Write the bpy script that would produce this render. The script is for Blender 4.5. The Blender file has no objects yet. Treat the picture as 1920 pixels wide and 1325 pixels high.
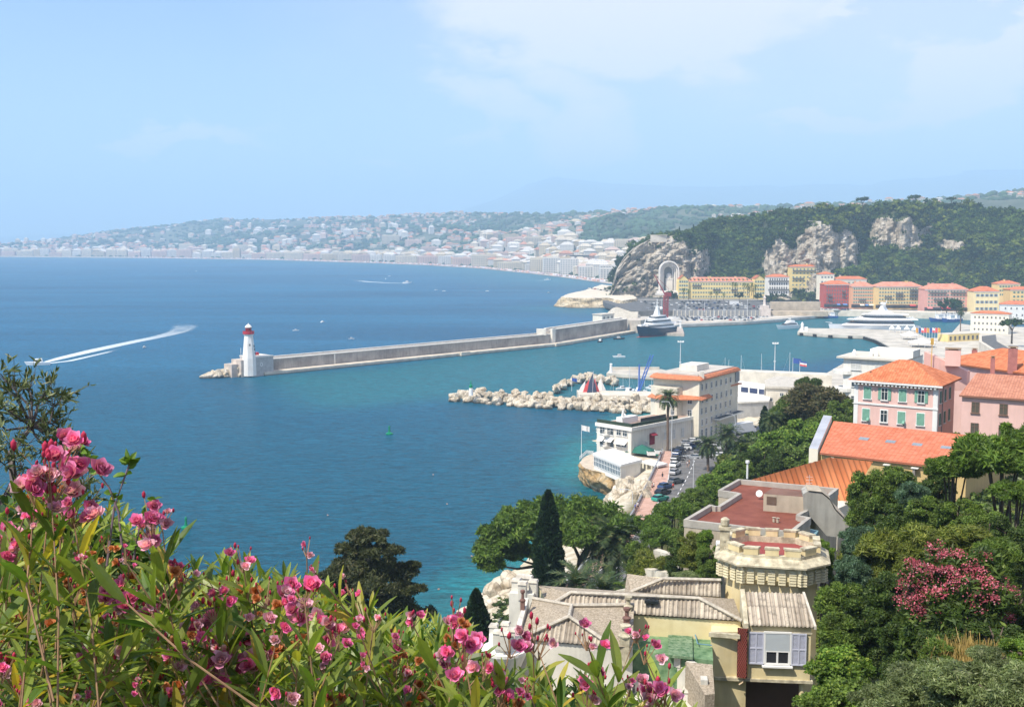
import bpy, math, random
import numpy as np
from mathutils import Vector, Matrix
R = math.radians
random.seed(7); rng = np.random.default_rng(7)
sc = bpy.context.scene
col = sc.collection
CZ, FPX, HOR = 68.0, 2100.0, 448.0
TH = math.atan((662.5 - HOR) / FPX)
CT, ST = math.cos(TH), math.sin(TH)
def ray(px, py):
 u = (px - 960) / FPX; v = (662.5 - py) / FPX
 return Vector((u, CT + v * ST, -ST + v * CT))
def G(px, py, z=0.0):
 d = ray(px, py); t = (z - CZ) / d.z
 return Vector((d.x * t, d.y * t, z))
def A(px, py, D):
 d = ray(px, py); t = D / d.y
 return Vector((d.x * t, D, CZ + d.z * t))
cam = bpy.data.cameras.new('camera'); co = bpy.data.objects.new('camera', cam); col.objects.link(co)
co.location = (0, 0, CZ); co.rotation_euler = (R(90) - TH, 0, 0)
cam.sensor_width = 36; cam.lens = 36 * FPX / 1920; cam.clip_start = 0.1; cam.clip_end = 40000
sc.camera = co
def rgb(c): return (c[0], c[1], c[2], 1)
class NT:
 def __init__(s, name):
  s.m = bpy.data.materials.new(name); s.m.use_nodes = True; s.t = s.m.node_tree; s.t.nodes.clear()
  s.out = s.t.nodes.new('ShaderNodeOutputMaterial')
 def n(s, typ, **kw):
  nd = s.t.nodes.new('ShaderNode' + typ)
  for k, v in kw.items():
   if k.startswith('_'): setattr(nd, k[1:], v)
   else:
    key = k.replace('__', ' ')
    nd.inputs[int(key[1:]) if key[0] == 'i' and key[1:].isdigit() else key].default_value = v
  return nd
 def l(s, a, b): s.t.links.new(a, b)
def mixc(N, fac, a, b, blend='MIX'):
 m = N.n('Mix', _data_type='RGBA', _blend_type=blend)
 for i, v in ((0, fac), (6, a), (7, b)):
  if hasattr(v, 'is_linked') or hasattr(v, 'links'): N.l(v, m.inputs[i])
  else: m.inputs[i].default_value = v if i == 0 else rgb(v)
 return m.outputs[2]
def ramp(N, src, stops):
 r = N.n('ValToRGB'); e = r.color_ramp.elements
 while len(e) < len(stops): e.new(0.5)
 for k, (p, c) in enumerate(stops):
  e[k].position = p; e[k].color = rgb(c) if not isinstance(c, (int, float)) else (c, c, c, 1)
 N.l(src, r.inputs[0]); return r.outputs[0]
MATS = {}
def mat(name, c, rough=0.8, var=0.15, vs=0.5, c2=None, bump=0.0, bs=8.0, spec=0.3, metal=0.0, world=False, streak=0.0):
 """plain surface with noise-driven wear"""
 if name in MATS: return MATS[name]
 N = NT(name)
 p = N.n('BsdfPrincipled', Roughness=rough, Metallic=metal); p.inputs['Specular IOR Level'].default_value = spec
 if world: src = N.n('NewGeometry').outputs['Position']
 else: src = N.n('TexCoord').outputs['Object']
 no = N.n('TexNoise', Scale=vs, Detail=5.0, Roughness=0.62); N.l(src, no.inputs['Vector'])
 a = tuple(max(0, x * (1 - var)) for x in c); b = c2 or tuple(min(1, x * (1 + var)) for x in c)
 cc = ramp(N, no.outputs[0], [(0.34, a), (0.66, b)])
 if world and name != 'far_land':
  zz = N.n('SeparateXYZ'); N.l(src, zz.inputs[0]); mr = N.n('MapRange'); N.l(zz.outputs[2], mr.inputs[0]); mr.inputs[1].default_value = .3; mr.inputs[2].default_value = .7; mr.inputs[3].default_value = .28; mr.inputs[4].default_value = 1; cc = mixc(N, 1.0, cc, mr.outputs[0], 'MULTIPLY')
 if streak:
  mp = N.n('Mapping'); mp.inputs['Scale'].default_value = (1.3, 1.3, 0.12); N.l(src, mp.inputs[0])
  n2 = N.n('TexNoise', Scale=1.2, Detail=4.0); N.l(mp.outputs[0], n2.inputs['Vector'])
  s = ramp(N, n2.outputs[0], [(0.45, 1.0), (0.75, 1.0 - streak)])
  cc = mixc(N, 1.0, cc, s, 'MULTIPLY')
 N.l(cc, p.inputs['Base Color'])
 if bump:
  n3 = N.n('TexNoise', Scale=bs, Detail=6.0); N.l(src, n3.inputs['Vector'])
  bp = N.n('Bump', Strength=bump, Distance=0.1); N.l(n3.outputs[0], bp.inputs['Height']); N.l(bp.outputs[0], p.inputs['Normal'])
 N.l(p.outputs[0], N.out.inputs[0])
 MATS[name] = N.m; return N.m
def rock_mat(name, c1, c2, c3, s=0.08, bump=0.8, bs=0.5, dist=1.5):
 if name in MATS: return MATS[name]
 N = NT(name); p = N.n('BsdfPrincipled', Roughness=0.9); p.inputs['Specular IOR Level'].default_value = 0.15
 g = N.n('NewGeometry').outputs['Position']
 no = N.n('TexNoise', Scale=s, Detail=8.0, Roughness=0.68); N.l(g, no.inputs['Vector'])
 cc = ramp(N, no.outputs[0], [(0.33, c1), (0.5, c2), (0.66, c3)])
 mp = N.n('Mapping'); mp.inputs['Scale'].default_value = (1, 1, 0.35); N.l(g, mp.inputs[0])
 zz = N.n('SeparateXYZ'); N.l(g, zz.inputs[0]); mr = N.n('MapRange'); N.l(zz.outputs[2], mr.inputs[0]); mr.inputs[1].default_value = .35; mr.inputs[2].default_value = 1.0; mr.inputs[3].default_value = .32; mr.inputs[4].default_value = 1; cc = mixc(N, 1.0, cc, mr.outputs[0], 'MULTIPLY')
 v = N.n('TexVoronoi', Scale=bs * 0.5, _feature='DISTANCE_TO_EDGE'); N.l(mp.outputs[0], v.inputs['Vector'])
 cr = ramp(N, v.outputs[0], [(0.0, 0.5), (0.12, 1.0)])
 cc = mixc(N, 0.85, cc, cr, 'MULTIPLY')
 N.l(cc, p.inputs['Base Color'])
 n3 = N.n('TexNoise', Scale=bs, Detail=9.0, Roughness=0.7); N.l(g, n3.inputs['Vector'])
 bp = N.n('Bump', Strength=bump, Distance=dist); N.l(n3.outputs[0], bp.inputs['Height']); N.l(bp.outputs[0], p.inputs['Normal'])
 N.l(p.outputs[0], N.out.inputs[0]); MATS[name] = N.m; return N.m
def leaf_mat(name, c1, c2, c3=None, trans=0.25, rough=0.55, ns=0.5, spec=0.3, world=True):
 """foliage: colour varies leaf by leaf and clump by clump"""
 if name in MATS: return MATS[name]
 N = NT(name); g = N.n('NewGeometry')
 stops = [(0.0, c1), (0.86, c2)] + ([(0.99, c3)] if c3 else [])
 cc = ramp(N, g.outputs['Random Per Island'], stops)
 no = N.n('TexNoise', Scale=ns, Detail=2.0)
 N.l(g.outputs['Position'] if world else N.n('TexCoord').outputs['Object'], no.inputs['Vector'])
 f = ramp(N, no.outputs[0], [(0.35, 0.62), (0.65, 1.3)])
 cc = mixc(N, 1.0, cc, f, 'MULTIPLY')
 p = N.n('BsdfPrincipled', Roughness=rough); p.inputs['Specular IOR Level'].default_value = spec
 N.l(cc, p.inputs['Base Color'])
 t = N.n('BsdfTranslucent'); N.l(mixc(N, 1.0, cc, (1.2, 1.35, 0.6), 'MULTIPLY'), t.inputs[0])
 ms = N.n('MixShader', Fac=trans); N.l(p.outputs[0], ms.inputs[1]); N.l(t.outputs[0], ms.inputs[2])
 N.l(ms.outputs[0], N.out.inputs[0]); MATS[name] = N.m; return N.m
def tile_mat(name, c1, c2, pu=0.25, pv=0.35, depth=0.6, lichen=None, gap=0.55):
 """roof tiles; UV in metres: u along the eave, v up the slope"""
 if name in MATS: return MATS[name]
 N = NT(name); p = N.n('BsdfPrincipled', Roughness=0.85); p.inputs['Specular IOR Level'].default_value = 0.15
 uv = N.n('UVMap').outputs[0]; sx = N.n('SeparateXYZ'); N.l(uv, sx.inputs[0])
 def m(op, a, b=None, c=None):
  nd = N.n('Math', _operation=op)
  for i, v in enumerate((a, b, c)):
   if v is None: continue
   if isinstance(v, (int, float)): nd.inputs[i].default_value = v
   else: N.l(v, nd.inputs[i])
  return nd.outputs[0]
 fu = m('DIVIDE', sx.outputs[0], pu); fv = m('DIVIDE', sx.outputs[1], pv)
 wave = m('ABSOLUTE', m('SUBTRACT', m('FRACT', fu), 0.5))     # 0..0.5
 row = m('FRACT', fv)
 cell = N.n('CombineXYZ'); N.l(m('FLOOR', fu), cell.inputs[0]); N.l(m('FLOOR', fv), cell.inputs[1])
 wn = N.n('TexWhiteNoise', _noise_dimensions='2D'); N.l(cell.outputs[0], wn.inputs[0])
 big = N.n('TexNoise', Scale=0.35, Detail=4.0); N.l(uv, big.inputs['Vector'])
 k = m('ADD', m('MULTIPLY', wn.outputs[0], 0.5), m('MULTIPLY', big.outputs[0], 0.7))
 cc = ramp(N, k, [(0.25, c1), (0.85, c2)])
 if lichen:
  l2 = N.n('TexNoise', Scale=1.6, Detail=6.0, Roughness=0.75); N.l(uv, l2.inputs['Vector'])
  cc = mixc(N, ramp(N, l2.outputs[0], [(0.5, 0.0), (0.62, 0.75)]), cc, lichen)
 g = ramp(N, wave, [(0.30, 1.0), (0.5, gap)]); g2 = ramp(N, row, [(0.0, gap), (0.14, 1.0)])
 cc = mixc(N, 1.0, mixc(N, 1.0, cc, g, 'MULTIPLY'), g2, 'MULTIPLY')
 N.l(cc, p.inputs['Base Color'])
 bp = N.n('Bump', Strength=depth, Distance=0.06); N.l(m('SUBTRACT', 1.0, m('MULTIPLY', wave, 2.0)), bp.inputs['Height']); N.l(bp.outputs[0], p.inputs['Normal'])
 N.l(p.outputs[0], N.out.inputs[0]); MATS[name] = N.m; return N.m
def glass_mat():
 return mat('window_glass', (0.035, 0.05, 0.06), rough=0.08, var=0.4, vs=1.0, spec=0.8)
def _link(o, parent):
 col.objects.link(o)
 if parent is not None: o.parent = parent
def npmesh(name, V, F, mats, parent=None, smooth=False, mi=None, attrs=None, link=True):
 V = np.asarray(V, dtype=np.float32); F = np.asarray(F, dtype=np.int32)
 me = bpy.data.meshes.new(name); k = F.shape[1]; m = F.shape[0]
 me.vertices.add(len(V)); me.vertices.foreach_set('co', V.ravel())
 me.loops.add(m * k); me.loops.foreach_set('vertex_index', F.ravel())
 me.polygons.add(m); me.polygons.foreach_set('loop_start', np.arange(0, m * k, k, dtype=np.int32))
 if smooth: me.polygons.foreach_set('use_smooth', np.ones(m, dtype=bool))
 else: me.polygons.foreach_set('use_smooth', np.zeros(m, dtype=bool))
 if not isinstance(mats, (list, tuple)): mats = [mats]
 for x in mats: me.materials.append(x)
 if mi is not None: me.polygons.foreach_set('material_index', np.asarray(mi, dtype=np.int32))
 for an, av in (attrs or {}).items():
  at = me.attributes.new(an, 'FLOAT', 'POINT'); at.data.foreach_set('value', np.asarray(av, dtype=np.float32))
 me.update(calc_edges=True)
 o = bpy.data.objects.new(name, me)
 if link: _link(o, parent)
 return o
class MB:
 def __init__(s): s.v = []; s.f = []; s.m = []; s.uv = []
 def face(s, pts, mi=0, uvs=None):
  b = len(s.v); s.v += [tuple(p) for p in pts]; s.f.append(tuple(range(b, b + len(pts)))); s.m.append(mi)
  s.uv.append(uvs or [(0, 0)] * len(pts))
 def poly(s, V, F, mi=0):
  b = len(s.v); s.v += [tuple(p) for p in V]
  for f in F: s.f.append(tuple(b + i for i in f)); s.m.append(mi); s.uv.append([(0, 0)] * len(f))
 def box(s, c, d, yaw=0.0, mi=0, taper=1.0):
  x, y, z = d[0] / 2, d[1] / 2, d[2] / 2; ca, sa = math.cos(yaw), math.sin(yaw)
  V = []
  for sz in (-1, 1):
   k = taper if sz > 0 else 1
   for sx, sy in ((-1, -1), (1, -1), (1, 1), (-1, 1)):
    a, b = sx * x * k, sy * y * k
    V.append((c[0] + a * ca - b * sa, c[1] + a * sa + b * ca, c[2] + sz * z))
  s.poly(V, [(3, 2, 1, 0), (4, 5, 6, 7), (0, 1, 5, 4), (1, 2, 6, 5), (2, 3, 7, 6), (3, 0, 4, 7)], mi)
 def prism(s, pts, z0, z1, mi=0, top=None, cap=True):
  n = len(pts); area = sum(pts[i][0] * pts[(i + 1) % n][1] - pts[(i + 1) % n][0] * pts[i][1] for i in range(n))
  z0s = list(z0) if hasattr(z0, '__len__') else [z0] * n; z1s = list(z1) if hasattr(z1, '__len__') else [z1] * n
  if area < 0: pts = pts[::-1]; z0s = z0s[::-1]; z1s = z1s[::-1]
  V = [(p[0], p[1], z0s[i]) for i, p in enumerate(pts)] + [(p[0], p[1], z1s[i]) for i, p in enumerate(pts)]
  s.poly(V, [(i, (i + 1) % n, n + (i + 1) % n, n + i) for i in range(n)], mi)
  if cap: s.poly(V, [tuple(range(2 * n - 1, n - 1, -1))[::-1]], mi if top is None else top)
  s.poly(V, [tuple(range(n - 1, -1, -1))], mi)
 def tube(s, pts, r, n=8, mi=0, cap=True):
  pts = [Vector(p) for p in pts]; rs = r if hasattr(r, '__len__') else [r] * len(pts)
  V = []
  for i, p in enumerate(pts):
   t = (pts[min(i + 1, len(pts) - 1)] - pts[max(i - 1, 0)]).normalized()
   up = Vector((0, 0, 1)) if abs(t.z) < 0.95 else Vector((1, 0, 0))
   a = t.cross(up).normalized(); b = a.cross(t)
   for k in range(n):
    an = 2 * math.pi * k / n; q = p + (a * math.cos(an) + b * math.sin(an)) * rs[i]; V.append(tuple(q))
  F = []
  for i in range(len(pts) - 1):
   for k in range(n): F.append((i * n + k, i * n + (k + 1) % n, (i + 1) * n + (k + 1) % n, (i + 1) * n + k))
  if cap: F.append(tuple(range((len(pts) - 1) * n, len(pts) * n))); F.append(tuple(range(n - 1, -1, -1)))
  s.poly(V, F, mi)
 def lathe(s, prof, c=(0, 0, 0), n=16, mi=0):
  V = []
  for (r, z) in prof:
   for k in range(n): an = 2 * math.pi * k / n; V.append((c[0] + r * math.cos(an), c[1] + r * math.sin(an), c[2] + z))
  F = [(i * n + k, i * n + (k + 1) % n, (i + 1) * n + (k + 1) % n, (i + 1) * n + k) for i in range(len(prof) - 1) for k in range(n)]
  F.append(tuple(range((len(prof) - 1) * n, len(prof) * n))); s.poly(V, F, mi)
 def build(s, name, mats, parent=None, smooth=False, loc=None, bevel=0):
  me = bpy.data.meshes.new(name); me.from_pydata(s.v, [], s.f)
  if not isinstance(mats, (list, tuple)): mats = [mats]
  for m in mats: me.materials.append(m)
  me.polygons.foreach_set('material_index', s.m)
  me.polygons.foreach_set('use_smooth', [smooth] * len(s.f))
  uvl = me.uv_layers.new(name='UVMap'); uvl.data.foreach_set('uv', [c for f in s.uv for p in f for c in p])
  me.update()
  o = bpy.data.objects.new(name, me)
  if loc is not None: o.location = loc
  _link(o, parent)
  if bevel:
   b = o.modifiers.new('bevel', 'BEVEL'); b.width = bevel; b.segments = 2; b.limit_method = 'ANGLE'
  return o
def tag(o, label=None, cat=None, group=None, kind=None):
 if label: o['label'] = label
 if cat: o['category'] = cat
 if group: o['group'] = group
 if kind: o['kind'] = kind
 return o
def empty(name, label, cat, group=None, loc=(0, 0, 0), rz=0.0, scale=1.0):
 o = bpy.data.objects.new(name, None); o.location = loc; o.rotation_euler = (0, 0, rz); o.scale = (scale,) * 3
 col.objects.link(o); return tag(o, label, cat, group)
def dup(root, loc, rz=0.0, scale=None, label=None, group=None, cat=None, swap=None):
 r = root.copy(); col.objects.link(r); r.location = loc; r.rotation_euler = (0, 0, rz)
 if scale is not None: r.scale = scale if hasattr(scale, '__len__') else (scale,) * 3
 if label: r['label'] = label
 if group: r['group'] = group
 if cat: r['category'] = cat
 if swap and r.name.split('.')[0] in swap and r.data: r.data = swap[r.name.split('.')[0]]
 for ch in list(root.children):
  c = ch.copy(); col.objects.link(c); c.parent = r
  nm = c.name.split('.')[0]
  if swap and nm in swap: c.data = swap[nm]
  for g in list(ch.children):
   d = g.copy(); col.objects.link(d); d.parent = c
 return r
def recolour(me, m, slot=0):
 m2 = me.copy(); m2.materials[slot] = m; return m2
ICO_V = ICO_F = None
def ico(sub=1):
 import bmesh
 bm = bmesh.new(); bmesh.ops.create_icosphere(bm, subdivisions=sub, radius=1.0)
 V = np.array([v.co[:] for v in bm.verts]); F = np.array([[v.index for v in f.verts] for f in bm.faces]); bm.free(); return V, F
ICO1 = ico(1); ICO2 = ico(2); ICO3 = ico(3)
def interp(x, pts):
 return np.interp(x, [p[0] for p in pts], [p[1] for p in pts])
def hash3(P, s):
 return np.sin(P[:, 0] * 12.9898 * s + P[:, 1] * 78.233 * s + P[:, 2] * 37.719 * s)
def vnoise(x, y, seed=0):
 """smooth value noise, numpy"""
 xi = np.floor(x).astype(np.int64); yi = np.floor(y).astype(np.int64); xf = x - xi; yf = y - yi
 def h(a, b):
  n = (a * 374761393 + b * 668265263 + seed * 974711) & 0x7fffffff
  n = ((n ^ (n >> 13)) * 1274126177) & 0x7fffffff
  return ((n ^ (n >> 16)) & 0xffff) / 65535.0
 u = xf * xf * (3 - 2 * xf); v = yf * yf * (3 - 2 * yf)
 return (h(xi, yi) * (1 - u) + h(xi + 1, yi) * u) * (1 - v) + (h(xi, yi + 1) * (1 - u) + h(xi + 1, yi + 1) * u) * v
def fbm(x, y, o=4, seed=0):
 s = 0; a = 0.5
 for i in range(o): s = s + a * vnoise(x * 2 ** i, y * 2 ** i, seed + i * 17); a *= 0.5
 return s / (1 - 0.5 ** o)
def gridmesh(name, P, mats, parent=None, smooth=True, mi=None, attrs=None):
 """P: (rows, cols, 3)"""
 r, c = P.shape[:2]; i = np.arange(r * c).reshape(r, c)
 F = np.stack([i[:-1, :-1], i[:-1, 1:], i[1:, 1:], i[1:, :-1]], -1).reshape(-1, 4)
 return npmesh(name, P.reshape(-1, 3), F, mats, parent, smooth, mi, attrs)
SUN_AZ = math.atan2(-0.66, -0.75); SUN_EL = R(54)
SD = Vector((math.cos(SUN_EL) * math.cos(SUN_AZ), math.cos(SUN_EL) * math.sin(SUN_AZ), math.sin(SUN_EL)))
sl = bpy.data.lights.new('sun', 'SUN'); sl.energy = 5.0; sl.angle = R(0.53); sl.color = (1.0, 0.93, 0.80)
so = bpy.data.objects.new('sun', sl); so.rotation_euler = (-SD).to_track_quat('-Z', 'Y').to_euler(); so.location = (0, 0, 300); col.objects.link(so)
w = bpy.data.worlds.new('World'); sc.world = w; w.use_nodes = True; t = w.node_tree; t.nodes.clear()
def wn(typ, **kw):
 nd = t.nodes.new('ShaderNode' + typ)
 for k, v in kw.items():
  if k.startswith('_'): setattr(nd, k[1:], v)
  else: nd.inputs[k].default_value = v
 return nd
sky = wn('TexSky', _sky_type='NISHITA', _sun_disc=False, _sun_elevation=SUN_EL, _altitude=100, _air_density=1.0, _dust_density=0.6, _ozone_density=2.0)
sky.sun_rotation = math.atan2(SD.x, SD.y)
bg = wn("Background", Strength=0.122); bg2 = wn('Background', Color=(1.0, 0.90, 0.98, 1), Strength=0.92)
tc = wn('TexCoord'); sep = wn('SeparateXYZ'); t.links.new(tc.outputs['Generated'], sep.inputs[0])
def wm(op, a, b=None, c=None):
 nd = wn('Math', _operation=op)
 for i, v in enumerate((a, b, c)):
  if v is None: continue
  if isinstance(v, (int, float)): nd.inputs[i].default_value = v
  else: t.links.new(v, nd.inputs[i])
 return nd.outputs[0]
def wr(src, stops):
 r = wn('ValToRGB'); e = r.color_ramp.elements
 while len(e) < len(stops): e.new(0.5)
 for k, (p, c) in enumerate(stops): e[k].position = p; e[k].color = (c, c, c, 1)
 t.links.new(src, r.inputs[0]); return r.outputs[0]
mp = wn('Mapping'); mp.inputs['Scale'].default_value = (1.0, 1.0, 2.3); t.links.new(tc.outputs['Generated'], mp.inputs[0])
n1 = wn('TexNoise', Scale=3.0, Detail=9.0, Roughness=0.55, Distortion=0.25); t.links.new(mp.outputs[0], n1.inputs['Vector'])
n2 = wn('TexNoise', Scale=9.0, Detail=8.0, Roughness=0.6); t.links.new(mp.outputs[0], n2.inputs['Vector'])
n3 = wn('TexNoise', Scale=4.6, Detail=8.0, Roughness=0.55); t.links.new(mp.outputs[0], n3.inputs['Vector'])
az = wm('DIVIDE', sep.outputs[0], wm('MAXIMUM', sep.outputs[1], 0.05)); el = wm('DIVIDE', sep.outputs[2], wm('MAXIMUM', sep.outputs[1], 0.05))
az = wm('ADD', az, wm('MULTIPLY', wm('SUBTRACT', n1.outputs[0], .5), .42)); el = wm('ADD', el, wm('MULTIPLY', wm('SUBTRACT', wm('ADD', wm('MULTIPLY', n2.outputs[0], .5), wm('MULTIPLY', n3.outputs[0], .5)), .5), .26))
def blob(cx, cy, rx, ry):
 a = wm('POWER', wm('DIVIDE', wm('SUBTRACT', az, cx), rx), 2.0); b = wm('POWER', wm('DIVIDE', wm('SUBTRACT', el, cy), ry), 2.0)
 return wm('MAXIMUM', wm('SUBTRACT', 1.0, wm('ADD', a, b)), 0.0)
def bl(px, py, rx, ry): return blob((px - 960) / FPX, (HOR - py) / FPX, rx / FPX, ry / FPX)
veil = wm('MULTIPLY', wr(wm('ADD', az, 0.5), [(0.25, 0.0), (0.75, 1.0)]), wr(el, [(0.0, 0.35), (0.15, 0.8)]))
cum = wm('ADD', wm('ADD', bl(1180, 20, 420, 150), bl(835, 180, 110, 85)), wm('ADD', wm('ADD', bl(1030, 210, 170, 90), bl(1640, -10, 200, 60)), wm('ADD', bl(1890, 30, 80, 150), bl(1560, 215, 160, 50))))
cum = wm('ADD', cum, wm('ADD', bl(1840, 170, 220, 80), wm('ADD', bl(650, 285, 80, 22), bl(450, 285, 110, 30))))
cn = wm('ADD', wm('MULTIPLY', n1.outputs[0], 0.6), wm('MULTIPLY', n2.outputs[0], 0.4))
cl = wr(wm('ADD', wm('MULTIPLY', wm('MINIMUM', cum, 1.0), 0.26), cn), [(0.50, 0.0), (0.62, 0.5), (0.78, 1.0)])
other = wr(n1.outputs[0], [(0.62, 0.0), (0.75, 0.5)])
cl = wm('MULTIPLY', wm('MINIMUM', wm('MULTIPLY', cum, 1.8), 1.0), cl)
fac = wm('MINIMUM', wm('ADD', wm('ADD', wm('MULTIPLY', cl, 0.74), wm('MULTIPLY', veil, 0.5)), wm('MULTIPLY', wm('MULTIPLY', veil, n1.outputs[0]), 0.25)), 0.9)
mx = wn('MixShader'); t.links.new(fac, mx.inputs[0]); tint = wn('Mix', _data_type='RGBA', _blend_type='MULTIPLY'); tint.inputs[0].default_value = 1; tint.inputs[7].default_value = (0.95, 0.97, 1.10, 1); t.links.new(sky.outputs[0], tint.inputs[6]); t.links.new(tint.outputs[2], bg.inputs[0])
t.links.new(bg.outputs[0], mx.inputs[1]); t.links.new(bg2.outputs[0], mx.inputs[2])
wo = wn('OutputWorld'); t.links.new(mx.outputs[0], wo.inputs[0])
sc.view_settings.view_transform = 'Standard'; sc.view_settings.look = 'None'; sc.view_settings.exposure = 0.40; sc.view_settings.gamma = 1
sc.cycles.use_denoising = True
sc.cycles.max_bounces = 5; sc.cycles.diffuse_bounces = 2; sc.cycles.glossy_bounces = 2; sc.cycles.transmission_bounces = 2
sc.cycles.volume_bounces = 2; sc.cycles.transparent_max_bounces = 10
sc.cycles.use_adaptive_sampling = True; sc.cycles.adaptive_threshold = 0.015
N = NT('haze_air'); pv = N.n('VolumePrincipled', Density=0.00017, Anisotropy=0.0); pv.inputs['Color'].default_value = (0.56, 0.79, 1.0, 1)
N.l(pv.outputs[0], N.out.inputs['Volume'])
hz = MB(); hz.box((800, 10300, 545), (27500, 23800, 1160)); hzo = hz.build('haze', N.m); tag(hzo, kind='stuff')
def P3(v): return (v.x, v.y, v.z)
COAST = [(-60, 175), P3(G(700, 1240))[:2], P3(G(860, 1190))[:2], P3(G(905, 1110))[:2], P3(G(960, 1075))[:2], P3(G(985, 1035))[:2], P3(G(1030, 1000))[:2],
  P3(G(1060, 965))[:2], P3(G(1105, 950))[:2], P3(G(1150, 946))[:2], P3(G(1185, 938))[:2], P3(G(1180, 925))[:2], P3(G(1130, 912))[:2], P3(G(1084, 903))[:2], P3(G(1082, 878))[:2],
  P3(G(1100, 835))[:2], P3(G(1150, 800))[:2], P3(G(1225, 772))[:2]]
COAST = np.array(COAST)
ctrl = []
def cp(px, py, z): ctrl.append(P3(G(px, py, z)))
def cw(x, y, z): ctrl.append((x, y, z))
ROADZ = [(1090, 1110, 10.2), (1130, 1075, 10.0), (1190, 1000, 9.6), (1240, 930, 9.0), (1262, 890, 8.4), (1290, 860, 8.0), (1350, 838, 7.0), (1420, 810, 6.0), (1480, 785, 5.0)]
for a in ROADZ: cp(*a)
for a in [(1060, 1100, 9.5), (1120, 1020, 8.5), (1170, 965, 6), (1205, 925, 6), (1140, 960, 1.5), (1000, 1080, 4.5), (940, 1120, 4), (880, 1190, 3.0), (1120, 880, -4), (1092, 892, -4), (1150, 900, -4), (1175, 925, -2)]: cp(*a)
for i in range(len(COAST)):
 if i not in (10, 11, 12, 13, 14): cw(COAST[i][0], COAST[i][1], 0.0)
for (x, y) in [(-60, 230), (-20, 260), (-5, 300), (0, 250), (-30, 210), (10, 380), (30, 420)]: cw(x, y, -6)
for (x, y, z) in [(-3, 3, 66.0), (0, 0.2, 66.3), (4, 3, 66.0), (-3, 10, 60), (2, 10, 60), (10, 10, 61), (18, 10, 62), (0, 20, 54.5), (10, 20, 55), (16, 22, 55.5), (-15, 20, 54), (0, 30, 49), (12, 30, 50), (20, 32, 52), (30, 30, 55),
    (0, 45, 41), (12, 45, 42), (22, 47, 46), (35, 45, 50), (-15, 50, 36), (0, 62, 37), (13, 62, 38), (26, 62, 42), (40, 62, 46), (0, 80, 30), (15, 80, 33), (30, 80, 39.5), (50, 80, 43), (65, 80, 46),
    (-25, 100, 14), (0, 105, 22), (12, 105, 25), (30, 100, 33), (55, 105, 39), (20, 92, 38), (24, 84, 38.5), (35, 112, 37.5), (60, 148, 36), (85, 150, 38), (80, 105, 42), (10, 140, 15), (30, 140, 20), (45, 140, 31), (75, 140, 33), (110, 140, 40), (25, 165, 12), (38, 175, 15), (60, 175, 29), (90, 180, 31), (130, 180, 38),
    (-40, 130, 6), (-10, 150, 7), (50, 215, 16), (65, 225, 26), (100, 225, 28), (150, 220, 38), (62, 260, 12), (82, 265, 22), (120, 280, 24), (180, 280, 36), (-60, 60, 22), (-60, 100, 10),
    (95, 330, 12), (120, 340, 14), (160, 350, 13), (230, 340, 18), (85, 400, 3), (110, 420, 4), (140, 430, 8), (200, 430, 8), (130, 480, 4), (180, 480, 4), (260, 450, 10), (250, 100, 55), (250, 200, 50), (60, 20, 62), (120, 20, 66)]: cw(x, y, z)
ctrl = np.array(ctrl)
def tps_fit(P):
 n = len(P); d = np.sqrt(((P[:, None, :2] - P[None, :, :2]) ** 2).sum(-1)) / 100
 K = np.where(d > 0, d ** 2 * np.log(d + 1e-9), 0) + np.eye(n) * 0.02
 Q = np.c_[np.ones(n), P[:, :2] / 100]; Am = np.block([[K, Q], [Q.T, np.zeros((3, 3))]])
 return np.linalg.solve(Am, np.r_[P[:, 2], 0, 0, 0])
TW = tps_fit(ctrl)
road_pts = np.array([P3(G(*a)) for a in ROADZ])
def seg_dist(X, Y, L):
 best = np.full(X.shape, 1e9); zz = np.zeros(X.shape)
 for i in range(len(L) - 1):
  a, b = L[i], L[i + 1]; dx, dy = b[0] - a[0], b[1] - a[1]; t = np.clip(((X - a[0]) * dx + (Y - a[1]) * dy) / (dx * dx + dy * dy), 0, 1)
  d = np.hypot(X - a[0] - t * dx, Y - a[1] - t * dy); k = d < best; best = np.where(k, d, best)
  if len(a) > 2: zz = np.where(k, a[2] + t * (b[2] - a[2]), zz)
 return best, zz
def terr(X, Y):
 X = np.atleast_1d(np.asarray(X, float)); Y = np.atleast_1d(np.asarray(Y, float)); sh = X.shape; x = X.ravel(); y = Y.ravel()
 d = np.sqrt((x[:, None] - ctrl[None, :, 0]) ** 2 + (y[:, None] - ctrl[None, :, 1]) ** 2) / 100
 z = np.where(d > 0, d ** 2 * np.log(d + 1e-9), 0) @ TW[:-3] + TW[-3] + TW[-2] * x / 100 + TW[-1] * y / 100
 z = z.reshape(sh)
 rd, rz = seg_dist(X, Y, road_pts)
 k = np.clip((rd - 8) / 8, 0, 1); z = (rz - 0.5) * (1 - k) + z * k
 z = np.where(np.hypot(X, Y) < 16, np.minimum(z, 66.2 - 0.52 * np.maximum(Y - 1.0, 0)), z)
 return z
def tz(x, y): return float(terr([x], [y])[0])
gx = np.concatenate([np.arange(-70, 110, 1.6), np.arange(110, 300, 6)]); gy = np.concatenate([np.arange(-14, 300, 1.8), np.arange(300, 520, 5)])
GX, GY = np.meshgrid(gx, gy); GZ = np.vstack([terr(GX[i:i + 20], GY[i:i + 20]) for i in range(0, len(gy), 20)])
rn = fbm(GX / 5, GY / 5, 4, 3) - 0.5; rd_, _ = seg_dist(GX, GY, road_pts)
rocky = np.clip(1 - np.abs(GZ - 2.0) / 5.0, 0, 1) * np.clip((rd_ - 6) / 6, 0, 1)
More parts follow.
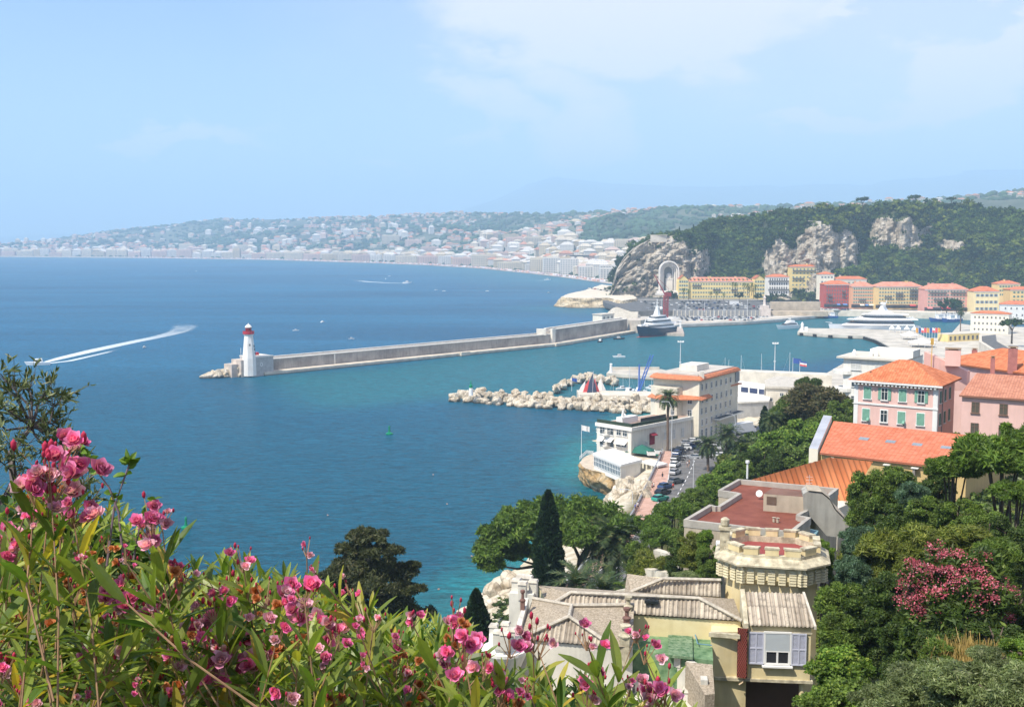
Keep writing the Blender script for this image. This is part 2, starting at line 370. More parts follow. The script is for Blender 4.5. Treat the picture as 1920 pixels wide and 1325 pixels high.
GZ = GZ + rn * (0.5 + 3.2 * rocky) * np.clip((rd_ - 7) / 6, 0, 1) * np.clip(np.hypot(GX, GY) / 20, 0, 1)
limestone = rock_mat('shore_rock', (0.46, 0.40, 0.30), (0.62, 0.56, 0.45), (0.72, 0.67, 0.56), s=0.12, bump=0.7, bs=0.7, dist=0.5)
def ground_mat():
 N = NT('hillside_ground'); p = N.n('BsdfPrincipled', Roughness=0.95); p.inputs['Specular IOR Level'].default_value = 0.1
 g = N.n('NewGeometry').outputs['Position']; no = N.n('TexNoise', Scale=0.12, Detail=8.0, Roughness=0.7); N.l(g, no.inputs['Vector'])
 veg = ramp(N, no.outputs[0], [(0.35, (0.035, 0.055, 0.015)), (0.55, (0.10, 0.095, 0.035)), (0.7, (0.26, 0.20, 0.10))])
 n2 = N.n('TexNoise', Scale=0.3, Detail=8.0, Roughness=0.7); N.l(g, n2.inputs['Vector'])
 rk = ramp(N, n2.outputs[0], [(0.35, (0.40, 0.32, 0.20)), (0.5, (0.60, 0.53, 0.40)), (0.68, (0.74, 0.68, 0.56))])
 at = N.n('Attribute', _attribute_name='rocky'); N.l(mixc(N, at.outputs['Fac'], veg, rk), p.inputs['Base Color'])
 n3 = N.n('TexNoise', Scale=0.9, Detail=9.0, Roughness=0.7); N.l(g, n3.inputs['Vector']); bp = N.n('Bump', Strength=0.8, Distance=0.5); N.l(n3.outputs[0], bp.inputs['Height']); N.l(bp.outputs[0], p.inputs['Normal'])
 N.l(p.outputs[0], N.out.inputs[0]); return N.m
rk_attr = np.clip((8.0 - GZ) / 2.0, 0, 1)
rk_attr = np.where((GX < np.interp(GY, road_pts[:, 1], road_pts[:, 0])) & (GY > 120) & (GZ < 11), 1.0, rk_attr)
rk_attr = np.maximum(rk_attr * np.clip((rd_ - 4) / 3, 0, 1), 0)
tag(gridmesh('hillside', np.stack([GX, GY, GZ], -1), ground_mat(), attrs={'rocky': rk_attr.ravel()}), kind='structure')
FARCOAST = [(-200, 482), (0, 481.5), (300, 484), (500, 487), (600, 490), (700, 493), (800, 497), (900, 503), (1000, 513), (1060, 520), (1140, 531)]
far_pts = [P3(G(a, b, 0))[:2] for a, b in FARCOAST]
HARB = [P3(G(*a))[:2] for a in [(1190, 626), (1050, 648), (900, 662), (700, 690), (480, 707), (600, 770), (845, 745), (1100, 765), (1230, 765), (1400, 700), (1600, 665), (1700, 660), (1840, 600), (1600, 585), (1270, 612)]]
def inpoly(X, Y, P):
 ins = np.zeros(X.shape, bool); n = len(P)
 for i in range(n):
  x1, y1 = P[i][:2]; x2, y2 = P[(i + 1) % n][:2]
  c = ((y1 > Y) != (y2 > Y)) & (X < (x2 - x1) * (Y - y1) / (y2 - y1 + 1e-12) + x1); ins ^= c
 return ins
sx_ = np.concatenate([np.linspace(-5100, -300, 25), np.arange(-280, 420, 6), np.linspace(440, 6700, 25)])
sy_ = np.concatenate([np.linspace(-1300, 60, 8), np.arange(70, 1300, 7), np.linspace(1350, 10900, 40)])
SX, SY = np.meshgrid(sx_, sy_)
dc, _ = seg_dist(SX, SY, [tuple(c) for c in COAST]); nz = fbm(SX / 30, SY / 30, 4, 9)
sh = np.clip(1 - dc / (8 + 20 * nz), 0, 1) ** 1.3 * np.clip(nz * 1.9, 0.2, 1)
df, _ = seg_dist(SX, SY, far_pts); sh2 = np.clip(1 - df / 260, 0, 1) * 0.45
dm, _ = seg_dist(SX, SY, [P3(G(1040, 578))[:2], P3(G(1130, 585))[:2]]); sh3 = np.clip(1 - dm / 70, 0, 1) * 0.35
hb = inpoly(SX, SY, HARB).astype(float)
k = np.ones(5) / 5
for ax in (0, 1): hb = np.apply_along_axis(lambda v: np.convolve(v, k, 'same'), ax, hb)
near = np.clip(1 - (SY - 250) / 500, 0, 1)
def sea_mat():
 N = NT('sea_water'); g = N.n('NewGeometry').outputs['Position']
 def att(a): return N.n('Attribute', _attribute_name=a).outputs['Fac']
 big = N.n('TexNoise', Scale=0.006, Detail=5.0, Roughness=0.6, Distortion=0.6); mpb = N.n('Mapping'); mpb.inputs['Scale'].default_value = (0.35, 1.6, 1); mpb.inputs['Rotation'].default_value = (0, 0, R(-12)); N.l(g, mpb.inputs[0]); N.l(mpb.outputs[0], big.inputs['Vector'])
 deep = ramp(N, big.outputs[0], [(0.35, (0.006, 0.080, 0.165)), (0.65, (0.014, 0.130, 0.245))])
 c = mixc(N, att('near'), deep, (0.002, 0.078, 0.128))
 c = mixc(N, att('harbour'), c, (0.012, 0.130, 0.165))
 c = mixc(N, att('shallow'), c, (0.012, 0.19, 0.20))
 sg = N.n('TexNoise', Scale=0.09, Detail=5.0, Roughness=0.65); N.l(g, sg.inputs['Vector'])
 sgf = N.n('Math', _operation='MULTIPLY'); N.l(ramp(N, sg.outputs[0], [(0.5, 0.0), (0.58, 0.55)]), sgf.inputs[0]); N.l(att('shallow'), sgf.inputs[1])
 c = mixc(N, sgf.outputs[0], c, (0.02, 0.075, 0.09))
 rp0 = N.n('TexNoise', Scale=0.42, Detail=4.0, Roughness=0.72, Distortion=0.8); mpr = N.n('Mapping'); mpr.inputs['Scale'].default_value = (0.38, 1.25, 1); mpr.inputs['Rotation'].default_value = (0, 0, R(-14)); N.l(g, mpr.inputs[0]); N.l(mpr.outputs[0], rp0.inputs['Vector'])
 rp1 = N.n('TexNoise', Scale=1.6, Detail=3.0, Roughness=0.7, Distortion=0.5); N.l(mpr.outputs[0], rp1.inputs['Vector'])
 ad = N.n('Math', _operation='ADD'); N.l(rp0.outputs[0], ad.inputs[0]); N.l(rp1.outputs[0], ad.inputs[1])
 fk = ramp(N, ad.outputs[0], [(0.0, 0.0), (1.0, 1.0)])
 half = N.n('Math', _operation='MULTIPLY'); N.l(ad.outputs[0], half.inputs[0]); half.inputs[1].default_value = 0.5
 c = mixc(N, 1.0, c, ramp(N, half.outputs[0], [(0.38, 0.45), (0.62, 1.50)]), 'MULTIPLY')
 d = N.n('BsdfDiffuse'); N.l(c, d.inputs[0])
 gl = N.n('BsdfGlossy', Roughness=0.22)
 mp = N.n('Mapping'); mp.inputs['Scale'].default_value = (0.55, 1.0, 1); mp.inputs['Rotation'].default_value = (0, 0, R(-14)); N.l(g, mp.inputs[0])
 w1 = N.n('TexNoise', Scale=0.35, Detail=7.0, Roughness=0.68, Distortion=0.4); N.l(mp.outputs[0], w1.inputs['Vector'])
 bp = N.n('Bump', Strength=0.95, Distance=1.15); N.l(w1.outputs[0], bp.inputs['Height'])
 N.l(bp.outputs[0], gl.inputs['Normal']); N.l(bp.outputs[0], d.inputs['Normal'])
 fr = N.n('Fresnel', IOR=1.33); N.l(bp.outputs[0], fr.inputs['Normal'])
 fm = N.n('Math', _operation='MULTIPLY', _use_clamp=True); N.l(fr.outputs[0], fm.inputs[0]); fm.inputs[1].default_value = 0.5
 ms = N.n('MixShader'); N.l(fm.outputs[0], ms.inputs[0]); N.l(d.outputs[0], ms.inputs[1]); N.l(gl.outputs[0], ms.inputs[2]); N.l(ms.outputs[0], N.out.inputs[0]); return N.m
tag(gridmesh('sea', np.stack([SX, SY, np.zeros_like(SX)], -1), sea_mat(), attrs={'shallow': np.clip(np.maximum(np.maximum(sh, sh2), sh3), 0, 1).ravel(), 'harbour': hb.ravel(), 'near': near.ravel()}), kind='structure')
SKYL = [(-250, 455), (0, 461), (90, 452), (200, 437), (300, 425), (420, 412), (560, 412), (700, 408), (860, 401), (1000, 402), (1150, 397), (1300, 392), (1450, 389), (1600, 381), (1750, 372), (1860, 364), (1920, 358), (2200, 350)]
fx = np.linspace(-180, 2150, 300)
rows = [0, 12, 60, 150, 400] + list(np.linspace(520, 2300, 60)) + [2800, 3400]
Dsh = np.array([G(a, interp(a, FARCOAST + [(1300, 545), (2200, 600)]), 0).y for a in fx])
def far_point(px, s):
 ds = np.interp(px, fx, Dsh); D = ds + s
 X = (px - 960) / FPX * D
 Dr = ds + 2300; zr = CZ + (HOR - interp(px, SKYL)) / FPX * Dr
 f = np.clip((s - 420) / (2300 - 420), 0, 1); n = fbm(X / 260, D / 420, 4, 21) - 0.5
 z = 3 + (zr - 3) * f ** 0.75 + n * 120 * np.sin(f * math.pi) ** 0.8
 zmax = CZ + (HOR - interp(px, SKYL)) / FPX * D
 z = np.minimum(z, zmax + np.where(s > 2250, -((s - 2300)) * 0.1, 0)); z = np.maximum(z, 2.5)
 return X, D, z
FP = []
for s in rows:
 X, D, z = far_point(fx, s)
 if s == 0: z = z * 0 - 0.5
 FP.append(np.stack([X, D, z], -1))
farland = mat('far_land', (0.07, 0.10, 0.06), var=0.5, vs=0.006, c2=(0.16, 0.17, 0.11), world=True)
tag(gridmesh('far_hills', np.array(FP), farland), kind='structure')
bx = np.linspace(-180, 1150, 160); BP = []
for s, z in ((-25, 0.15), (30, 3.2), (48, 3.6)):
 ds = np.interp(bx, fx, Dsh) + s; BP.append(np.stack([(bx - 960) / FPX * ds, ds, ds * 0 + z], -1))
tag(gridmesh('beach', np.array(BP), mat('beach_pebbles', (0.46, 0.40, 0.35), var=0.25, vs=0.05, c2=(0.62, 0.54, 0.48), world=True)), kind='structure')
MT = [(-250, 452), (-60, 446), (0, 444), (120, 438), (300, 436), (600, 428), (800, 410), (870, 393), (930, 375), (990, 347), (1040, 333), (1080, 337), (1130, 345), (1250, 350), (1340, 352), (1450, 348), (1600, 346), (1700, 336), (1790, 330), (1800, 321), (1920, 320), (2300, 318)]
mx_ = np.linspace(-250, 2300, 260); MP = []
for D, k in ((10500, 0.0), (15200, 0.45), (17200, 0.8), (19000, 1.0), (20400, 0.8)):
 X = (mx_ - 960) / FPX * D; zt = CZ + (HOR - interp(mx_, MT)) / FPX * 19000
 MP.append(np.stack([X, X * 0 + D, np.minimum(np.maximum(-3, zt * k + (fbm(X / 500, D / 500 + X * 0, 4, 5) - 0.5) * 160 * (k > 0)), CZ + (HOR - interp(mx_, MT) + 0.0) / FPX * D if k else -3)], -1))
tag(gridmesh('mountains', np.array(MP), farland), kind='structure')
def house_mesh(w, d, h, roofcol, wallcol, roof='hip', name='house'):
 b = MB(); b.box((0, 0, h / 2), (w, d, h), 0, 0)
 if roof == 'hip':
  o = 0.6; e = [(-w / 2 - o, -d / 2 - o), (w / 2 + o, -d / 2 - o), (w / 2 + o, d / 2 + o), (-w / 2 - o, d / 2 + o)]; rz = h + min(w, d) * 0.22; r = max(0, (w - d) / 2)
  V = [(x, y, h + 0.02) for x, y in e] + [(-r, 0, rz), (r, 0, rz)]
  b.poly(V, [(0, 1, 5, 4), (1, 2, 5), (2, 3, 4, 5), (3, 0, 4), (3, 2, 1, 0)], 1)
 else:
  b.box((0, 0, h + 0.5), (w * 0.94, d * 0.9, 1.0), 0, 0); b.box((w * 0.2, 0, h + 2.0), (w * 0.18, d * 0.3, 2.2), 0, 0)
 n = max(1, int(h / 3.2))
 for i in range(n):
  z = 1.9 + i * 3.2
  if z > h - 0.9: break
  k = max(2, int(w / 4.2))
  for j in range(k): b.box((-w / 2 + (j + .5) * w / k, -d / 2 - 0.03, z), (w / k * 0.42, 0.12, 1.5), 0, 2)
  k2 = max(1, int(d / 5))
  for sx in (-1, 1):
   for j in range(k2): b.box((sx * (w / 2 + 0.03), -d / 2 + (j + .5) * d / k2, z), (0.12, d / k2 * 0.4, 1.5), 0, 2)
 me_o = b.build(name, [wallcol, roofcol, mat('far_window', (0.10, 0.13, 0.16), var=0.3, rough=0.3)])
 me = me_o.data; bpy.data.objects.remove(me_o); return me
terra = mat('far_terracotta', (0.50, 0.24, 0.15), var=0.3, vs=0.2)
wc = [mat('far_wall_' + n, c, var=0.08, vs=0.1) for n, c in (('white', (0.64, 0.60, 0.55)), ('cream', (0.60, 0.52, 0.40)), ('pink', (0.58, 0.42, 0.35)), ('ochre', (0.52, 0.42, 0.28)))]
cn_ = ['white', 'cream', 'pinkish', 'ochre']
fr_ = random.Random(3)
blocks = []; villas = []
for i in range(8): blocks.append((house_mesh(fr_.uniform(24, 60), 14, fr_.uniform(18, 27), terra, wc[i % 4], 'flat', 'apartment_block'), i % 4))
for i in range(8): villas.append((house_mesh(fr_.uniform(14, 26), fr_.uniform(10, 14), fr_.uniform(7, 13), terra, wc[i % 4], 'hip', 'house'), i % 4))
frontr = []; midr = []
px = -20
while px < 1136:
 i = fr_.randrange(8); me, ci = blocks[i]; wd = me.vertices and (max(v.co.x for v in me.vertices) - min(v.co.x for v in me.vertices))
 ds = float(np.interp(px, fx, Dsh)); stp = wd / ds * FPX
 X, D, z = far_point(np.array([px + stp / 2]), 85)
 frontr.append((float(X[0]), float(D[0]), 3.0, me, ci)); px += stp + fr_.choice([0.3, 0.3, 0.5, 2.0])
def mk(lst, name, lab, cat, grp):
 for (x, y, z, me, ci) in lst:
  o = bpy.data.objects.new(name, me); col.objects.link(o); o.location = (x, y, z - 0.5); o.rotation_euler = (0, 0, fr_.uniform(-.15, .15))
  o.scale = (1, 1, fr_.choice((fr_.uniform(.6, 1), fr_.uniform(.85, 1.3)))); tag(o, lab % cn_[ci], cat, grp % cn_[ci])
mk(frontr, 'apartment_block', '%s apartment block in the row facing the beach across the bay', 'building', '%s seafront blocks across the bay')
allh = []
for _ in range(3300):
 s = 130 + (2300 - 130) * fr_.random() ** 1.15
 p = fr_.uniform(-30, 1240) if fr_.random() < 0.8 else fr_.uniform(1240, 1960)
 if p > 1240 and s < 1500: continue
 X, D, z = far_point(np.array([p]), s)
 big = s < 520 or (fr_.random() < 0.12 and s < 1500)
 if p > 900 and s < 900: big = True
 if s > 700 and fbm(X / 330, D / 330, 3, 77)[0] < 0.47: continue
 me, ci = (blocks if big else villas)[fr_.randrange(8)]
 allh.append((float(X[0]), float(D[0]), float(z[0]), me, ci, big))
fr_.shuffle(allh); indiv = [h for h in allh if h[5]][:110] + [h for h in allh if not h[5]][:110]
mk([h[:5] for h in indiv if h[5]], 'apartment_block', '%s apartment block in the hazy town behind the seafront', 'building', '%s blocks of the hazy town')
mk([h[:5] for h in indiv if not h[5]], 'house', '%s house with a terracotta roof on the hazy far hillside', 'house', '%s houses on the far hillside')
for (p, yb, yt, wpx, c, lab) in ((1098, 508, 478, 76, 1, 'long dark-windowed hotel block behind the end of the beach'), (1090, 480, 465, 60, 0, 'long white terraced block above the dark-windowed hotel'), (1035, 490, 475, 46, 0, 'pale slab block left of the dark-windowed hotel'),
        (412, 470, 452, 16, 0, 'white tower block standing above the middle of the far bay'), (720, 458, 450, 40, 1, 'cream slab block among trees on the far slope')):
 z0 = 3.0 if yb > 500 else 14.0
 g = G(p, yb, z0); sc_ = g.y / FPX; dark = 'hotel' in lab and 'dark' in lab[:20]
 b = MB(); W_ = wpx * sc_; H_ = (yb - yt) * sc_; b.box((0, 0, H_ / 2), (W_, 16, H_), 0, 0)
 nf = max(3, int(H_ / 3.1))
 for i in range(nf): b.box((0, -8.3, (i + .5) * H_ / nf), (W_ * 0.96, 0.7, H_ / nf * (0.62 if dark else 0.42)), 0, 1)
 if dark:
  for i in range(nf + 1): b.box((0, -8.9, max(.2, i * H_ / nf - .2)), (W_, 1.4, 0.45), 0, 0)
 o = b.build('apartment_block', [wc[c], mat('far_glass_dark', (0.05, 0.08, 0.11), rough=0.2)], loc=g); tag(o, lab, 'building')
def merge_np(items, name, mats_of):
 """items: (x,y,z,rot,scale,V,F,mi)"""
 Vs, Fs, Ms, n = [], [], [], 0
 for (x, y, z, r, s, V, F, m) in items:
  c, q = math.cos(r), math.sin(r); s = np.asarray(s) * np.ones(3); U = V * s
  Vs.append(np.stack([U[:, 0] * c - U[:, 1] * q + x, U[:, 0] * q + U[:, 1] * c + y, U[:, 2] + z], -1)); Fs.append(F + n); n += len(V)
  Ms.append(m if hasattr(m, '__len__') else np.full(len(F), m))
 return npmesh(name, np.vstack(Vs), np.vstack(Fs), mats_of, None, False, np.concatenate(Ms))
cubeV = np.array([(-.5, -.5, 0), (.5, -.5, 0), (.5, .5, 0), (-.5, .5, 0), (-.5, -.5, 1), (.5, -.5, 1), (.5, .5, 1), (-.5, .5, 1), (-.56, -.56, 1), (.56, -.56, 1), (.56, .56, 1), (-.56, .56, 1), (-.2, 0, 1.3), (.2, 0, 1.3)])
cubeF = np.array([(0, 1, 5, 4), (1, 2, 6, 5), (2, 3, 7, 6), (3, 0, 4, 7), (8, 9, 13, 12), (9, 10, 13, 13), (10, 11, 12, 13), (11, 8, 12, 12), (8, 11, 10, 9)])
cubeM = np.array([0, 0, 0, 0, 4, 4, 4, 4, 4])
items = []
for h in allh[220:] if False else [h for h in allh if h not in indiv]:
 bg_ = h[5]; w_ = fr_.uniform(16, 34) if bg_ else fr_.uniform(9, 22)
 m = cubeM.copy(); m[:4] = fr_.choice([0, 0, 0, 1, 1, 2, 3]); m[4:] = 4 if (not bg_ or fr_.random() < .12) and fr_.random() < .8 else m[0]
 items.append((h[0], h[1], h[2] - 1, fr_.uniform(-.5, .5), (w_, fr_.uniform(9, 14), fr_.uniform(14, 24) if bg_ else fr_.uniform(6, 11)), cubeV, cubeF, m))
def far_wall(i):
 N = NT('far_town_wall_%d' % i); g = N.n('NewGeometry').outputs['Position']; p = N.n('BsdfPrincipled', Roughness=0.8)
 sx2 = N.n('SeparateXYZ'); N.l(g, sx2.inputs[0])
 a = N.n('Math', _operation='ADD'); N.l(sx2.outputs[0], a.inputs[0]); N.l(sx2.outputs[1], a.inputs[1])
 cb = N.n('CombineXYZ'); N.l(a.outputs[0], cb.inputs[0]); N.l(sx2.outputs[2], cb.inputs[1])
 br = N.n('TexBrick', Scale=1.0); br.offset = 0; N.l(cb.outputs[0], br.inputs['Vector'])
 base = [(0.64, 0.60, 0.55), (0.60, 0.52, 0.40), (0.58, 0.42, 0.35), (0.52, 0.42, 0.28)][i]
 br.inputs['Color1'].default_value = (0.16, 0.18, 0.20, 1); br.inputs['Color2'].default_value = (0.3, 0.3, 0.3, 1); br.inputs['Mortar'].default_value = rgb(base)
 br.inputs['Brick Width'].default_value = 3.4; br.inputs['Row Height'].default_value = 3.2; br.inputs['Mortar Size'].default_value = 1.05
 N.l(br.outputs[0], p.inputs['Base Color']); N.l(p.outputs[0], N.out.inputs[0]); return N.m
tag(merge_np(items, 'far_town', [far_wall(i) for i in range(4)] + [terra]), 'hazy mass of small houses covering the far hillsides', 'town', kind='stuff')
items = []
for _ in range(9000):
 s = 40 + 2260 * fr_.random(); p = fr_.uniform(-60, 1960)
 if p > 1260 and s < 1400: continue
 X, D, z = far_point(np.array([p]), s); r = fr_.uniform(5, 13) if s > 420 else fr_.uniform(4, 7)
 dens = fbm(X / 330, D / 330, 3, 77)[0]
 if dens > 0.5 and fr_.random() < 0.5: continue
 if s < 420 and fr_.random() < 0.3: continue
 items.append((float(X[0]), float(D[0]), float(z[0]) + r * .2, 0, (r * fr_.uniform(.8, 1.6), r, r * fr_.uniform(.6, .9)), ICO1[0], ICO1[1], 0))
tag(merge_np(items, 'far_woods', [mat('far_trees', (0.045, 0.085, 0.04), var=0.5, vs=0.01, world=True)]), 'hazy blue-green trees growing between the houses of the far hillsides', 'trees', kind='stuff')
items = []
for _ in range(1500):
 p = fr_.uniform(250, 1135); X, D, z = far_point(np.array([p]), fr_.uniform(-18, 44)); c = fr_.randrange(5)
 items.append((float(X[0]), float(D[0]), 1.5, 0, (fr_.uniform(2, 4), 2, fr_.uniform(.8, 2.4)), cubeV, cubeF, np.full(9, c)))
tag(merge_np(items, 'beach_crowd', [mat('bc%d' % i, c) for i, c in enumerate([(.8, .75, .7), (.5, .3, .25), (.75, .7, .75), (.35, .3, .35), (.8, .45, .35)])]), 'bathers and parasols crowding the beach round the bay', 'crowd', kind='stuff')
HS = [(1138, 556), (1146, 535), (1156, 500), (1170, 480), (1185, 466), (1200, 457), (1215, 450), (1240, 445), (1300, 438), (1330, 422), (1380, 416), (1450, 410), (1500, 404), (1560, 402), (1600, 396), (1700, 390), (1800, 392), (1850, 400), (1920, 408), (2100, 420), (2250, 440)]
HB = [(1130, 1175), (1270, 1175), (1300, 1180), (1430, 1170), (1540, 1160), (1600, 1140), (1740, 1130), (1830, 1110), (1920, 1080), (2250, 1000)]
CL = [  # cliff windows: px centre, height fraction centre, px half width, t half width, steepness
 (1195, 0.45, 95, 0.75, 1.0), (1262, 0.40, 62, 0.50, 1.0), (1458, 0.36, 36, 0.34, 0.9), (1545, 0.55, 66, 0.30, 1.0), (1520, 0.20, 60, 0.16, 0.8), (1672, 0.68, 50, 0.21, 1.0), (1645, 0.82, 18, 0.08, .9), (1735, 0.70, 16, .1, .8), (1778, 0.56, 34, 0.08, .8), (1690, .14, 10, .05, .6)]
hx = np.linspace(1136, 2250, 330); ht = np.concatenate([np.linspace(0, 1, 120), np.linspace(1.05, 2.2, 14)])
def cliffness(px, t):
 c = np.zeros(np.broadcast(px, t).shape); n = fbm(px / 17.0 + 0 * t, t * 9 + 0 * px, 4, 31) - 0.5
 for (a, b, wx, wt, s) in CL:
  d = np.sqrt(((px - a) / wx) ** 2 + ((t - b) / wt) ** 2) + n * 0.75
  c = np.maximum(c, s * np.clip((1.05 - d) / 0.22, 0, 1))
 return c
PXG, TG = np.meshgrid(hx, ht); CG = cliffness(PXG, TG)
zb = 5.0; ys = interp(hx, HS); Db = interp(hx, HB)
zt = CZ + (HOR - ys) / FPX * (Db + 130); zt = np.maximum(zt, zb + 0.5)
Zc = np.zeros_like(PXG); Dc = np.zeros_like(PXG)
for j in range(len(ht)):
 tj = ht[j]
 if tj <= 1:
  Zc[j] = zb + (zt - zb) * tj
  if j: Dc[j] = Dc[j - 1] + (Zc[j] - Zc[j - 1]) * (1.75 * (1 - CG[j]) + 0.22 * CG[j])
 else:
  Zc[j] = zt + 2.5 * np.sin((tj - 1) * 3) - (tj - 1) ** 2 * 22; Dc[j] = Dc[119] + (tj - 1) * 170
Dc = Dc + Db
nzr = (fbm(PXG / 9, TG * 14, 5, 41) - 0.5) * 22 * CG * np.sin(np.clip(TG, 0, 1) * math.pi) ** 0.4 + (fbm(PXG / 40, TG * 3, 3, 42) - 0.5) * 22 * np.clip(TG, 0, 1)
Dh = Dc + nzr; Xh = (PXG - 960) / FPX * Dh * 0.5 + (PXG - 960) / FPX * (Dc) * 0.5
castle_rock = rock_mat('castle_cliff', (0.30, 0.235, 0.17), (0.60, 0.52, 0.41), (0.74, 0.68, 0.58), s=0.07, bump=1.0, bs=0.42, dist=3.5)
wood_floor = mat('wood_floor', (0.03, 0.05, 0.02), var=0.4, vs=0.05, c2=(0.09, 0.10, 0.04), world=True)
ii = CG[:-1, :-1] > 0.30
hill = gridmesh('castle_hill', np.stack([Xh, Dh, Zc], -1), [wood_floor, castle_rock], mi=ii.astype(int).ravel(), smooth=False); tag(hill, kind='structure')
def hill_pt(px, t):
 i = np.clip(np.searchsorted(hx, px), 1, len(hx) - 1); j = np.clip(np.searchsorted(ht, t), 1, len(ht) - 1)
 return Xh[j, i], Dh[j, i], Zc[j, i]
def crown_np(seed, R3, nclump, nleaf, leaf, flat=0.0, core=True, elong=1.9, clump_r=0.36, droop=0.0, sub=1):
 g = np.random.default_rng(seed); R3 = np.array(R3, float); V = []; F = []; n = 0; C = []
 while len(C) < nclump:
  p = g.normal(size=3); p /= np.linalg.norm(p); p *= g.uniform(0.35, 0.82) ** 0.6
  if p[2] < -0.55: continue
  if flat and p[2] < -0.1: p[2] *= 0.3
  C.append(p * R3 * (1 + 0.22 * (g.random() - 0.5)))
 C = np.array(C); rr = clump_r * R3.mean() * g.uniform(0.6, 1.25, nclump)
 ivs, ifs = (ICO1 if sub == 1 else ICO2)
 cf = []
 if core:
  for c, r in zip(C, rr):
   vv = ivs * r * 0.78 * (1 + 0.25 * (g.random((len(ivs), 1)) - 0.5)); vv[:, 2] *= 0.8; V.append(vv + c)
   F.append(np.c_[ifs, ifs[:, 2]] + n); n += len(ivs)
 k = g.integers(0, nclump, nleaf); d = g.normal(size=(nleaf, 3)); d /= np.linalg.norm(d, axis=1)[:, None]; d[:, 2] = np.where(d[:, 2] < -0.4, -d[:, 2], d[:, 2])
 P = C[k] + d * (rr[k] * g.uniform(0.62, 1.25, nleaf))[:, None] * np.array([1, 1, 0.85])
 a = g.normal(size=(nleaf, 3)) + d * 0.9; a[:, 2] -= droop; a /= np.linalg.norm(a, axis=1)[:, None]
 b = np.cross(a, d + g.normal(size=(nleaf, 3)) * 0.5); b /= np.linalg.norm(b, axis=1)[:, None] + 1e-9
 L = leaf * g.uniform(0.6, 1.3, nleaf)[:, None]; a = a * L * elong / 2; b = b * L / 2
 q = np.stack([P - a, P + b * 0.9, P + a, P - b * 0.9], 1).reshape(-1, 3); V.append(q); F.append(np.arange(len(q)).reshape(-1, 4) + n)
 return np.vstack(V), np.vstack(F)
hm = [leaf_mat('hill_leaves_%d' % i, a, b, c, trans=0.12, ns=0.05, rough=0.8, spec=0.05) for i, (a, b, c) in enumerate([((0.028, 0.056, 0.012), (0.075, 0.12, 0.024), (0.15, 0.19, 0.04)), ((0.012, 0.032, 0.012), (0.04, 0.075, 0.024), (0.08, 0.12, 0.04)), ((0.07, 0.10, 0.015), (0.15, 0.19, 0.03), (0.22, 0.24, 0.06))])]
protos = [crown_np(100 + i, (5.2 + (i % 3) * .8, 5.2 + (i % 3) * .8, 3.9 + (i % 2)), 11, 190, 1.15, elong=1.3, sub=1) for i in range(6)]
hr = random.Random(5); items = []; tries = 0
while len(items) < 3300 and tries < 16000:
 tries += 1; px = hr.uniform(1140, 2140); t = hr.uniform(0.0, 1.9) if hr.random() < .3 else hr.uniform(0.0, 1.05)
 cfac = float(cliffness(np.array([px]), np.array([t]))[0])
 if t <= 1.0 and cfac > 0.42 and hr.random() > (0.10 if px < 1320 else .03): continue
 if px < 1215 and t > 0.9 and t < 1.3 and hr.random() < .6: continue
 if 1400 < px < 1440 and 0.82 < t < 0.9: continue
 x, y, z = hill_pt(px, t); s = hr.choice((hr.uniform(.55, 1.1), hr.uniform(.9, 1.75))) * (0.45 if cfac > .3 else 1)
 if px < 1320 and t < 1.4: s *= 0.72
 V, F = protos[hr.randrange(6)]
 items.append((x + hr.uniform(-2, 2), y, z + 1.6 * s, hr.uniform(0, 6.28), (s, s, s * hr.uniform(.8, 1.1)), V, F, 0 if fbm(np.array([px / 40]), np.array([t * 4]), 2, 8)[0] < .5 else (1 if hr.random() < .6 else 2)))
tag(merge_np(items, 'hill_wood', hm), 'dense dark green wood covering the slopes and top of the castle hill', 'wood', kind='stuff')
bark = mat('bark', (0.10, 0.075, 0.055), var=0.35, vs=3.0, bump=0.5)
def tree_obj(name, label, cat, group, crown, m, trunk_h, trunk_r, limbs=4, spread=0.5, seed=0, crown_name='crown'):
 g = random.Random(seed); t_ = empty(name, label, cat, group)
 b = MB(); lean = (g.uniform(-.4, .4), g.uniform(-.4, .4)); b.tube([(0, 0, -1.5), (lean[0] * .3, lean[1] * .3, trunk_h * .5), (lean[0], lean[1], trunk_h)], [trunk_r * 1.25, trunk_r, trunk_r * .7], 8)
 Rc = np.abs(crown[0]).max(0)
 for i in range(limbs):
  a = 6.28 * (i + g.random() * .6) / max(1, limbs); q = (Rc[0] * spread * math.cos(a), Rc[1] * spread * math.sin(a), trunk_h + Rc[2] * g.uniform(.6, 1.2))
  b.tube([(lean[0] * .8, lean[1] * .8, trunk_h * .85), (lean[0] + q[0] * .45, lean[1] + q[1] * .45, trunk_h + Rc[2] * .35), q], [trunk_r * .62, trunk_r * .42, trunk_r * .16], 6)
 b.build('trunk', bark, t_, smooth=True)
 V = crown[0].copy(); V[:, 2] += trunk_h + Rc[2] * .75; npmesh(crown_name, V, crown[1], m, t_)
 return t_
skt = tree_obj('umbrella_pine', 'umbrella pine', 'tree', 'umbrella pines on the skyline of the castle hill', crown_np(11, (8, 8, 3.2), 14, 420, 1.0, flat=1, elong=1.4), hm[1], 8, .5, 5, seed=3)
spots = [(1612, 392, 1.0, 'umbrella pine with the tallest crown near the middle of the castle hill skyline'), (1708, 388, 1.0, 'broad umbrella pine with gaps under its crown on the castle hill skyline'), (1777, 392, .75, 'umbrella pine on the castle hill skyline right of the broad pine'), (1745, 395, .5, 'small round tree between two umbrella pines on the castle hill skyline'), (1535, 404, .7, 'flat dark pine on the low left part of the hill crest')]
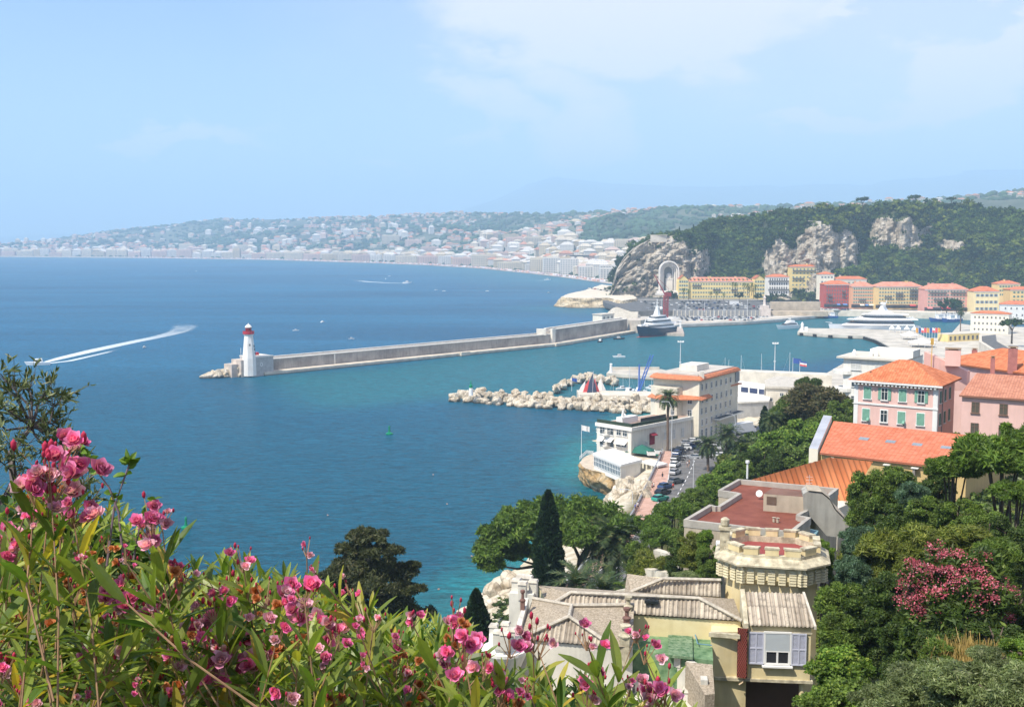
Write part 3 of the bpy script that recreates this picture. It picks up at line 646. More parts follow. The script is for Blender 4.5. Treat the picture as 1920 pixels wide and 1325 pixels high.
for k, (px, py, s, lab) in enumerate(spots):
 i = np.searchsorted(hx, px); z = Zc[119, i]; D = Dh[119, i] + 12; x = (px - 960) / FPX * D
 ztop = CZ + (HOR - (py - 22)) / FPX * D
 s2 = s
 if k == 0: o = skt; o.location = (x, D, ztop - 15 * s2); o.scale = (s2,) * 3; o['label'] = lab
 else: dup(skt, (x, D, ztop - 15 * s2), k, s2, lab)
def cypress_np(seed, h, r, n, leaf):
 g = np.random.default_rng(seed); V = []; F = []; m = 0
 z = g.uniform(0, 1, n) ** 0.85; a = g.uniform(0, 6.283, n); prof = np.sin(np.clip(z * 0.93 + 0.07, 0, 1) * math.pi) ** 0.55 * (1 - z * 0.45)
 lump = 1 + 0.28 * (vnoise(a * 1.6, z * 11, seed) - .5) + 0.2 * (vnoise(a * 4, z * 30, seed + 1) - .5)
 rr = r * prof * lump * g.uniform(0.82, 1.06, n); P = np.stack([rr * np.cos(a), rr * np.sin(a), z * h], -1)
 d = np.stack([np.cos(a), np.sin(a), 0.9 + 0 * a], -1) + g.normal(size=(n, 3)) * .45; d /= np.linalg.norm(d, axis=1)[:, None]
 b = np.cross(d, g.normal(size=(n, 3))); b /= np.linalg.norm(b, axis=1)[:, None]; L = leaf * g.uniform(.6, 1.3, n)[:, None]
 q = np.stack([P - d * L * .9, P + b * L * .5, P + d * L * .9, P - b * L * .5], 1).reshape(-1, 3)
 zz = np.linspace(0.0, 1, 16); k = 12; an = np.arange(k) * 6.283 / k; pr = np.sin(np.clip(zz * .93 + .07, 0, 1) * math.pi) ** .55 * (1 - zz * .45) * r * .8
 cv = np.stack([pr[:, None] * np.cos(an), pr[:, None] * np.sin(an), zz[:, None] * h * .97 + 0 * an], -1).reshape(-1, 3)
 idx = np.arange(16 * k).reshape(16, k); nx = np.roll(idx, -1, 1); cf = np.stack([idx[:-1], nx[:-1], nx[1:], idx[1:]], -1).reshape(-1, 4)
 return np.vstack([cv, q]), np.vstack([cf, np.arange(len(q)).reshape(-1, 4) + len(cv)])
far_cyp = empty('cypress', 'dark cypress', 'tree', 'dark cypresses at the foot of the cliff'); npmesh('crown', *cypress_np(5, 16, 2.4, 420, .9), hm[1], far_cyp); b = MB(); b.tube([(0, 0, -2), (0, 0, 3)], .35, 6); b.build('trunk', bark, far_cyp)
cyps = [(1226, 552, 1.0, 1.25, 'isolated fat cypress in front of the memorial niche, left of its arch'), (1248, 556, 1.15, .9, 'pointed cypress at the foot of the memorial arch, left edge of its opening'), (1264, 552, 1.0, .8, 'cypress hiding the right foot of the memorial arch'), (1202, 550, 1.05, .8, 'rightmost tall cypress of the clump under the sea cliff'), (1190, 550, .9, .9, 'second tall cypress of the clump under the sea cliff, counted from the cliff niche'), (1178, 550, .85, .9, 'third tall cypress of the clump under the sea cliff, counted from the cliff niche'),
  (1272, 428, .55, .8, 'thin cypress on the low left shoulder of the castle hill'), (1298, 422, .6, .8, 'thin cypress standing up from the left shoulder of the castle hill, right of another'), (1511, 402, .5, 1.2, 'pair of short dark cypresses on the hill crest, left one'), (1519, 402, .5, .8, 'pair of short dark cypresses on the hill crest, right one')]
for k, (px, py, s, fat, lab) in enumerate(cyps):
 if py > 500: g_ = G(px, py + 3, 6.0); g_.z -= 1
 else: i = np.searchsorted(hx, px); D = Dh[119, i] + 6; g_ = Vector(((px - 960) / FPX * D, D, Zc[119, i]))
 if k == 0: far_cyp.location = g_; far_cyp.scale = (fat * s, fat * s, s); far_cyp['label'] = lab
 else: dup(far_cyp, g_, k, (fat * s, fat * s, s), lab, group='dark cypresses at the foot of the cliff' if py > 500 else 'cypresses on the castle hill crest')
roundt = tree_obj('round_tree', 'round dark tree under the sea cliff', 'tree', 'round trees under the sea cliff', crown_np(21, (6, 6, 4.5), 12, 420, .95, elong=1.3), hm[1], 3.0, .35, 4, seed=5)
rt = [(1140, 549, .75), (1152, 551, .9), (1164, 552, 1.0), (1176, 553, .9), (1192, 552, .85), (1254, 562, .9), (1262, 564, .8), (1276, 556, 1.1)]
for k, (px, py, s) in enumerate(rt):
 g_ = G(px, py, 6.0); lab = 'round dark evergreen in the clump under the sea cliff' if px < 1200 else ('round evergreen at the foot of the memorial arch' if px < 1270 else 'flat topped pine at the left end of the long yellow building')
 gp = 'round trees under the sea cliff' if px < 1200 else 'round trees by the memorial'
 if k == 0: roundt.location = g_; roundt.scale = (s,) * 3; roundt['label'] = lab
 else: dup(roundt, g_, k, (s, s, s * (.7 if px == 1276 else 1)), lab, gp)
pale_stone = mat('pale_stone', (0.62, 0.56, 0.46), var=0.15, vs=0.2)
def hill_wall(px0, px1, t, hgt, label):
 b = MB(); x0, y0, z0 = hill_pt(px0, t); x1, y1, z1 = hill_pt(px1, t); z = max(z0, z1) - 1
 b.prism([(x0, y0 - 7), (x1, y1 - 7), (x1, y1 - 5.5), (x0, y0 - 5.5)], z - 3, z + hgt); b.box(((x0 + x1) / 2, (y0 + y1) / 2 - 6.3, z + hgt + .25), (abs(x1 - x0) + .8, 2.4, .5)); o = b.build('terrace_wall', pale_stone); tag(o, label, 'wall')
hill_wall(1214, 1246, 0.97, 4, 'pale terrace wall on top of the sea cliff'); hill_wall(1425, 1466, 0.80, 5, 'cream retaining wall among the trees halfway up the castle hill'); hill_wall(1502, 1530, .88, 2.5, 'narrow pale terrace wall above the central bare cliff')
mem = empty('war_memorial', 'white arched memorial niche cut into the sea cliff', 'memorial', None, A(1252, 549, 1168))
def arch_ring(b, r_o, r_i, hsp, y0, y1, n=20, mi=0):
 def prof(r): return [(-r, 0), (-r, hsp)] + [(-r * math.cos(a), hsp + r * math.sin(a)) for a in np.linspace(0, math.pi, n)][1:-1] + [(r, hsp), (r, 0)]
 o, i = prof(r_o), prof(r_i)
 for k in range(len(o) - 1):
  b.face([(o[k][0], y0, o[k][1]), (i[k][0], y0, i[k][1]), (i[k + 1][0], y0, i[k + 1][1]), (o[k + 1][0], y0, o[k + 1][1])], mi)
  b.face([(i[k][0], y0, i[k][1]), (i[k][0], y1, i[k][1]), (i[k + 1][0], y1, i[k + 1][1]), (i[k + 1][0], y0, i[k + 1][1])], mi)
  b.face([(o[k][0], y0, o[k][1]), (o[k + 1][0], y0, o[k + 1][1]), (o[k + 1][0], y1, o[k + 1][1]), (o[k][0], y1, o[k][1])], mi)
wstone = mat('memorial_stone', (0.74, 0.69, 0.62), var=0.08, vs=.2)
b = MB()
for k in range(4): arch_ring(b, 10.5 - k * 1.7, 9.2 - k * 1.7, 23, -9 + k * 2.6, -4 + k * 2.6)
b.build('arch', wstone, mem)
b = MB(); b.box((0, 4, 12), (12, 1, 30)); b.build('niche', mat('niche_stone', (0.36, 0.32, 0.27), var=.1), mem)
b = MB(); b.box((1, 0, 7), (7, 5, 14)); b.box((1, 0, 14.6), (7.6, 5.6, 1.2)); b.lathe([(3.0, 15), (3.0, 18), (2.2, 20), (0.3, 21)], (1, 0, 0), 12); b.build('urn_block', wstone, mem)
b = MB(); b.box((0, -13, 1.0), (26, 9, 3.4)); b.box((0, -18, -.4), (30, 6, 2.0)); b.build('steps', wstone, mem)
ochre_rock = rock_mat('promontory_rock', (0.34, 0.24, 0.13), (0.60, 0.49, 0.32), (0.72, 0.62, 0.46), s=0.07, bump=1.0, bs=0.4, dist=1.5)
def rocky_block(name, outline, z0, z1, m_side, m_top, seed, amp=2.0, rows=12, batter=3.0, n=120, mi_top=1, kind='structure'):
 """cliffy block: closed outline at the top, sides battered outwards and roughened"""
 P = np.array([tuple(p)[:2] for p in outline]); Q = np.vstack([P, P[:1]]); L = np.r_[0, np.cumsum(np.hypot(*(np.diff(Q, axis=0).T)))]
 s = np.linspace(0, L[-1], n + 1)[:-1]; X = np.interp(s, L, Q[:, 0]); Y = np.interp(s, L, Q[:, 1]); c = P.mean(0)
 dx = np.roll(X, -1) - np.roll(X, 1); dy = np.roll(Y, -1) - np.roll(Y, 1); l = np.hypot(dx, dy); ar = np.sum(X * np.roll(Y, -1) - np.roll(X, -1) * Y)
 nx, ny = (dy / l, -dx / l) if ar > 0 else (-dy / l, dx / l)
 Vs = []
 for j in range(rows + 1):
  f = j / rows; z = z1 + (z0 - z1) * f; u = s / 9.0 * (1 + 0 * f)
  off = batter * f ** 1.3 + (fbm(s / 6.0, s * 0 + f * 3.1 * max(1, (z1 - z0) / 8), 4, seed) - 0.5) * 2 * amp * math.sin(math.pi * min(1, f * 1.1 + .03)) ** .5 + (fbm(s / 2.0, s * 0 + f * 9, 3, seed + 5) - .5) * amp * .6 * (f > 0)
  Vs.append(np.stack([X + nx * off, Y + ny * off, np.full(n, z) + (fbm(s / 5, s * 0 + f * 5, 3, seed + 9) - .5) * amp * .5 * (0 < f < 1)], -1))
 Vs = np.array(Vs).reshape(-1, 3); idx = np.arange((rows + 1) * n).reshape(rows + 1, n); nxi = np.roll(idx, -1, 1)
 F = np.stack([idx[:-1], idx[1:], nxi[1:], nxi[:-1]], -1).reshape(-1, 4)
 if ar < 0: F = F[:, ::-1]
 b = MB(); b.v = [tuple(v) for v in Vs]; b.f = [tuple(int(q) for q in f) for f in F]; b.m = [0] * len(F); b.uv = [[(0, 0)] * 4] * len(F)
 top = [tuple(v) for v in Vs[:n]]; b.face(top if ar > 0 else top[::-1], mi_top)
 o = b.build(name, [m_side, m_top]); tag(o, kind=kind); return o
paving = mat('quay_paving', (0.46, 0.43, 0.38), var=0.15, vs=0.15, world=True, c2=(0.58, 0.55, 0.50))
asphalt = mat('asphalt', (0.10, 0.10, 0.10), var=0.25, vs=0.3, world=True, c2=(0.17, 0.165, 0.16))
prom = rocky_block('promontory', [G(1052, 552, 12), G(1066, 546, 12), G(1095, 542, 11), G(1128, 534, 9), G(1165, 540, 8), G(1195, 562, 8), G(1165, 567, 8), G(1142, 561, 8), G(1108, 556, 11), G(1075, 554, 12)], -1, 9.5, ochre_rock, mat('pale_top', (0.66, 0.58, 0.46), var=.15, vs=.1), 3, amp=3.5, rows=14, batter=9, n=170)
def sheet(name, pts, z, m, depth=4.0, kind='structure'):
 b = MB(); b.prism([tuple(p)[:2] for p in pts], z - depth, z, 0); return tag(b.build(name, m), kind=kind)
Z1, Z2 = 2.5, 7.0
sheet('port_ground', [G(1150, 569, Z1), G(1178, 600, Z1), G(1192, 616, Z1), G(1215, 613, Z1), G(1262, 611, Z1), G(1275, 608, Z1), G(1340, 605.5, Z1), G(1400, 603, Z1), G(1460, 598.5, Z1), G(1520, 593, Z1), G(1556, 589, Z1), G(1556, 585, Z1), G(1545, 584, Z1), G(1600, 584, Z1), G(1740, 588, Z1), G(1850, 592, Z1), G(2100, 600, Z1), (1100, 1250), (90, 1250), (85, 1120)], Z1, paving, 4.2)
sheet('upper_car_park', [(G(1188, 596, Z1).x, 952), G(1262, 592.6, Z1), G(1424, 592.6, Z1), (G(1432, 580, Z1).x, 985), (G(1440, 570, Z1).x, 1240), (92, 1240), (90, 1080)], Z2, asphalt, 4.5)
sheet('quay_road', [(90, 1128), (265, 1128), (265, 1136), (90, 1136)], Z2 + .05, paving, .1)
rwall = mat('retaining_wall', (0.30, 0.30, 0.30), var=.2, vs=.3, streak=.3, world=True)
b = MB(); a_, c_ = G(1262, 592.6, Z1), G(1424, 592.6, Z1); b.prism([(a_.x, a_.y - .6), (c_.x, c_.y - .6), (c_.x, c_.y - .1), (a_.x, a_.y - .1)], Z1, Z2 + .9)
for i in range(22):
 f = i / 21; b.box((a_.x + (c_.x - a_.x) * f, a_.y - .9, (Z1 + Z2) / 2), (.6, .6, Z2 - Z1 + .8), 0, 1)
tag(b.build('retaining_wall', [rwall, pale_stone]), 'grey retaining wall with pale piers between the two levels of car park', 'wall')
QE = [G(1276, 611.5, 0), G(1340, 609, 0), G(1400, 606.5, 0), G(1460, 602, 0), G(1520, 596.5, 0), G(1558, 592.5, 0)]
b = MB()
for i in range(len(QE) - 1):
 p, q = QE[i], QE[i + 1]; b.prism([(p.x, p.y - 1), (q.x, q.y - 1), (q.x, q.y + 12), (p.x, p.y + 12)], 2.2, 2.9, 0)
 n = max(2, int((q - p).length / 9))
 for k in range(n):
  r_ = p.lerp(q, k / n); b.box((r_.x, r_.y + .2, .9), (1.6, 1.6, 3.0), 0, 1)
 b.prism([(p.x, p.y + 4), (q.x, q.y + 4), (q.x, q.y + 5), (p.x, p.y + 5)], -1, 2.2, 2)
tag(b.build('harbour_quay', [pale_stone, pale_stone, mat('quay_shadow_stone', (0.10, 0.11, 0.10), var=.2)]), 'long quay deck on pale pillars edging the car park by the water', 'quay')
b = MB(); pp = [G(1240, 622, Z1), G(1283, 624, Z1), G(1279, 611, Z1), G(1250, 611, Z1)]; b.prism([(p.x, p.y) for p in pp], -1.5, 1.9)
tag(b.build('jetty', mat('jetty_stone', (0.44, 0.38, 0.32), var=.2)), 'short stone jetty beside the stern of the navy yacht', 'jetty')
b = MB(); p = G(1275.5, 615, 1.9); b.box((p.x, p.y, 4.3), (1.2, 1.2, 4.8)); b.box((p.x, p.y, 6.9), (1.7, 1.7, .5)); tag(b.build('harbour_light', mat('white_paint', (0.8, 0.8, 0.78), var=.04), ), 'stumpy white harbour light on the jetty end by the navy yacht', 'harbour light')
b = MB(); a_, c_ = G(1548, 585, Z1), G(1900, 593, Z1); b.prism([(a_.x, a_.y - 12), (c_.x, c_.y - 30), (c_.x, c_.y + 8), (a_.x, a_.y + 8)], -1, 5.2, 0)
tag(b.build('north_quay', pale_stone), kind='structure'); bpy.data.objects['north_quay'].name = 'quay_pavement'
b = MB(); a_, c_ = G(1446, 582, 6), G(1538, 582, 6); b.prism([(a_.x, a_.y), (c_.x, c_.y), (c_.x, c_.y + 6), (a_.x, a_.y + 6)], 2, 13.5); b.prism([(a_.x - 4, a_.y - 18), (c_.x + 2, c_.y - 18), (c_.x + 2, c_.y - 6), (a_.x - 4, a_.y - 6)], 2, 6.2)
tag(b.build('quay_wall', mat('tan_stone', (0.48, 0.40, 0.30), var=.2, vs=.2)), 'long tan retaining wall below the white and tall yellow houses', 'wall')
b = MB(); pts = [G(1495, 628.5, 0), G(1545, 633, 0), G(1620, 636, 0), G(1642, 643, 0), G(1664, 655, 0), G(1690, 672, 0), G(1760, 690, 0), G(2150, 700, 0), G(2150, 622, 0), G(1836, 618, 0), G(1800, 612, 0), G(1776, 640, 0), G(1738, 640, 0), G(1712, 626, 0), G(1600, 622, 0), G(1500, 621, 0)]
b.prism([(p.x, p.y) for p in pts], -2, 2.4); eg = tag(b.build('east_pier', mat('pier_concrete', (0.50, 0.46, 0.39), var=.2, vs=.12, world=True, c2=(.62, .57, .48))), kind='structure'); eg.name = 'pier_ground'
tyre = mat('rubber', (0.02, 0.02, 0.02), var=.1)
def fender(p, lab, grp):
 b = MB(); b.box((0, 0, .2), (2.6, 1.2, 2.4)); b.lathe([(1.0, -1), (1.3, -.6), (1.3, .8), (1.0, 1.2)], (0, -.3, 0), 10); o = b.build('fender', tyre, loc=(p[0], p[1], .6)); tag(o, lab, 'fender', grp); return o
f0 = None; E = [G(1495, 628.5, 0), G(1545, 633, 0), G(1620, 636, 0), G(1642, 643, 0), G(1664, 655, 0), G(1690, 672, 0)]; seglen = 0
for i in range(len(E) - 1):
 p, q = E[i], E[i + 1]; n = max(1, int((q - p).length / (9 if i < 2 else 5)))
 for k in range(n):
  r_ = p.lerp(q, (k + .3) / n)
  if f0 is None: f0 = fender((r_.x, r_.y - .6), 'black rubber fender on the edge of the concrete harbour pier', 'fenders along the pier')
  else: dup(f0, (r_.x, r_.y - .6, .6))
b = MB(); p = G(1504, 621, 2.4); b.lathe([(1.5, 0), (1.2, 1), (1.0, 4.4), (1.3, 4.6), (1.3, 5), (.8, 5.2), (.6, 6.2), (.1, 6.6)], p, 12); b.box((p.x + 2.6, p.y, p.z + 1.6), (2.4, 2.4, 3.2)); tag(b.build('harbour_light', MATS['white_paint']), 'white harbour light with a small hut on the tip of the concrete pier', 'harbour light')
b = MB(); p = G(1148, 706.5, 0); pts = [G(1137, 707, 0), G(1165, 709, 0), G(1240, 714, 0), G(1262, 705, 0), G(1240, 699, 0), G(1146, 697, 0)]; b.prism([(q.x, q.y) for q in pts], -2, 2.0); b.box((G(1190, 700, 0).x, G(1190, 700, 0).y, 2.6), (25, 1.2, 1.4))
tag(b.build('small_pier', MATS['pier_concrete']), 'short pale concrete pier with a white light on its tip', 'pier')
b = MB(); p = G(1145.5, 700, 1.6); b.lathe([(.9, 0), (.75, .4), (.6, 4.4), (.8, 4.6), (.5, 5)], p, 12); tag(b.build('harbour_light', MATS['white_paint']), 'white light post on the tip of the short pale pier', 'harbour light')
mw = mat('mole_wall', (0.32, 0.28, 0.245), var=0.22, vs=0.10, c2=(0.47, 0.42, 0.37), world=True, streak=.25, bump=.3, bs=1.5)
mtop = mat('mole_top', (0.72, 0.67, 0.58), var=.1, vs=.3, world=True)
mole = empty('breakwater', 'long straight breakwater wall running from the lighthouse to the harbour quay', 'breakwater', None, (0, 0, 0))
m0, m1, m2 = G(497, 704.5, 0), G(1052, 648.5, 0), G(1192, 624.5, 0)
def off(p, q, d):
 t_ = (q - p).normalized(); n = Vector((-t_.y, t_.x, 0)); return n * d
def strip(b, p, q, d0, d1, z0, z1, mi=0, z0b=None, z1b=None):
 a, c = off(p, q, d0), off(p, q, d1); b.prism([((p + a).x, (p + a).y), ((q + a).x, (q + a).y), ((q + c).x, (q + c).y), ((p + c).x, (p + c).y)], [z0] * 4, [z1, z1b or z1, z1b or z1, z1] if True else z1, mi)
b = MB(); strip(b, m0, m1, 0, 7, -3, 1.7); strip(b, m1, m2, 0, 7, -3, 1.8)
k1 = m0.lerp(m1, .60); strip(b, k1, k1 + (m1 - m0).normalized() * 7, -1.6, 0, -3, 2.3); strip(b, m1 - (m1 - m0).normalized() * 6, m1 + (m2 - m1).normalized() * 14, -1.2, 0, -3, 2.0)
b.build('apron', mat('apron_stone', (0.60, 0.52, 0.41), var=.2, vs=.25, world=True, c2=(.70, .62, .50)), mole)
b = MB(); strip(b, m0, m1, 7, 12, 1.0, 7.0); b.build('wall', mw, mole)
b = MB(); strip(b, m1, m2, 7, 12.5, 1.0, 9.8); b.build('raised_wall', mw, mole)
b = MB(); strip(b, m0, m1, 6.75, 9.0, 7.0, 7.5); strip(b, m1, m2, 6.75, 9.0, 9.8, 10.3); strip(b, m0, m1, 11, 12.3, 7.0, 8.2); strip(b, m1, m2, 11, 12.6, 9.8, 11); b.build('coping', mtop, mole)
b = MB(); s_ = m1 - (m1 - m0).normalized() * 1; strip(b, s_, s_ + (m2 - m1).normalized() * 4.2, 5.6, 7, 1, 10.8); b.build('pier_buttress', mtop, mole); b = MB(); s2_ = m0.lerp(m1, .215); strip(b, s2_, s2_ + (m1 - m0).normalized() * .9, 6.7, 7, 1, 7.5)
b.build('wall_joint', mtop, mole)
b = MB(); q_ = m1 + off(m0, m1, 9) - (m1 - m0).normalized() * 9; b.box((q_.x, q_.y, 9), (6, 3, 4)); b.build('parapet_block', mtop, mole)
L0 = m0 - (m1 - m0).normalized() * 1.5; ax = (m1 - m0).normalized(); yaw = math.atan2(ax.y, ax.x)
lh = empty('lighthouse', 'white tapering lighthouse with a red lantern gallery at the end of the breakwater', 'lighthouse', None, (L0.x, L0.y, 0), yaw)
white = mat('lighthouse_white', (0.80, 0.76, 0.70), var=.06, vs=.4, c2=(.85, .83, .78), streak=.12)
stone_b = mat('lighthouse_base', (0.55, 0.47, 0.40), var=.2, vs=.4, streak=.2)
b = MB(); b.box((1.3, 7, 4.6), (11.8, 12, 9.4)); b.box((1.3, 7, 9.55), (12.2, 12.4, .5), 0, 1); b.build('base_block', [mat('lighthouse_block', (0.42, .40, .38), var=.15, vs=.5, c2=(.5, .47, .44)), MATS['mole_top']], lh)
b = MB(); b.box((-7.3, 7.5, 4.2), (5.6, 9, 8.4)); b.box((-12, 9, 3.2), (4, 7, 6.4)); b.build('stone_platform', stone_b, lh)
b = MB(); n = 8; b.lathe([(3.5, .5), (3.3, 9.6), (3.25, 9.9), (2.15, 20.4), (2.6, 20.9), (2.6, 21.2)], (-5.4, 3.2, 0), 8); b.build('tower', white, lh)
b = MB()
for z in (11.6, 13.6, 15.2): b.box((-3.1 - (z - 10) * .1, 1.2 + (z - 10) * .02, z), (.8, .6, 1.1), R(45))
b.box((-6.6, .35, 16), (.5, .4, 1.0)); b.build('slit_window', MATS['window_glass'] if 'window_glass' in MATS else glass_mat(), lh)
redm = mat('lighthouse_red', (0.50, 0.03, 0.045), var=.1, rough=.4)
b = MB(); b.lathe([(2.7, 21.2), (2.75, 21.4), (2.75, 22.6), (2.6, 22.6), (2.6, 21.6), (2.5, 21.5)], (-5.4, 3.2, 0), 16)
for k in range(16): a = k * .3927; b.tube([(-5.4 + 2.75 * math.cos(a), 3.2 + 2.75 * math.sin(a), 21.2), (-5.4 + 2.75 * math.cos(a), 3.2 + 2.75 * math.sin(a), 23.0)], .07, 4)
b.build('gallery', redm, lh)
b = MB(); b.lathe([(1.5, 21.4), (1.5, 24.2), (1.7, 24.3), (1.7, 24.5)], (-5.4, 3.2, 0), 12); b.build('lantern', mat('lantern_dark_red', (0.22, 0.015, 0.02), rough=.2), lh)
b = MB(); b.lathe([(1.75, 24.5), (1.5, 25.1), (.9, 25.7), (.25, 26.0), (.2, 26.5), (.05, 26.6)], (-5.4, 3.2, 0), 14); b.build('dome', white, lh, smooth=True)
b = MB(); b.tube([(-9.5, 4, 8), (-9.5, 4, 14.5)], .12, 5); b.build('mast', white, lh); b = MB(); b.box((1.5, 9, 10.4), (3.5, 2.5, 1.5)); b.build('hut', redm, lh)
b = MB()
for k in range(14):
 a0, a1 = k * 2 * math.pi / 14, (k + 1) * 2 * math.pi / 14
 b.face([(.2 + .8 * math.cos(a0), .97, 5.8 + 1.1 * math.sin(a0)), (.2 + .8 * math.cos(a1), .97, 5.8 + 1.1 * math.sin(a1)), (.2 + .45 * math.cos(a1), .97, 5.8 + .7 * math.sin(a1)), (.2 + .45 * math.cos(a0), .97, 5.8 + .7 * math.sin(a0))])
b.build('ring_emblem', white, lh)
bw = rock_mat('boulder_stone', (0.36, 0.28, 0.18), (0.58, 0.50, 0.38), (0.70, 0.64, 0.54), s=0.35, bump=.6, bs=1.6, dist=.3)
def boulder_mesh(seed, slab=False):
 g = np.random.default_rng(seed); V = ICO2[0].copy()
 if slab: V = np.sign(V) * np.abs(V) ** 0.35
 V = V * (1 + .35 * (g.random((len(V), 1)) - .5) * (0.4 if slab else 1)); Rm = np.array(Matrix.Rotation(g.random() * 6, 3, Vector(g.normal(size=3)))); V = V * np.array([1, .8, .7]); V = V @ Rm.T
 o = npmesh('boulder', V, np.c_[ICO2[1], ICO2[1][:, 2]][:, :3], bw, link=False); return o.data
bmesh_ = [boulder_mesh(i, i % 4 != 3) for i in range(8)]
br_ = random.Random(11)
def boulder(p, s, lab, grp):
 o = bpy.data.objects.new('boulder', br_.choice(bmesh_)); col.objects.link(o); o.location = p; o.scale = (s * br_.uniform(.8, 1.4), s * br_.uniform(.8, 1.1), s * br_.uniform(.7, 1.1)); o.rotation_euler = (br_.uniform(-.5, .5), br_.uniform(-.5, .5), br_.uniform(0, 6.3)); tag(o, lab, 'boulder', grp); return o
for i in range(46):
 f = br_.random() ** .8; px = 474 - 82 * f; h_ = 4.6 * (1 - f) ** .8 + .6
 base = G(px, 708 - 3 * (1 - f), 0); base.y += br_.uniform(-2.0, 8) * (1 - f * .6); base.z = br_.uniform(0, h_) * (0.5 + .5 * min(1, (base.y - 545) / 10)); boulder(base, br_.uniform(1.8, 3.0), 'angular pale block in the heap at the foot of the lighthouse', 'blocks at the foot of the lighthouse')
FR = [(845, 752), (870, 754), (900, 757), (1000, 765), (1100, 771), (1180, 776), (1235, 776)]
for i in range(205):
 px = br_.uniform(848, 1238); yb = interp(px, FR); r_ = br_.random(); edge = min(1, (px - 844) / 40)
 p = G(px, yb, 0); wdt = 14 if px > 890 else 6; p.y += wdt * r_ * edge; p.x += (px - 960) / FPX * wdt * r_ * edge; p.z = .2 + 4.0 * r_ * (edge * .6 + .4) + br_.uniform(-.3, .5)
 boulder(p, br_.uniform(1.0, 1.9) * (1.15 if r_ < .3 else .9), 'pale limestone boulder of the long rock breakwater carrying the green light', 'boulders of the long rock breakwater')
for i in range(60):
 f = br_.random(); px = 1040 + 115 * f; y = interp(px, [(1040, 738), (1052, 728), (1075, 718), (1100, 714), (1130, 717), (1155, 722)])
 p = G(px, y, 0); p.y += br_.uniform(-6, 5); p.z = br_.uniform(.3, 2.4); boulder(p, br_.uniform(1.2, 2.2), 'pale boulder of the curved rock spit behind the dinghy sails', 'boulders of the curved spit')
for i in range(34):
 px, py = br_.uniform(1105, 1212), br_.uniform(928, 990); p = G(px, py, 2);
 if i > 24: px, py = br_.uniform(895, 965), br_.uniform(1085, 1180); p = G(px, py, 2)
 p.z = max(0, tz(p.x, p.y)) + .3; boulder(p, br_.uniform(.9, 2.3), 'pale boulder on the shore below the promenade' if i < 25 else 'pale boulder on the shore beside the white turret', 'shore boulders below the promenade' if i < 25 else 'shore boulders by the turret')
b = MB(); core = [G(px, interp(px, FR) - 4, 0) for px in (856, 900, 1000, 1100, 1235)]; back = [p + Vector((0, 13, 0)) for p in core]
b.prism([(p.x, p.y + 3) for p in core] + [(p.x, p.y) for p in reversed(back)], -2, 2.6); tag(b.build('rock_fill', bw), kind='structure'); bpy.data.objects['rock_fill'].name = 'rubble_ground'
b = MB(); a_, c_ = G(1085, 741, 4.5), G(1240, 744, 4.5); b.prism([(a_.x, a_.y), (c_.x, c_.y), (c_.x, c_.y + 14), (a_.x, a_.y + 14)], 0, 4.8); tag(b.build('sea_wall', pale_stone), 'pale concrete walkway wall behind the rock breakwater', 'wall')
p = G(883, 741, 3.6); gl_ = empty('light_beacon', 'white light post with a green top on the tip of the rock breakwater', 'beacon', None, p)
green = mat('beacon_green', (0.0, 0.22, 0.10), rough=.4)
b = MB(); b.lathe([(.95, 0), (.9, .3), (.75, 3.0), (.72, 3.1)], n=12); b.build('post', MATS['white_paint'], gl_)
b = MB(); b.lathe([(.72, 3.1), (.72, 4.2), (.5, 4.4), (.25, 4.6), (.2, 6.0), (.05, 6.1)], n=12); b.build('top', green, gl_)
def roof_plane(b, a, c, d, e, mi=0, pitch=0.0, amp=0.0, thick=0.0):
 """eave a->c, ridge e->d (d above c, e above a; d may equal e). UV in metres; pitch/amp corrugate it for real"""
 a, c, d, e = map(Vector, (a, c, d, e)); U = (c - a).normalized(); N_ = U.cross((e - a) + (d - c)).normalized()
 if N_.z < 0: N_ = -N_
 W_ = N_.cross(U); W_ = W_ if W_.z > 0 or W_.dot(e - a) > 0 else -W_
 def uv(p): q = Vector(p) - a; return (q.dot(U), q.dot(W_))
 L = (c - a).length
 if not pitch:
  P = [a, c, d] + ([e] if (e - d).length > .01 else []); b.face(P, mi, [uv(p) for p in P]); return
 ue, ve = uv(e); ud, vd = uv(d); s0, s1 = min(0, ue), max(L, ud); n = max(2, int((s1 - s0) / pitch * 4))
 def lo(s): return 0.0 if 0 <= s <= L else (ve * (s / ue) if s < 0 and ue else vd * ((s - L) / (ud - L)) if ud > L else 0.0)
 def hi(s):
  if s < ue: return ve * s / ue if ue > 0 else ve
  if s > ud: return vd * (L - s) / (L - ud) if L > ud else vd
  return ve + (vd - ve) * ((s - ue) / max(1e-6, ud - ue))
 prev = None
 for i in range(n + 1):
  s = s0 + (s1 - s0) * i / n; o = N_ * (amp * math.cos(2 * math.pi * s / pitch)); l_, h_ = lo(s), max(lo(s), hi(s))
  p, q = a + U * s + W_ * l_ + o, a + U * s + W_ * h_ + o
  if prev: b.face([prev[0], p, q, prev[1]], mi, [(prev[2], prev[3]), (s, l_), (s, h_), (prev[2], prev[4])])
  prev = (p, q, s, l_, h_)
def rect_from(P0, P1, depth, side=1):
 """front corners (left, right) and depth away from the viewer"""
 P0, P1 = Vector(P0).to_2d(), Vector(P1).to_2d(); u = (P1 - P0).normalized(); v = Vector((-u.y, u.x)); return [P0, P1, P1 + v * depth, P0 + v * depth], u, v
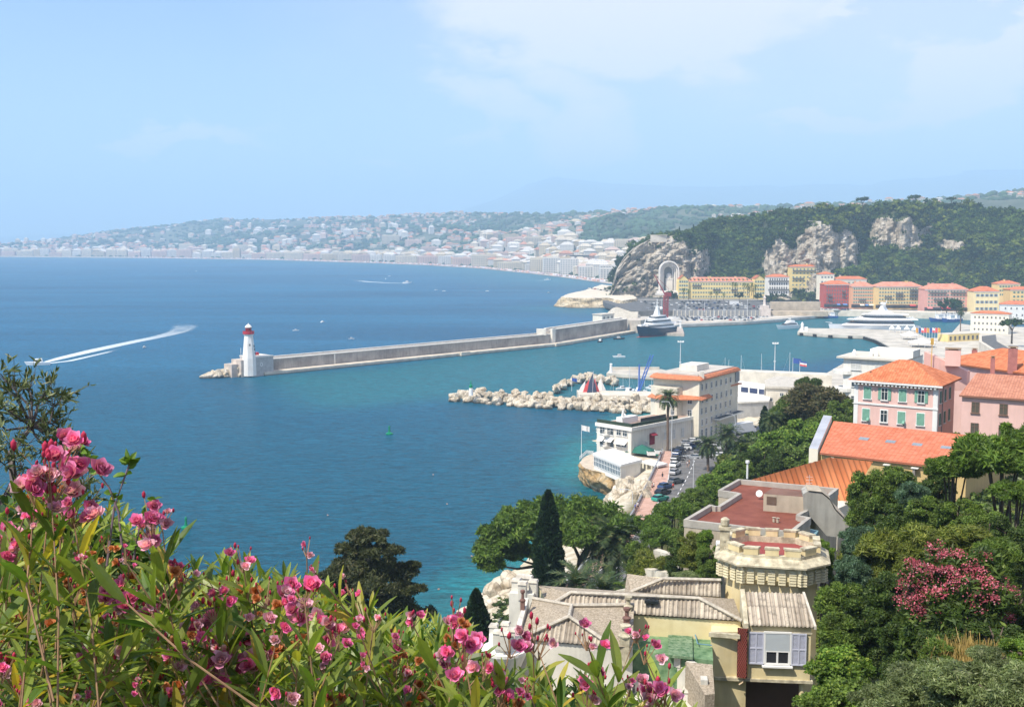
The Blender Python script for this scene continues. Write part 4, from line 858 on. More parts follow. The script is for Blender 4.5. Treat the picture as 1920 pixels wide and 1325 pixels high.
def hip_roof(b, C4, z, rise, over=.6, mi=0, pitch=0, amp=0, gable=False, soffit=None):
 P0, P1, P2, P3 = [Vector(p).to_2d() for p in C4]; u = (P1 - P0).normalized(); v = (P3 - P0).normalized()
 P0 = P0 - u * over - v * over; P1 = P1 + u * over - v * over; P2 = P2 + u * over + v * over; P3 = P3 - u * over + v * over
 W_, D_ = (P1 - P0).length, (P3 - P0).length; T = lambda p, zz: (p.x, p.y, zz)
 if W_ >= D_:
  k = 0 if gable else D_ / 2; R0 = P0 + u * k + v * D_ / 2; R1 = P1 - u * k + v * D_ / 2
  roof_plane(b, T(P0, z), T(P1, z), T(R1, z + rise), T(R0, z + rise), mi, pitch, amp); roof_plane(b, T(P2, z), T(P3, z), T(R0, z + rise), T(R1, z + rise), mi, pitch, amp)
  roof_plane(b, T(P1, z), T(P2, z), T(R1, z + rise), T(R1, z + rise), mi, pitch if not gable else 0, amp); roof_plane(b, T(P3, z), T(P0, z), T(R0, z + rise), T(R0, z + rise), mi, pitch if not gable else 0, amp)
 else:
  k = 0 if gable else W_ / 2; R0 = P0 + v * k + u * W_ / 2; R1 = P3 - v * k + u * W_ / 2
  roof_plane(b, T(P1, z), T(P2, z), T(R1, z + rise), T(R0, z + rise), mi, pitch, amp); roof_plane(b, T(P3, z), T(P0, z), T(R0, z + rise), T(R1, z + rise), mi, pitch, amp)
  roof_plane(b, T(P0, z), T(P1, z), T(R0, z + rise), T(R0, z + rise), mi, pitch if not gable else 0, amp); roof_plane(b, T(P2, z), T(P3, z), T(R1, z + rise), T(R1, z + rise), mi, pitch if not gable else 0, amp)
 b.prism([(p.x, p.y) for p in (P0, P1, P2, P3)], z - .28, z - .02, mi if soffit is None else soffit)
WM = {}
frame_w = mat('window_frame_white', (0.78, 0.77, 0.74), var=.05)
green_sh = mat('shutter_green', (0.16, 0.36, 0.27), var=.12, vs=1.5)
def window_mesh(w, h, shut=None, sm=None, frame=None, glass=None, sill=True, far=False, surround=0.0):
 """window facing -y, origin at its centre on the wall face"""
 key = (round(w, 2), round(h, 2), shut, sm.name if sm else '', frame.name if frame else '', far, surround, glass.name if glass else '')
 if key in WM: return WM[key]
 b = MB(); frame = frame or frame_w; glass = glass or (mat('far_glass', (.13, .13, .13), rough=.3) if far else glass_mat()); sm = sm or green_sh
 if surround: b.box((0, -.02, 0), (w + 2 * surround, .06, h + 2 * surround), 0, 0)
 if shut == 'closed':
  b.box((0, -.09, 0), (w, .1, h), 0, 2)
  for i in range(2 if far else 10): b.box((0, -.15, -h / 2 + (i + .5) * h / (2 if far else 10)), (w * .94, .03, h / (2 if far else 10) * .55), 0, 2)
 else:
  b.box((0, -.06, 0), (w, .08, h), 0, 1)
  if not far:
   for x in (-w / 2, 0, w / 2): b.box((x, -.11, 0), (.07, .07, h + .07), 0, 0)
   for z in (-h / 2, h * .18, h / 2): b.box((0, -.112, z), (w, .06, .06), 0, 0)
  if shut == 'open':
   for sx in (-1, 1):
    b.box((sx * (w / 2 + w * .27), -.1, 0), (w * .5, .07, h), 0, 2)
    if not far:
     for i in range(8): b.box((sx * (w / 2 + w * .27), -.15, -h / 2 + (i + .5) * h / 8), (w * .42, .03, h / 8 * .5), 0, 2)
 if sill and not far: b.box((0, -.14, -h / 2 - .12), (w + .35, .28, .1), 0, 0)
 o = b.build('window', [frame, glass, sm]); me = o.data; bpy.data.objects.remove(o); WM[key] = me; return me
def put_window(me, parent, p, yaw, name='window', out=0.0):
 o = bpy.data.objects.new(name, me); _link(o, parent); o.location = p; o.rotation_euler = (0, 0, yaw); return o
def facade(parent, p, q, z0, z1, rows, cols, me, margin=.06, skip=(), zoff=0, alt=None, row_f=None):
 p, q = Vector(p).to_2d(), Vector(q).to_2d(); u = (q - p); L = u.length; u = u / L; yaw = math.atan2(u.y, u.x)
 for r_ in range(rows):
  for c in range(cols):
   if (r_, c) in skip: continue
   f = margin + (1 - 2 * margin) * (c + .5) / cols; x = p + u * L * f; m = me
   if alt and (r_, c) in alt: m = alt[(r_, c)]
   put_window(m, parent, (x.x, x.y, z0 + (z1 - z0) * (r_ + .5) / rows + zoff), yaw)
tile_o = tile_mat('terracotta_tiles', (0.46, 0.13, 0.055), (0.66, 0.24, 0.115), pu=.45, pv=.7, gap=.72)
tile_f = tile_mat('harbour_tiles', (0.52, 0.20, 0.13), (0.68, 0.31, 0.21), pu=1.6, pv=2.4, gap=.85)
tile_r = tile_mat('red_tiles', (0.50, 0.14, 0.07), (0.62, 0.22, 0.11), pu=1.6, pv=2.4, gap=.85)
def wallm(name, c, **k): return mat(name, c, var=k.get('var', .07), vs=k.get('vs', .25), streak=k.get('streak', .12))
yel = wallm('wall_yellow', (0.80, 0.62, 0.26)); whi = wallm('wall_white', (0.80, 0.77, 0.70)); redw = wallm('wall_red', (0.42, 0.085, 0.07)); sal = wallm('wall_salmon', (0.72, 0.38, 0.22)); yo = wallm('wall_golden', (0.76, 0.54, 0.24)); pnk = wallm('wall_rose', (0.68, 0.34, 0.28)); crm = wallm('wall_cream', (0.80, 0.74, 0.60)); bei = wallm('wall_beige', (0.66, 0.60, 0.50))
def house(name, label, px0, px1, ybase, yeave, z0, roofm, wall, rows, cols, depth=14, rise=3, roof='hip', shut='open', sm=None, group=None, yaw_dy=0.0, side=None, arcade=None, wsz=(1.0, 1.6), far=True, top_band=True, balc=(), zb=None, chim=1):
 """house whose front spans px0..px1; base line at ybase (z0)"""
 a, c = G(px0, ybase, z0), G(px1, ybase + yaw_dy, z0); C4, u, v = rect_from(a, c, depth)
 D = (a.y + c.y) / 2; z1 = CZ + (HOR - yeave) / FPX * D; t_ = empty(name, label, 'building', group, (a.x, a.y, z0)); inv = Vector((-a.x, -a.y, -z0))
 def sh_(p): return (p.x + inv.x, p.y + inv.y)
 L4 = [sh_(p) for p in C4]; h = z1 - z0; zb_ = (zb if zb is not None else z0 - 1) - z0
 b = MB(); b.prism(L4, zb_, h); b.build('wall', wall, t_)
 b = MB()
 if roof == 'flat': b.prism(L4, h, h + .7)
 elif roof == 'gable': hip_roof(b, L4, h + .3, rise, .5, gable=True)
 else: hip_roof(b, L4, h + .3, rise, .5)
 b.build('roof', roofm, t_)
 if chim:
  cr = random.Random(int(px0)); b = MB()
  for i in range(chim): f = cr.uniform(.15, .85); p = Vector(L4[0]).lerp(Vector(L4[1]), f) + Vector(v) * depth * cr.uniform(.3, .6); b = MB(); b.box((p.x, p.y, h + rise * .8 + .6), (1.6, .9, 2.2)); b.box((p.x, p.y, h + rise * .8 + 1.8), (1.9, 1.2, .25)); b.build('chimney', wall, t_)
 zg = 0
 if arcade:
  b = MB(); zg = 3.6; p, q = Vector(L4[0]), Vector(L4[1]); uu = (q - p).normalized(); n = Vector((uu.y, -uu.x)); b.prism([tuple(p + n * .25), tuple(q + n * .25), tuple(q + n * .1), tuple(p + n * .1)], 0.2, 3.2); b.build('shopfront', mat('shop_dark', (0.06, 0.055, 0.06), var=.5, vs=.3), t_)
  cr = random.Random(int(px0) + 3); k = 0; W_ = (q - p).length; s = .05
  while s < .92 and k < 6:
   wd = cr.uniform(.12, .24); am = cr.choice(arcade); p0 = p + uu * W_ * s + n * .3; p1 = p + uu * W_ * min(.97, s + wd) + n * .3
   b = MB(); b.face([(p0.x, p0.y, 3.4), (p1.x, p1.y, 3.4), (p1.x + n.x * 2.6, p1.y + n.y * 2.6, 2.5), (p0.x + n.x * 2.6, p0.y + n.y * 2.6, 2.5)]); b.face([(p0.x + n.x * 2.6, p0.y + n.y * 2.6, 2.5), (p1.x + n.x * 2.6, p1.y + n.y * 2.6, 2.5), (p1.x + n.x * 2.6, p1.y + n.y * 2.6, 2.15), (p0.x + n.x * 2.6, p0.y + n.y * 2.6, 2.15)])
   b.build('awning', am, t_); s += wd + cr.uniform(.02, .12); k += 1
 me = window_mesh(wsz[0], wsz[1], shut, sm, far=far); facade(t_, L4[0], L4[1], zg, h - .4, rows, cols, me)
 if side: facade(t_, L4[3], L4[0], zg, h - .4, rows, side, me) if side > 0 else facade(t_, L4[1], L4[2], zg, h - .4, rows, -side, me)
 if top_band:
  b = MB(); p, q = Vector(L4[0]), Vector(L4[1]); uu = (q - p).normalized(); n = Vector((uu.y, -uu.x)); b.prism([tuple(p - uu * .3 + n * .35), tuple(q + uu * .3 + n * .35), tuple(q + uu * .3 + n * .02), tuple(p - uu * .3 + n * .02)], h - .55, h - .02); b.build('cornice', frame_w, t_)
 for (f0, f1, rr) in balc:
  b = MB(); p, q = Vector(L4[0]), Vector(L4[1]); uu = (q - p); n = Vector((uu.y, -uu.x)).normalized(); A0, A1 = p + uu * f0, p + uu * f1; zz = zg + (h - .4 - zg) * rr / rows
  b.prism([tuple(A0 + n * 1.5), tuple(A1 + n * 1.5), tuple(A1 + n * .15), tuple(A0 + n * .15)], zz, zz + .25); b.prism([tuple(A0 + n * 1.5), tuple(A1 + n * 1.5), tuple(A1 + n * 1.4), tuple(A0 + n * 1.4)], zz + .25, zz + 1.2); b.build('balcony', mat('iron_dark', (0.12, 0.12, 0.12), var=.2), t_)
 return t_, L4, h, u, v
blue_sh = mat('shutter_blue', (0.25, 0.34, 0.42), var=.1); dsh = mat('shutter_pale_green', (0.45, 0.55, 0.42), var=.1)
aw = [mat('awning_' + n, c, var=.05) for n, c in (('blue', (.10, .25, .55)), ('red', (.55, .05, .07)), ('cream', (.8, .75, .62)), ('black', (.05, .05, .06)), ('pink', (.75, .25, .25)))]
GH = 'houses along the harbour front'
t_, L4, h, u, v = house('long_building', 'long yellow building with two gabled ends, dormers and a pink tile roof below the wood', 1290, 1412, 560, 527.5, 7, tile_f, yel, 4, 22, 14, 4.2, 'hip', 'open', dsh, balc=((.06, .2, 3), (.38, .5, 2), (.66, .76, 2)), chim=3)
for k in range(16):
 f = (k + .5) / 16; p = Vector(L4[0]).lerp(Vector(L4[1]), f); b = MB(); b.box((p.x, p.y + 2.2, h + 1.9), (1.8, 2.4, 1.9), 0, 0); b.box((p.x, p.y + .95, h + 1.9), (1.0, .1, 1.2), 0, 1); b.box((p.x, p.y + 2.1, h + 3.0), (2.3, 2.9, .3), 0, 2); b.build('dormer', [yel, glass_mat(), tile_f], t_)
for sgn, (f0, f1) in ((-1, (-.155, 0)), (1, (1, 1.175))):
 p, q = Vector(L4[0]).lerp(Vector(L4[1]), f0), Vector(L4[0]).lerp(Vector(L4[1]), f1); m_ = (p + q) / 2; W_ = (q - p).length; b = MB()
 b.prism([(p.x, p.y - 2.5), (q.x, q.y - 2.5), (q.x, q.y + 15), (p.x, p.y + 15)], -1, h)
 pr = [(-W_ / 2, 0), (W_ / 2, 0), (W_ * .42, 2.4), (W_ * .2, 4.6), (0, 6.2), (-W_ * .2, 4.6), (-W_ * .42, 2.4)]
 V_ = [(m_.x + x, m_.y + y, h + z) for y in (-2.5, 15) for x, z in pr]; n = len(pr); b.poly(V_, [tuple(range(n)), tuple(range(2 * n - 1, n - 1, -1))] + [(i, (i + 1) % n, n + (i + 1) % n, n + i)[::-1] for i in range(n)]); b.build('gable_wing', yel, t_)
 b = MB(); V_ = [(m_.x + x * 1.04, m_.y + y, h + z + .35) for y in (-3.0, 15.3) for x, z in pr]; b.poly(V_, [(i, i + 1, n + i + 1, n + i)[::-1] for i in range(1, n - 1)]); b.build('gable_roof', tile_r, t_)
 facade(t_, (p.x, p.y - 2.5), (q.x, q.y - 2.5), 0, h + 2, 5, 4, window_mesh(1.2, 2.0, 'open', dsh, far=True))
house('town_house', 'white five storey house between the long and the tallest yellow buildings', 1439, 1479, 552, 519, 13, tile_r, whi, 4, 8, 13, 2.6, 'hip', None, group=GH, wsz=(1.2, 2.6), balc=((.02, .98, 3), (.02, .98, 1)), chim=0)
house('town_house', 'tallest yellow house, standing high on the rocks below the cliff', 1480, 1534, 545, 500, 14, tile_o, yel, 6, 7, 15, 2.2, 'hip', 'open', dsh, group=GH, balc=((.1, .9, 5), (.1, .5, 3)), chim=2)
house('town_house', 'narrow beige house beside the tallest yellow house', 1536, 1563, 560, 514, 9, tile_r, crm, 5, 4, 12, 2.4, 'hip', 'open', blue_sh, group=GH, chim=0)
house('town_house', 'red house with a bright orange hipped roof on the harbour front', 1545, 1594, 576, 533, 5, tile_r, redw, 5, 9, 16, 3.4, 'hip', None, whi, group=GH, arcade=(aw[3], aw[0]), wsz=(1.1, 1.9), balc=((.12, .3, 1), (.12, .3, 2), (.68, .8, 2), (.68, .8, 3)), chim=0)
house('town_house', 'low orange roofed house peeping out behind the red house', 1566, 1624, 560, 523, 9, tile_r, bei, 3, 6, 12, 2.6, group=GH, zb=4, chim=1)
house('town_house', 'salmon house with many shutters right of the red house', 1596, 1641, 577, 537, 5, tile_f, sal, 5, 9, 16, 4.0, 'hip', 'open', dsh, group=GH, arcade=(aw[3], aw[2], aw[0]), balc=((.3, .6, 1),), chim=2)
house('town_house', 'golden yellow wide house with long dark balconies on the harbour front', 1641.5, 1729, 578, 537, 5, tile_f, yo, 5, 15, 16, 4.0, 'hip', 'open', dsh, group=GH, arcade=(aw[3], aw[2], aw[1]), balc=((.18, .34, 2), (.42, .58, 3), (.42, .58, 2), (.72, .97, 4), (.72, .97, 3), (.72, .97, 2)), chim=2)
house('town_house', 'rose pink wide house behind two round trees on the harbour front', 1733, 1814, 583, 542, 5, tile_f, pnk, 5, 12, 16, 4.5, 'hip', 'open', dsh, group=GH, arcade=(aw[1], aw[4], aw[3]), balc=((.1, .5, 4), (.2, .4, 2), (.6, .95, 4)), chim=3)
house('town_house', 'low pink house squeezed between the rose house and the yellow and white house', 1815, 1834, 580, 560, 5, tile_r, pnk, 2, 3, 10, 2, group=GH, chim=0)
house('town_house', 'yellow and white house with a low pyramid roof', 1825, 1873, 585, 546, 5, tile_r, wallm('wall_pale_yellow', (0.80, 0.67, 0.38)), 3, 5, 16, 4.0, 'hip', 'open', blue_sh, group=GH, wsz=(1.5, 2.3), chim=0)
house('town_house', 'yellow house with two stepped orange roofs up the slope at the edge of the wood', 1870, 1912, 556, 532, 14, tile_r, yo, 3, 7, 14, 3.0, group=GH, zb=4, chim=1)
house('town_house', 'lower yellow wing under the wood at the far right of the port', 1893, 1960, 575, 543, 9, tile_r, yo, 4, 8, 14, 2.5, group=GH, zb=4, chim=0)
house('town_house', 'long pale house with an orange roof behind the cream building', 1874, 1960, 596, 571, 5, tile_r, whi, 2, 7, 14, 2.6, 'hip', None, group=GH, zb=1, chim=0, yaw_dy=2)
house('office_building', 'cream two storey building with a flat orange roof beside the umbrella pine', 1819, 1890, 622, 588, 3, tile_o, crm, 3, 8, 12, 1.6, 'hip', None, group=GH, wsz=(1.1, 1.4), far=True, chim=0, yaw_dy=3, side=2)
b = MB(); a_, c_ = G(1778, 641, 2.4), G(1836, 638, 2.4); C4, u, v = rect_from(a_, c_, 9); b.prism([tuple(p) for p in C4], 2, 7); b.prism([tuple(p) for p in C4], 7, 7.4, 1)
o = b.build('terminal_building', [yel, pale_stone]); tag(o, 'low yellow building with a flat roof beside the ramp wall', 'building')
for k in range(7): p = C4[0].lerp(C4[1], (k + .5) / 7); put_window(window_mesh(1.6, 2.6, None, far=True), o, (p.x, p.y, 4.6), math.atan2(u.y, u.x))
b = MB(); pts = [G(1836, 627, 8), G(1836, 640, 7.5), G(1880, 668, 9), G(1960, 700, 12), G(2100, 740, 16)]; back = [p + Vector((2.5, 2.0, 0)) for p in pts]
n = len(pts); b.prism([(p.x, p.y) for p in pts] + [(p.x, p.y) for p in reversed(back)], 1, [p.z for p in pts] + [p.z for p in reversed(back)]); tag(b.build('ramp_wall', pale_stone), 'long pale wall of the street climbing away from the port', 'wall')
b = MB(); bk2 = [p + Vector((14, 12, -1.2)) for p in back]; b.prism([(p.x, p.y) for p in back] + [(p.x, p.y) for p in reversed(bk2)], 0, [p.z - 1.2 for p in back] + [p.z for p in reversed(bk2)]); tag(b.build('ramp_road', asphalt), kind='structure')
rocky_block('rock_ground', [G(1150, 597, 5), G(1140, 590, 4), G(1150, 582, 4), G(1172, 570, 7), G(1196, 572, 8), G(1196, 590, 8), G(1188, 600, 7)], -1, 6.5, limestone, limestone, 17, amp=2, rows=8, batter=5, n=90)
b = MB(); a_, c_ = G(1129, 601, 6), G(1151, 599, 6); C4, u, v = rect_from(a_, c_, 9); b.prism([tuple(p) for p in C4], -1, 10.2); b.prism([tuple(p + (p - (C4[0] + C4[2]) / 2) * .07) for p in C4], 10.2, 10.8, 1); o = b.build('pavilion', [crm, pale_stone]); tag(o, 'small cream pavilion at the root of the breakwater', 'building')
for k in range(3): p = C4[0].lerp(C4[1], (k + .5) / 3); put_window(window_mesh(1.3, 1.8, None, far=True), o, (p.x, p.y, 8.0), math.atan2(u.y, u.x))
b = MB(); p0 = m2 + off(m1, m2, 4); b.prism([(p0.x, p0.y), (p0.x + 7, p0.y - 1), (p0.x + 18, p0.y + 22), (p0.x + 6, p0.y + 26), (p0.x - 3, p0.y + 10)], -1, 9.2); tag(b.build('bastion', mat('bastion_stone', (.56, .50, .42), var=.18, vs=.3, streak=.25)), 'pale stone bastion where the breakwater meets the quay', 'wall')
b = MB(); b.box((0, 0, 3), (9, 9, 7)); b.box((0, 0, 7.5), (6.5, 6.5, 3)); b.lathe([(1.6, 9), (1.2, 10), (1.0, 15), (1.5, 15.4), (.7, 16.5), (.3, 18.5)], n=10); o = b.build('monument', mat('monument_stone', (.62, .54, .48), var=.15, vs=.5), loc=G(1433, 592, 2.5)); tag(o, 'pale stepped stone monument at the right end of the car park', 'monument')
b = MB(); rd = mat('crane_red', (0.26, 0.045, 0.05), var=.2, rough=.5)
for z in range(0, 22, 2):
 for (x0, y0, x1, y1) in ((-1.6, -1.6, 1.6, -1.6), (1.6, -1.6, 1.6, 1.6), (-1.6, 1.6, 1.6, 1.6), (-1.6, -1.6, -1.6, 1.6)):
  b.tube([(x0, y0, z), (x1, y1, z + 2)], .22, 4); b.tube([(x0, y0, z), (x1, y1, z)], .2, 4)
for x in (-1.6, 1.6):
 for y in (-1.6, 1.6): b.tube([(x, y, 0), (x, y, 22)], .3, 5)
cr_ = empty('harbour_crane', 'dark red lattice crane behind the stern of the navy yacht', 'crane', None, G(1248, 606, 2.5)); b.build('tower', rd, cr_)
b = MB(); b.tube([(0, 0, 21), (-9, 4, 38)], [.6, .25], 5); b.tube([(0, 0, 21), (2, 0, 27), (-9, 4, 38)], .12, 4); b.build('jib', rd, cr_); b = MB(); b.box((1.5, 0, 22.5), (5, 3.4, 3.2)); b.build('cab', rd, cr_)
def hull_mesh(b, L, B, H, draft=.4, bow=1.6, mi=0, mi_deck=1, n=22, sheer=.35, flare=.75, stern=.9, rake=.12):
 st = []
 for i in range(n + 1):
  f = i / n; hb_ = B / 2 * (stern + (1 - stern) * min(1, f * 3)) * (1 - max(0, (f - .45) / .55) ** bow) ** .9 if f < 1 else 0.0
  zd = H * (1 + sheer * max(0, (f - .35) / .65) ** 1.6); x = -L / 2 + L * f * (1 - rake * 0)
  xb = -L / 2 + L * f * (1 - rake) ; st.append([(xb, -hb_ * flare, -draft), (xb + (x - xb) * .6, -hb_ * (flare + .15), zd * .45), (x, -hb_, zd), (x, hb_, zd), (xb + (x - xb) * .6, hb_ * (flare + .15), zd * .45), (xb, hb_ * flare, -draft)])
 V = [p for s_ in st for p in s_]; F = []; M_ = []
 for i in range(n):
  for k in (0, 1, 3, 4): a = i * 6 + k; F.append((a, a + 6, a + 7, a + 1));
 b.poly(V, F, mi); b.poly(V, [(i * 6 + 2, i * 6 + 8, i * 6 + 9, i * 6 + 3) for i in range(n)], mi_deck); b.poly(V, [(0, 1, 2, 3, 4, 5)], mi)
def deck_house(b, x0, x1, w, z0, z1, fr=.5, br=.15, mi=0, taper=.82, n=8):
 """streamlined superstructure: plan tapers to the bow, front raked by fr, back by br (in heights)"""
 h = z1 - z0; V = [];
 for (z, k, xa, xb) in ((z0, 1, x0, x1), (z1, taper, x0 + br * h, x1 - fr * h)):
  pts = [(xa, -w / 2 * k)] + [(xa + (xb - xa) * (.55 + .45 * math.sin(t * math.pi / 2)), -w / 2 * k * math.cos(t * math.pi / 2) ** .6) for t in [i / n for i in range(n + 1)]]
  V += [(x, y, z) for x, y in pts] + [(x, -y, z) for x, y in reversed(pts[:-1])]
 m = len(V) // 2; b.poly(V, [(i, (i + 1) % m, m + (i + 1) % m, m + i) for i in range(m)] + [tuple(range(m, 2 * m))], mi)
yw = mat('yacht_white', (0.82, 0.82, 0.80), rough=.25, var=.03, spec=.5); navy = mat('yacht_navy', (0.012, 0.035, 0.075), rough=.2, var=.1, spec=.5); ygl = mat('yacht_glass', (0.02, 0.025, 0.03), rough=.1, spec=.8); teak = mat('teak', (0.50, 0.40, 0.28), var=.1); silver = mat('yacht_silver', (0.55, 0.60, 0.65), rough=.25, var=.05)
def place_dir(o, bow, stern): d = bow - stern; o.location = ((bow.x + stern.x) / 2, (bow.y + stern.y) / 2, 0); o.rotation_euler = (0, 0, math.atan2(d.y, d.x)); return d.length
bow, stern = G(1193, 633, 0), G(1259, 626, 0); L = (bow - stern).length
y1 = empty('motor_yacht', 'large yacht with a navy blue hull and white upper decks moored at the quay', 'yacht'); place_dir(y1, bow, stern)
b = MB(); hull_mesh(b, L, 11, 5.6, bow=2.2, sheer=.45, rake=.1); b.build('hull', [navy, teak], y1, smooth=False)
b = MB(); hull_mesh(b, L * 1.003, 11.06, .22, draft=.15, bow=2.2, sheer=0, rake=.1); b.build('waterline_stripe', [redw, redw], y1)
b = MB(); deck_house(b, -L * .44, L * .32, 9.6, 5.6, 8.4, 1.6, .3); deck_house(b, -L * .36, L * .22, 8.8, 9.0, 11.6, 1.6, .5); deck_house(b, -L * .25, L * .12, 7.4, 12.2, 14.4, 1.5, .5); b.build('superstructure', yw, y1)
b = MB(); deck_house(b, -L * .40, L * .305, 9.7, 6.9, 7.5, .9, .2, taper=.95); deck_house(b, -L * .33, L * .205, 8.9, 10.1, 10.8, .9, .2, taper=.95); deck_house(b, -L * .22, L * .10, 7.5, 12.8, 13.8, .9, .2, taper=.95); b.build('window_band', ygl, y1)
b = MB(); deck_house(b, -L * .48, L * .25, 10.2, 8.4, 8.95, .6, .2); deck_house(b, -L * .40, L * .15, 9.2, 11.6, 12.1, .6, .2); b.build('deck_overhang', yw, y1)
b = MB(); b.box((-3, 0, 16.5), (3.5, 4, 4.6), 0, 0, .5); b.tube([(-3, 0, 18), (-3, 0, 26)], [.5, .15], 6); b.tube([(-3, -2.4, 20.5), (-3, 2.4, 20.5)], .25, 5)
for y in (-1.8, 1.8): b.lathe([(.2, -1), (1.1, -.5), (1.2, .2), (.8, .9), (.1, 1.2)], (-5.5, y, 19.2), 10)
b.build('mast', yw, y1)
b = MB(); b.box((L * .36, 0, 8.2), (4.5, 3, 1.2)); b.tube([(L * .36, 2, 8), (L * .30, 2, 12.5)], .25, 5); b.build('foredeck_gear', yw, y1)
bow, stern = G(1553, 621.5, 0), G(1722, 622.5, 0); L = (bow - stern).length
y2 = empty('motor_yacht', 'giant streamlined white yacht with dark window bands lying behind the concrete pier', 'yacht'); place_dir(y2, bow, stern)
b = MB(); hull_mesh(b, L, 12, 4.6, bow=1.5, sheer=.25, rake=.03); b.build('hull', [silver, yw], y2)
b = MB(); b.tube([(L * .46, 0, 6.4), (L * .54, 0, 7.3)], [.3, .06], 5); b.build('bowsprit', yw, y2)
b = MB(); deck_house(b, -L * .44, L * .38, 11, 5.0, 9.2, 3.6, .6); deck_house(b, -L * .35, L * .20, 9.6, 9.9, 13.0, 2.6, 1.2); deck_house(b, -L * .22, L * .06, 8, 13.6, 15.6, 2.4, 1.8); b.build('superstructure', yw, y2, smooth=False)
b = MB(); deck_house(b, -L * .43, L * .30, 11.1, 6.5, 8.0, 1.8, .3, taper=.96); deck_house(b, -L * .34, L * .16, 9.7, 10.6, 11.9, 1.6, .3, taper=.96); b.build('window_band', ygl, y2)
b = MB(); deck_house(b, -L * .47, L * .30, 11.8, 9.2, 9.85, 2.6, .3, taper=.9); deck_house(b, -L * .37, L * .14, 10.4, 13.0, 13.55, 2.6, .3, taper=.9); b.build('deck_overhang', yw, y2)
b = MB(); b.box((-L * .1, 0, 17.4), (7, 3.4, 3.8), 0, 0, .45); b.tube([(-L * .1, -3.2, 19), (-L * .1, 3.2, 19)], .35, 5); b.tube([(-L * .1 - 1, 0, 18), (-L * .1 - 2.6, 0, 23.5)], [.5, .2], 6)
for y in (-2.6, 2.6): b.lathe([(.2, -1), (1.2, -.6), (1.4, .2), (1, .9), (.1, 1.3)], (-L * .1, y, 20.6), 10)
b.build('mast', yw, y2)
bow, stern = G(1455, 617.5, 0), G(1495, 615, 0); L = (bow - stern).length
y3 = empty('motor_yacht', 'medium white cabin yacht under way in the middle of the harbour', 'yacht'); place_dir(y3, bow, stern)
b = MB(); hull_mesh(b, L, 5.6, 2.6, bow=1.8, sheer=.4); b.build('hull', [yw, teak], y3)
b = MB(); deck_house(b, -L * .42, L * .22, 4.8, 2.6, 4.6, 1.8, .3); deck_house(b, -L * .3, L * .04, 4.2, 5.0, 6.3, 1.4, .4); b.build('superstructure', yw, y3)
b = MB(); deck_house(b, -L * .36, L * .2, 4.9, 3.3, 4.2, .9, .2, taper=.94); b.build('window_band', ygl, y3); b = MB(); b.tube([(-3, 0, 6), (-3.6, 0, 8.6)], .15, 5); b.box((-3.2, 0, 7.4), (.5, 2.4, .3)); b.build('mast', yw, y3)
def small_boat(name, label, hullm, L=9, cabin=True, mast=0, cat='boat', group=None, deckm=None):
 t_ = empty(name, label, cat, group); b = MB(); hull_mesh(b, L, L * .3, L * .11, n=12, bow=1.9); b.build('hull', [hullm, deckm or yw], t_)
 if cabin: b = MB(); deck_house(b, -L * .2, L * .18, L * .2, L * .11, L * .25, .8, .1); b.build('cabin', yw, t_); b = MB(); deck_house(b, -L * .18, L * .165, L * .205, L * .15, L * .21, .5, .1, taper=.95); b.build('windscreen', ygl, t_)
 if mast: b = MB(); b.tube([(0, 0, .5), (0, 0, mast)], [.14, .07], 5); b.tube([(0, 0, 1.8), (-L * .4, 0, 1.7)], .09, 4); b.tube([(L * .45, 0, 1), (0, 0, mast)], .025, 3); b.build('mast', MATS['mast_metal'], t_)
 return t_
mat('mast_metal', (.7, .7, .7), rough=.35, metal=.3)
speed = small_boat('speedboat', 'white speedboat racing away from its long wake on the open bay', yw, 12); speed.location = G(70, 684, 0); speed.rotation_euler = (0, 0, R(196)); speed.scale = (1.1, 1.1, 1.15)
dup(speed, G(764, 531, 0), R(0), (1.2, 1.2, 1.3), 'small distant motorboat drawing a straight white wake in the middle of the bay'); dup(speed, G(1027, 525, 0), R(0), 1.0, 'tiny boat with a short wake close to the far beach')
dup(speed, G(1160, 670, 0), R(185), .62, 'little open motorboat crossing the harbour mouth')
for (px, py) in ((368, 508.5), (605, 604), (555, 620), (730, 518), (818, 544), (832, 546), (914, 546), (270, 652), (658, 636), (1028, 549), (723, 523)):
 dup(speed, G(px, py, 0), R(px * 37 % 360), .42, 'tiny white boat or swimmer dot far out on the open bay', 'tiny boats on the bay')
dark_boat = small_boat('tender', 'black workboat moored off the breakwater, nearer the navy yacht', mat('hull_black', (.02, .02, .025)), 8, True, group='workboats by the breakwater', deckm=MATS['hull_black']); dark_boat.location = G(1161, 636, 0); dup(dark_boat, G(1126, 641, 0), 1.2, 1, 'black workboat moored off the breakwater, farther from the navy yacht')
blueh = mat('hull_blue', (.03, .12, .36), rough=.4); fb = empty('fishing_boat', 'blue and white fishing boat', 'boat', 'blue fishing boats at the far quay')
b = MB(); hull_mesh(b, 17, 5, 2.4, n=14, sheer=.6); b.build('hull', [blueh, yw], fb); b = MB(); b.box((-2.5, 0, 4), (5, 3.4, 3.4)); b.box((-2.5, 0, 5.9), (5.6, 4, .3)); b.build('wheelhouse', yw, fb); b = MB(); b.tube([(2, 0, 2), (2, 0, 9)], .15, 5); b.tube([(2, 0, 8), (-5, 0, 6)], .1, 4); b.tube([(-7, 0, 2), (-7, 0, 6)], .12, 4); b.build('mast', yw, fb)
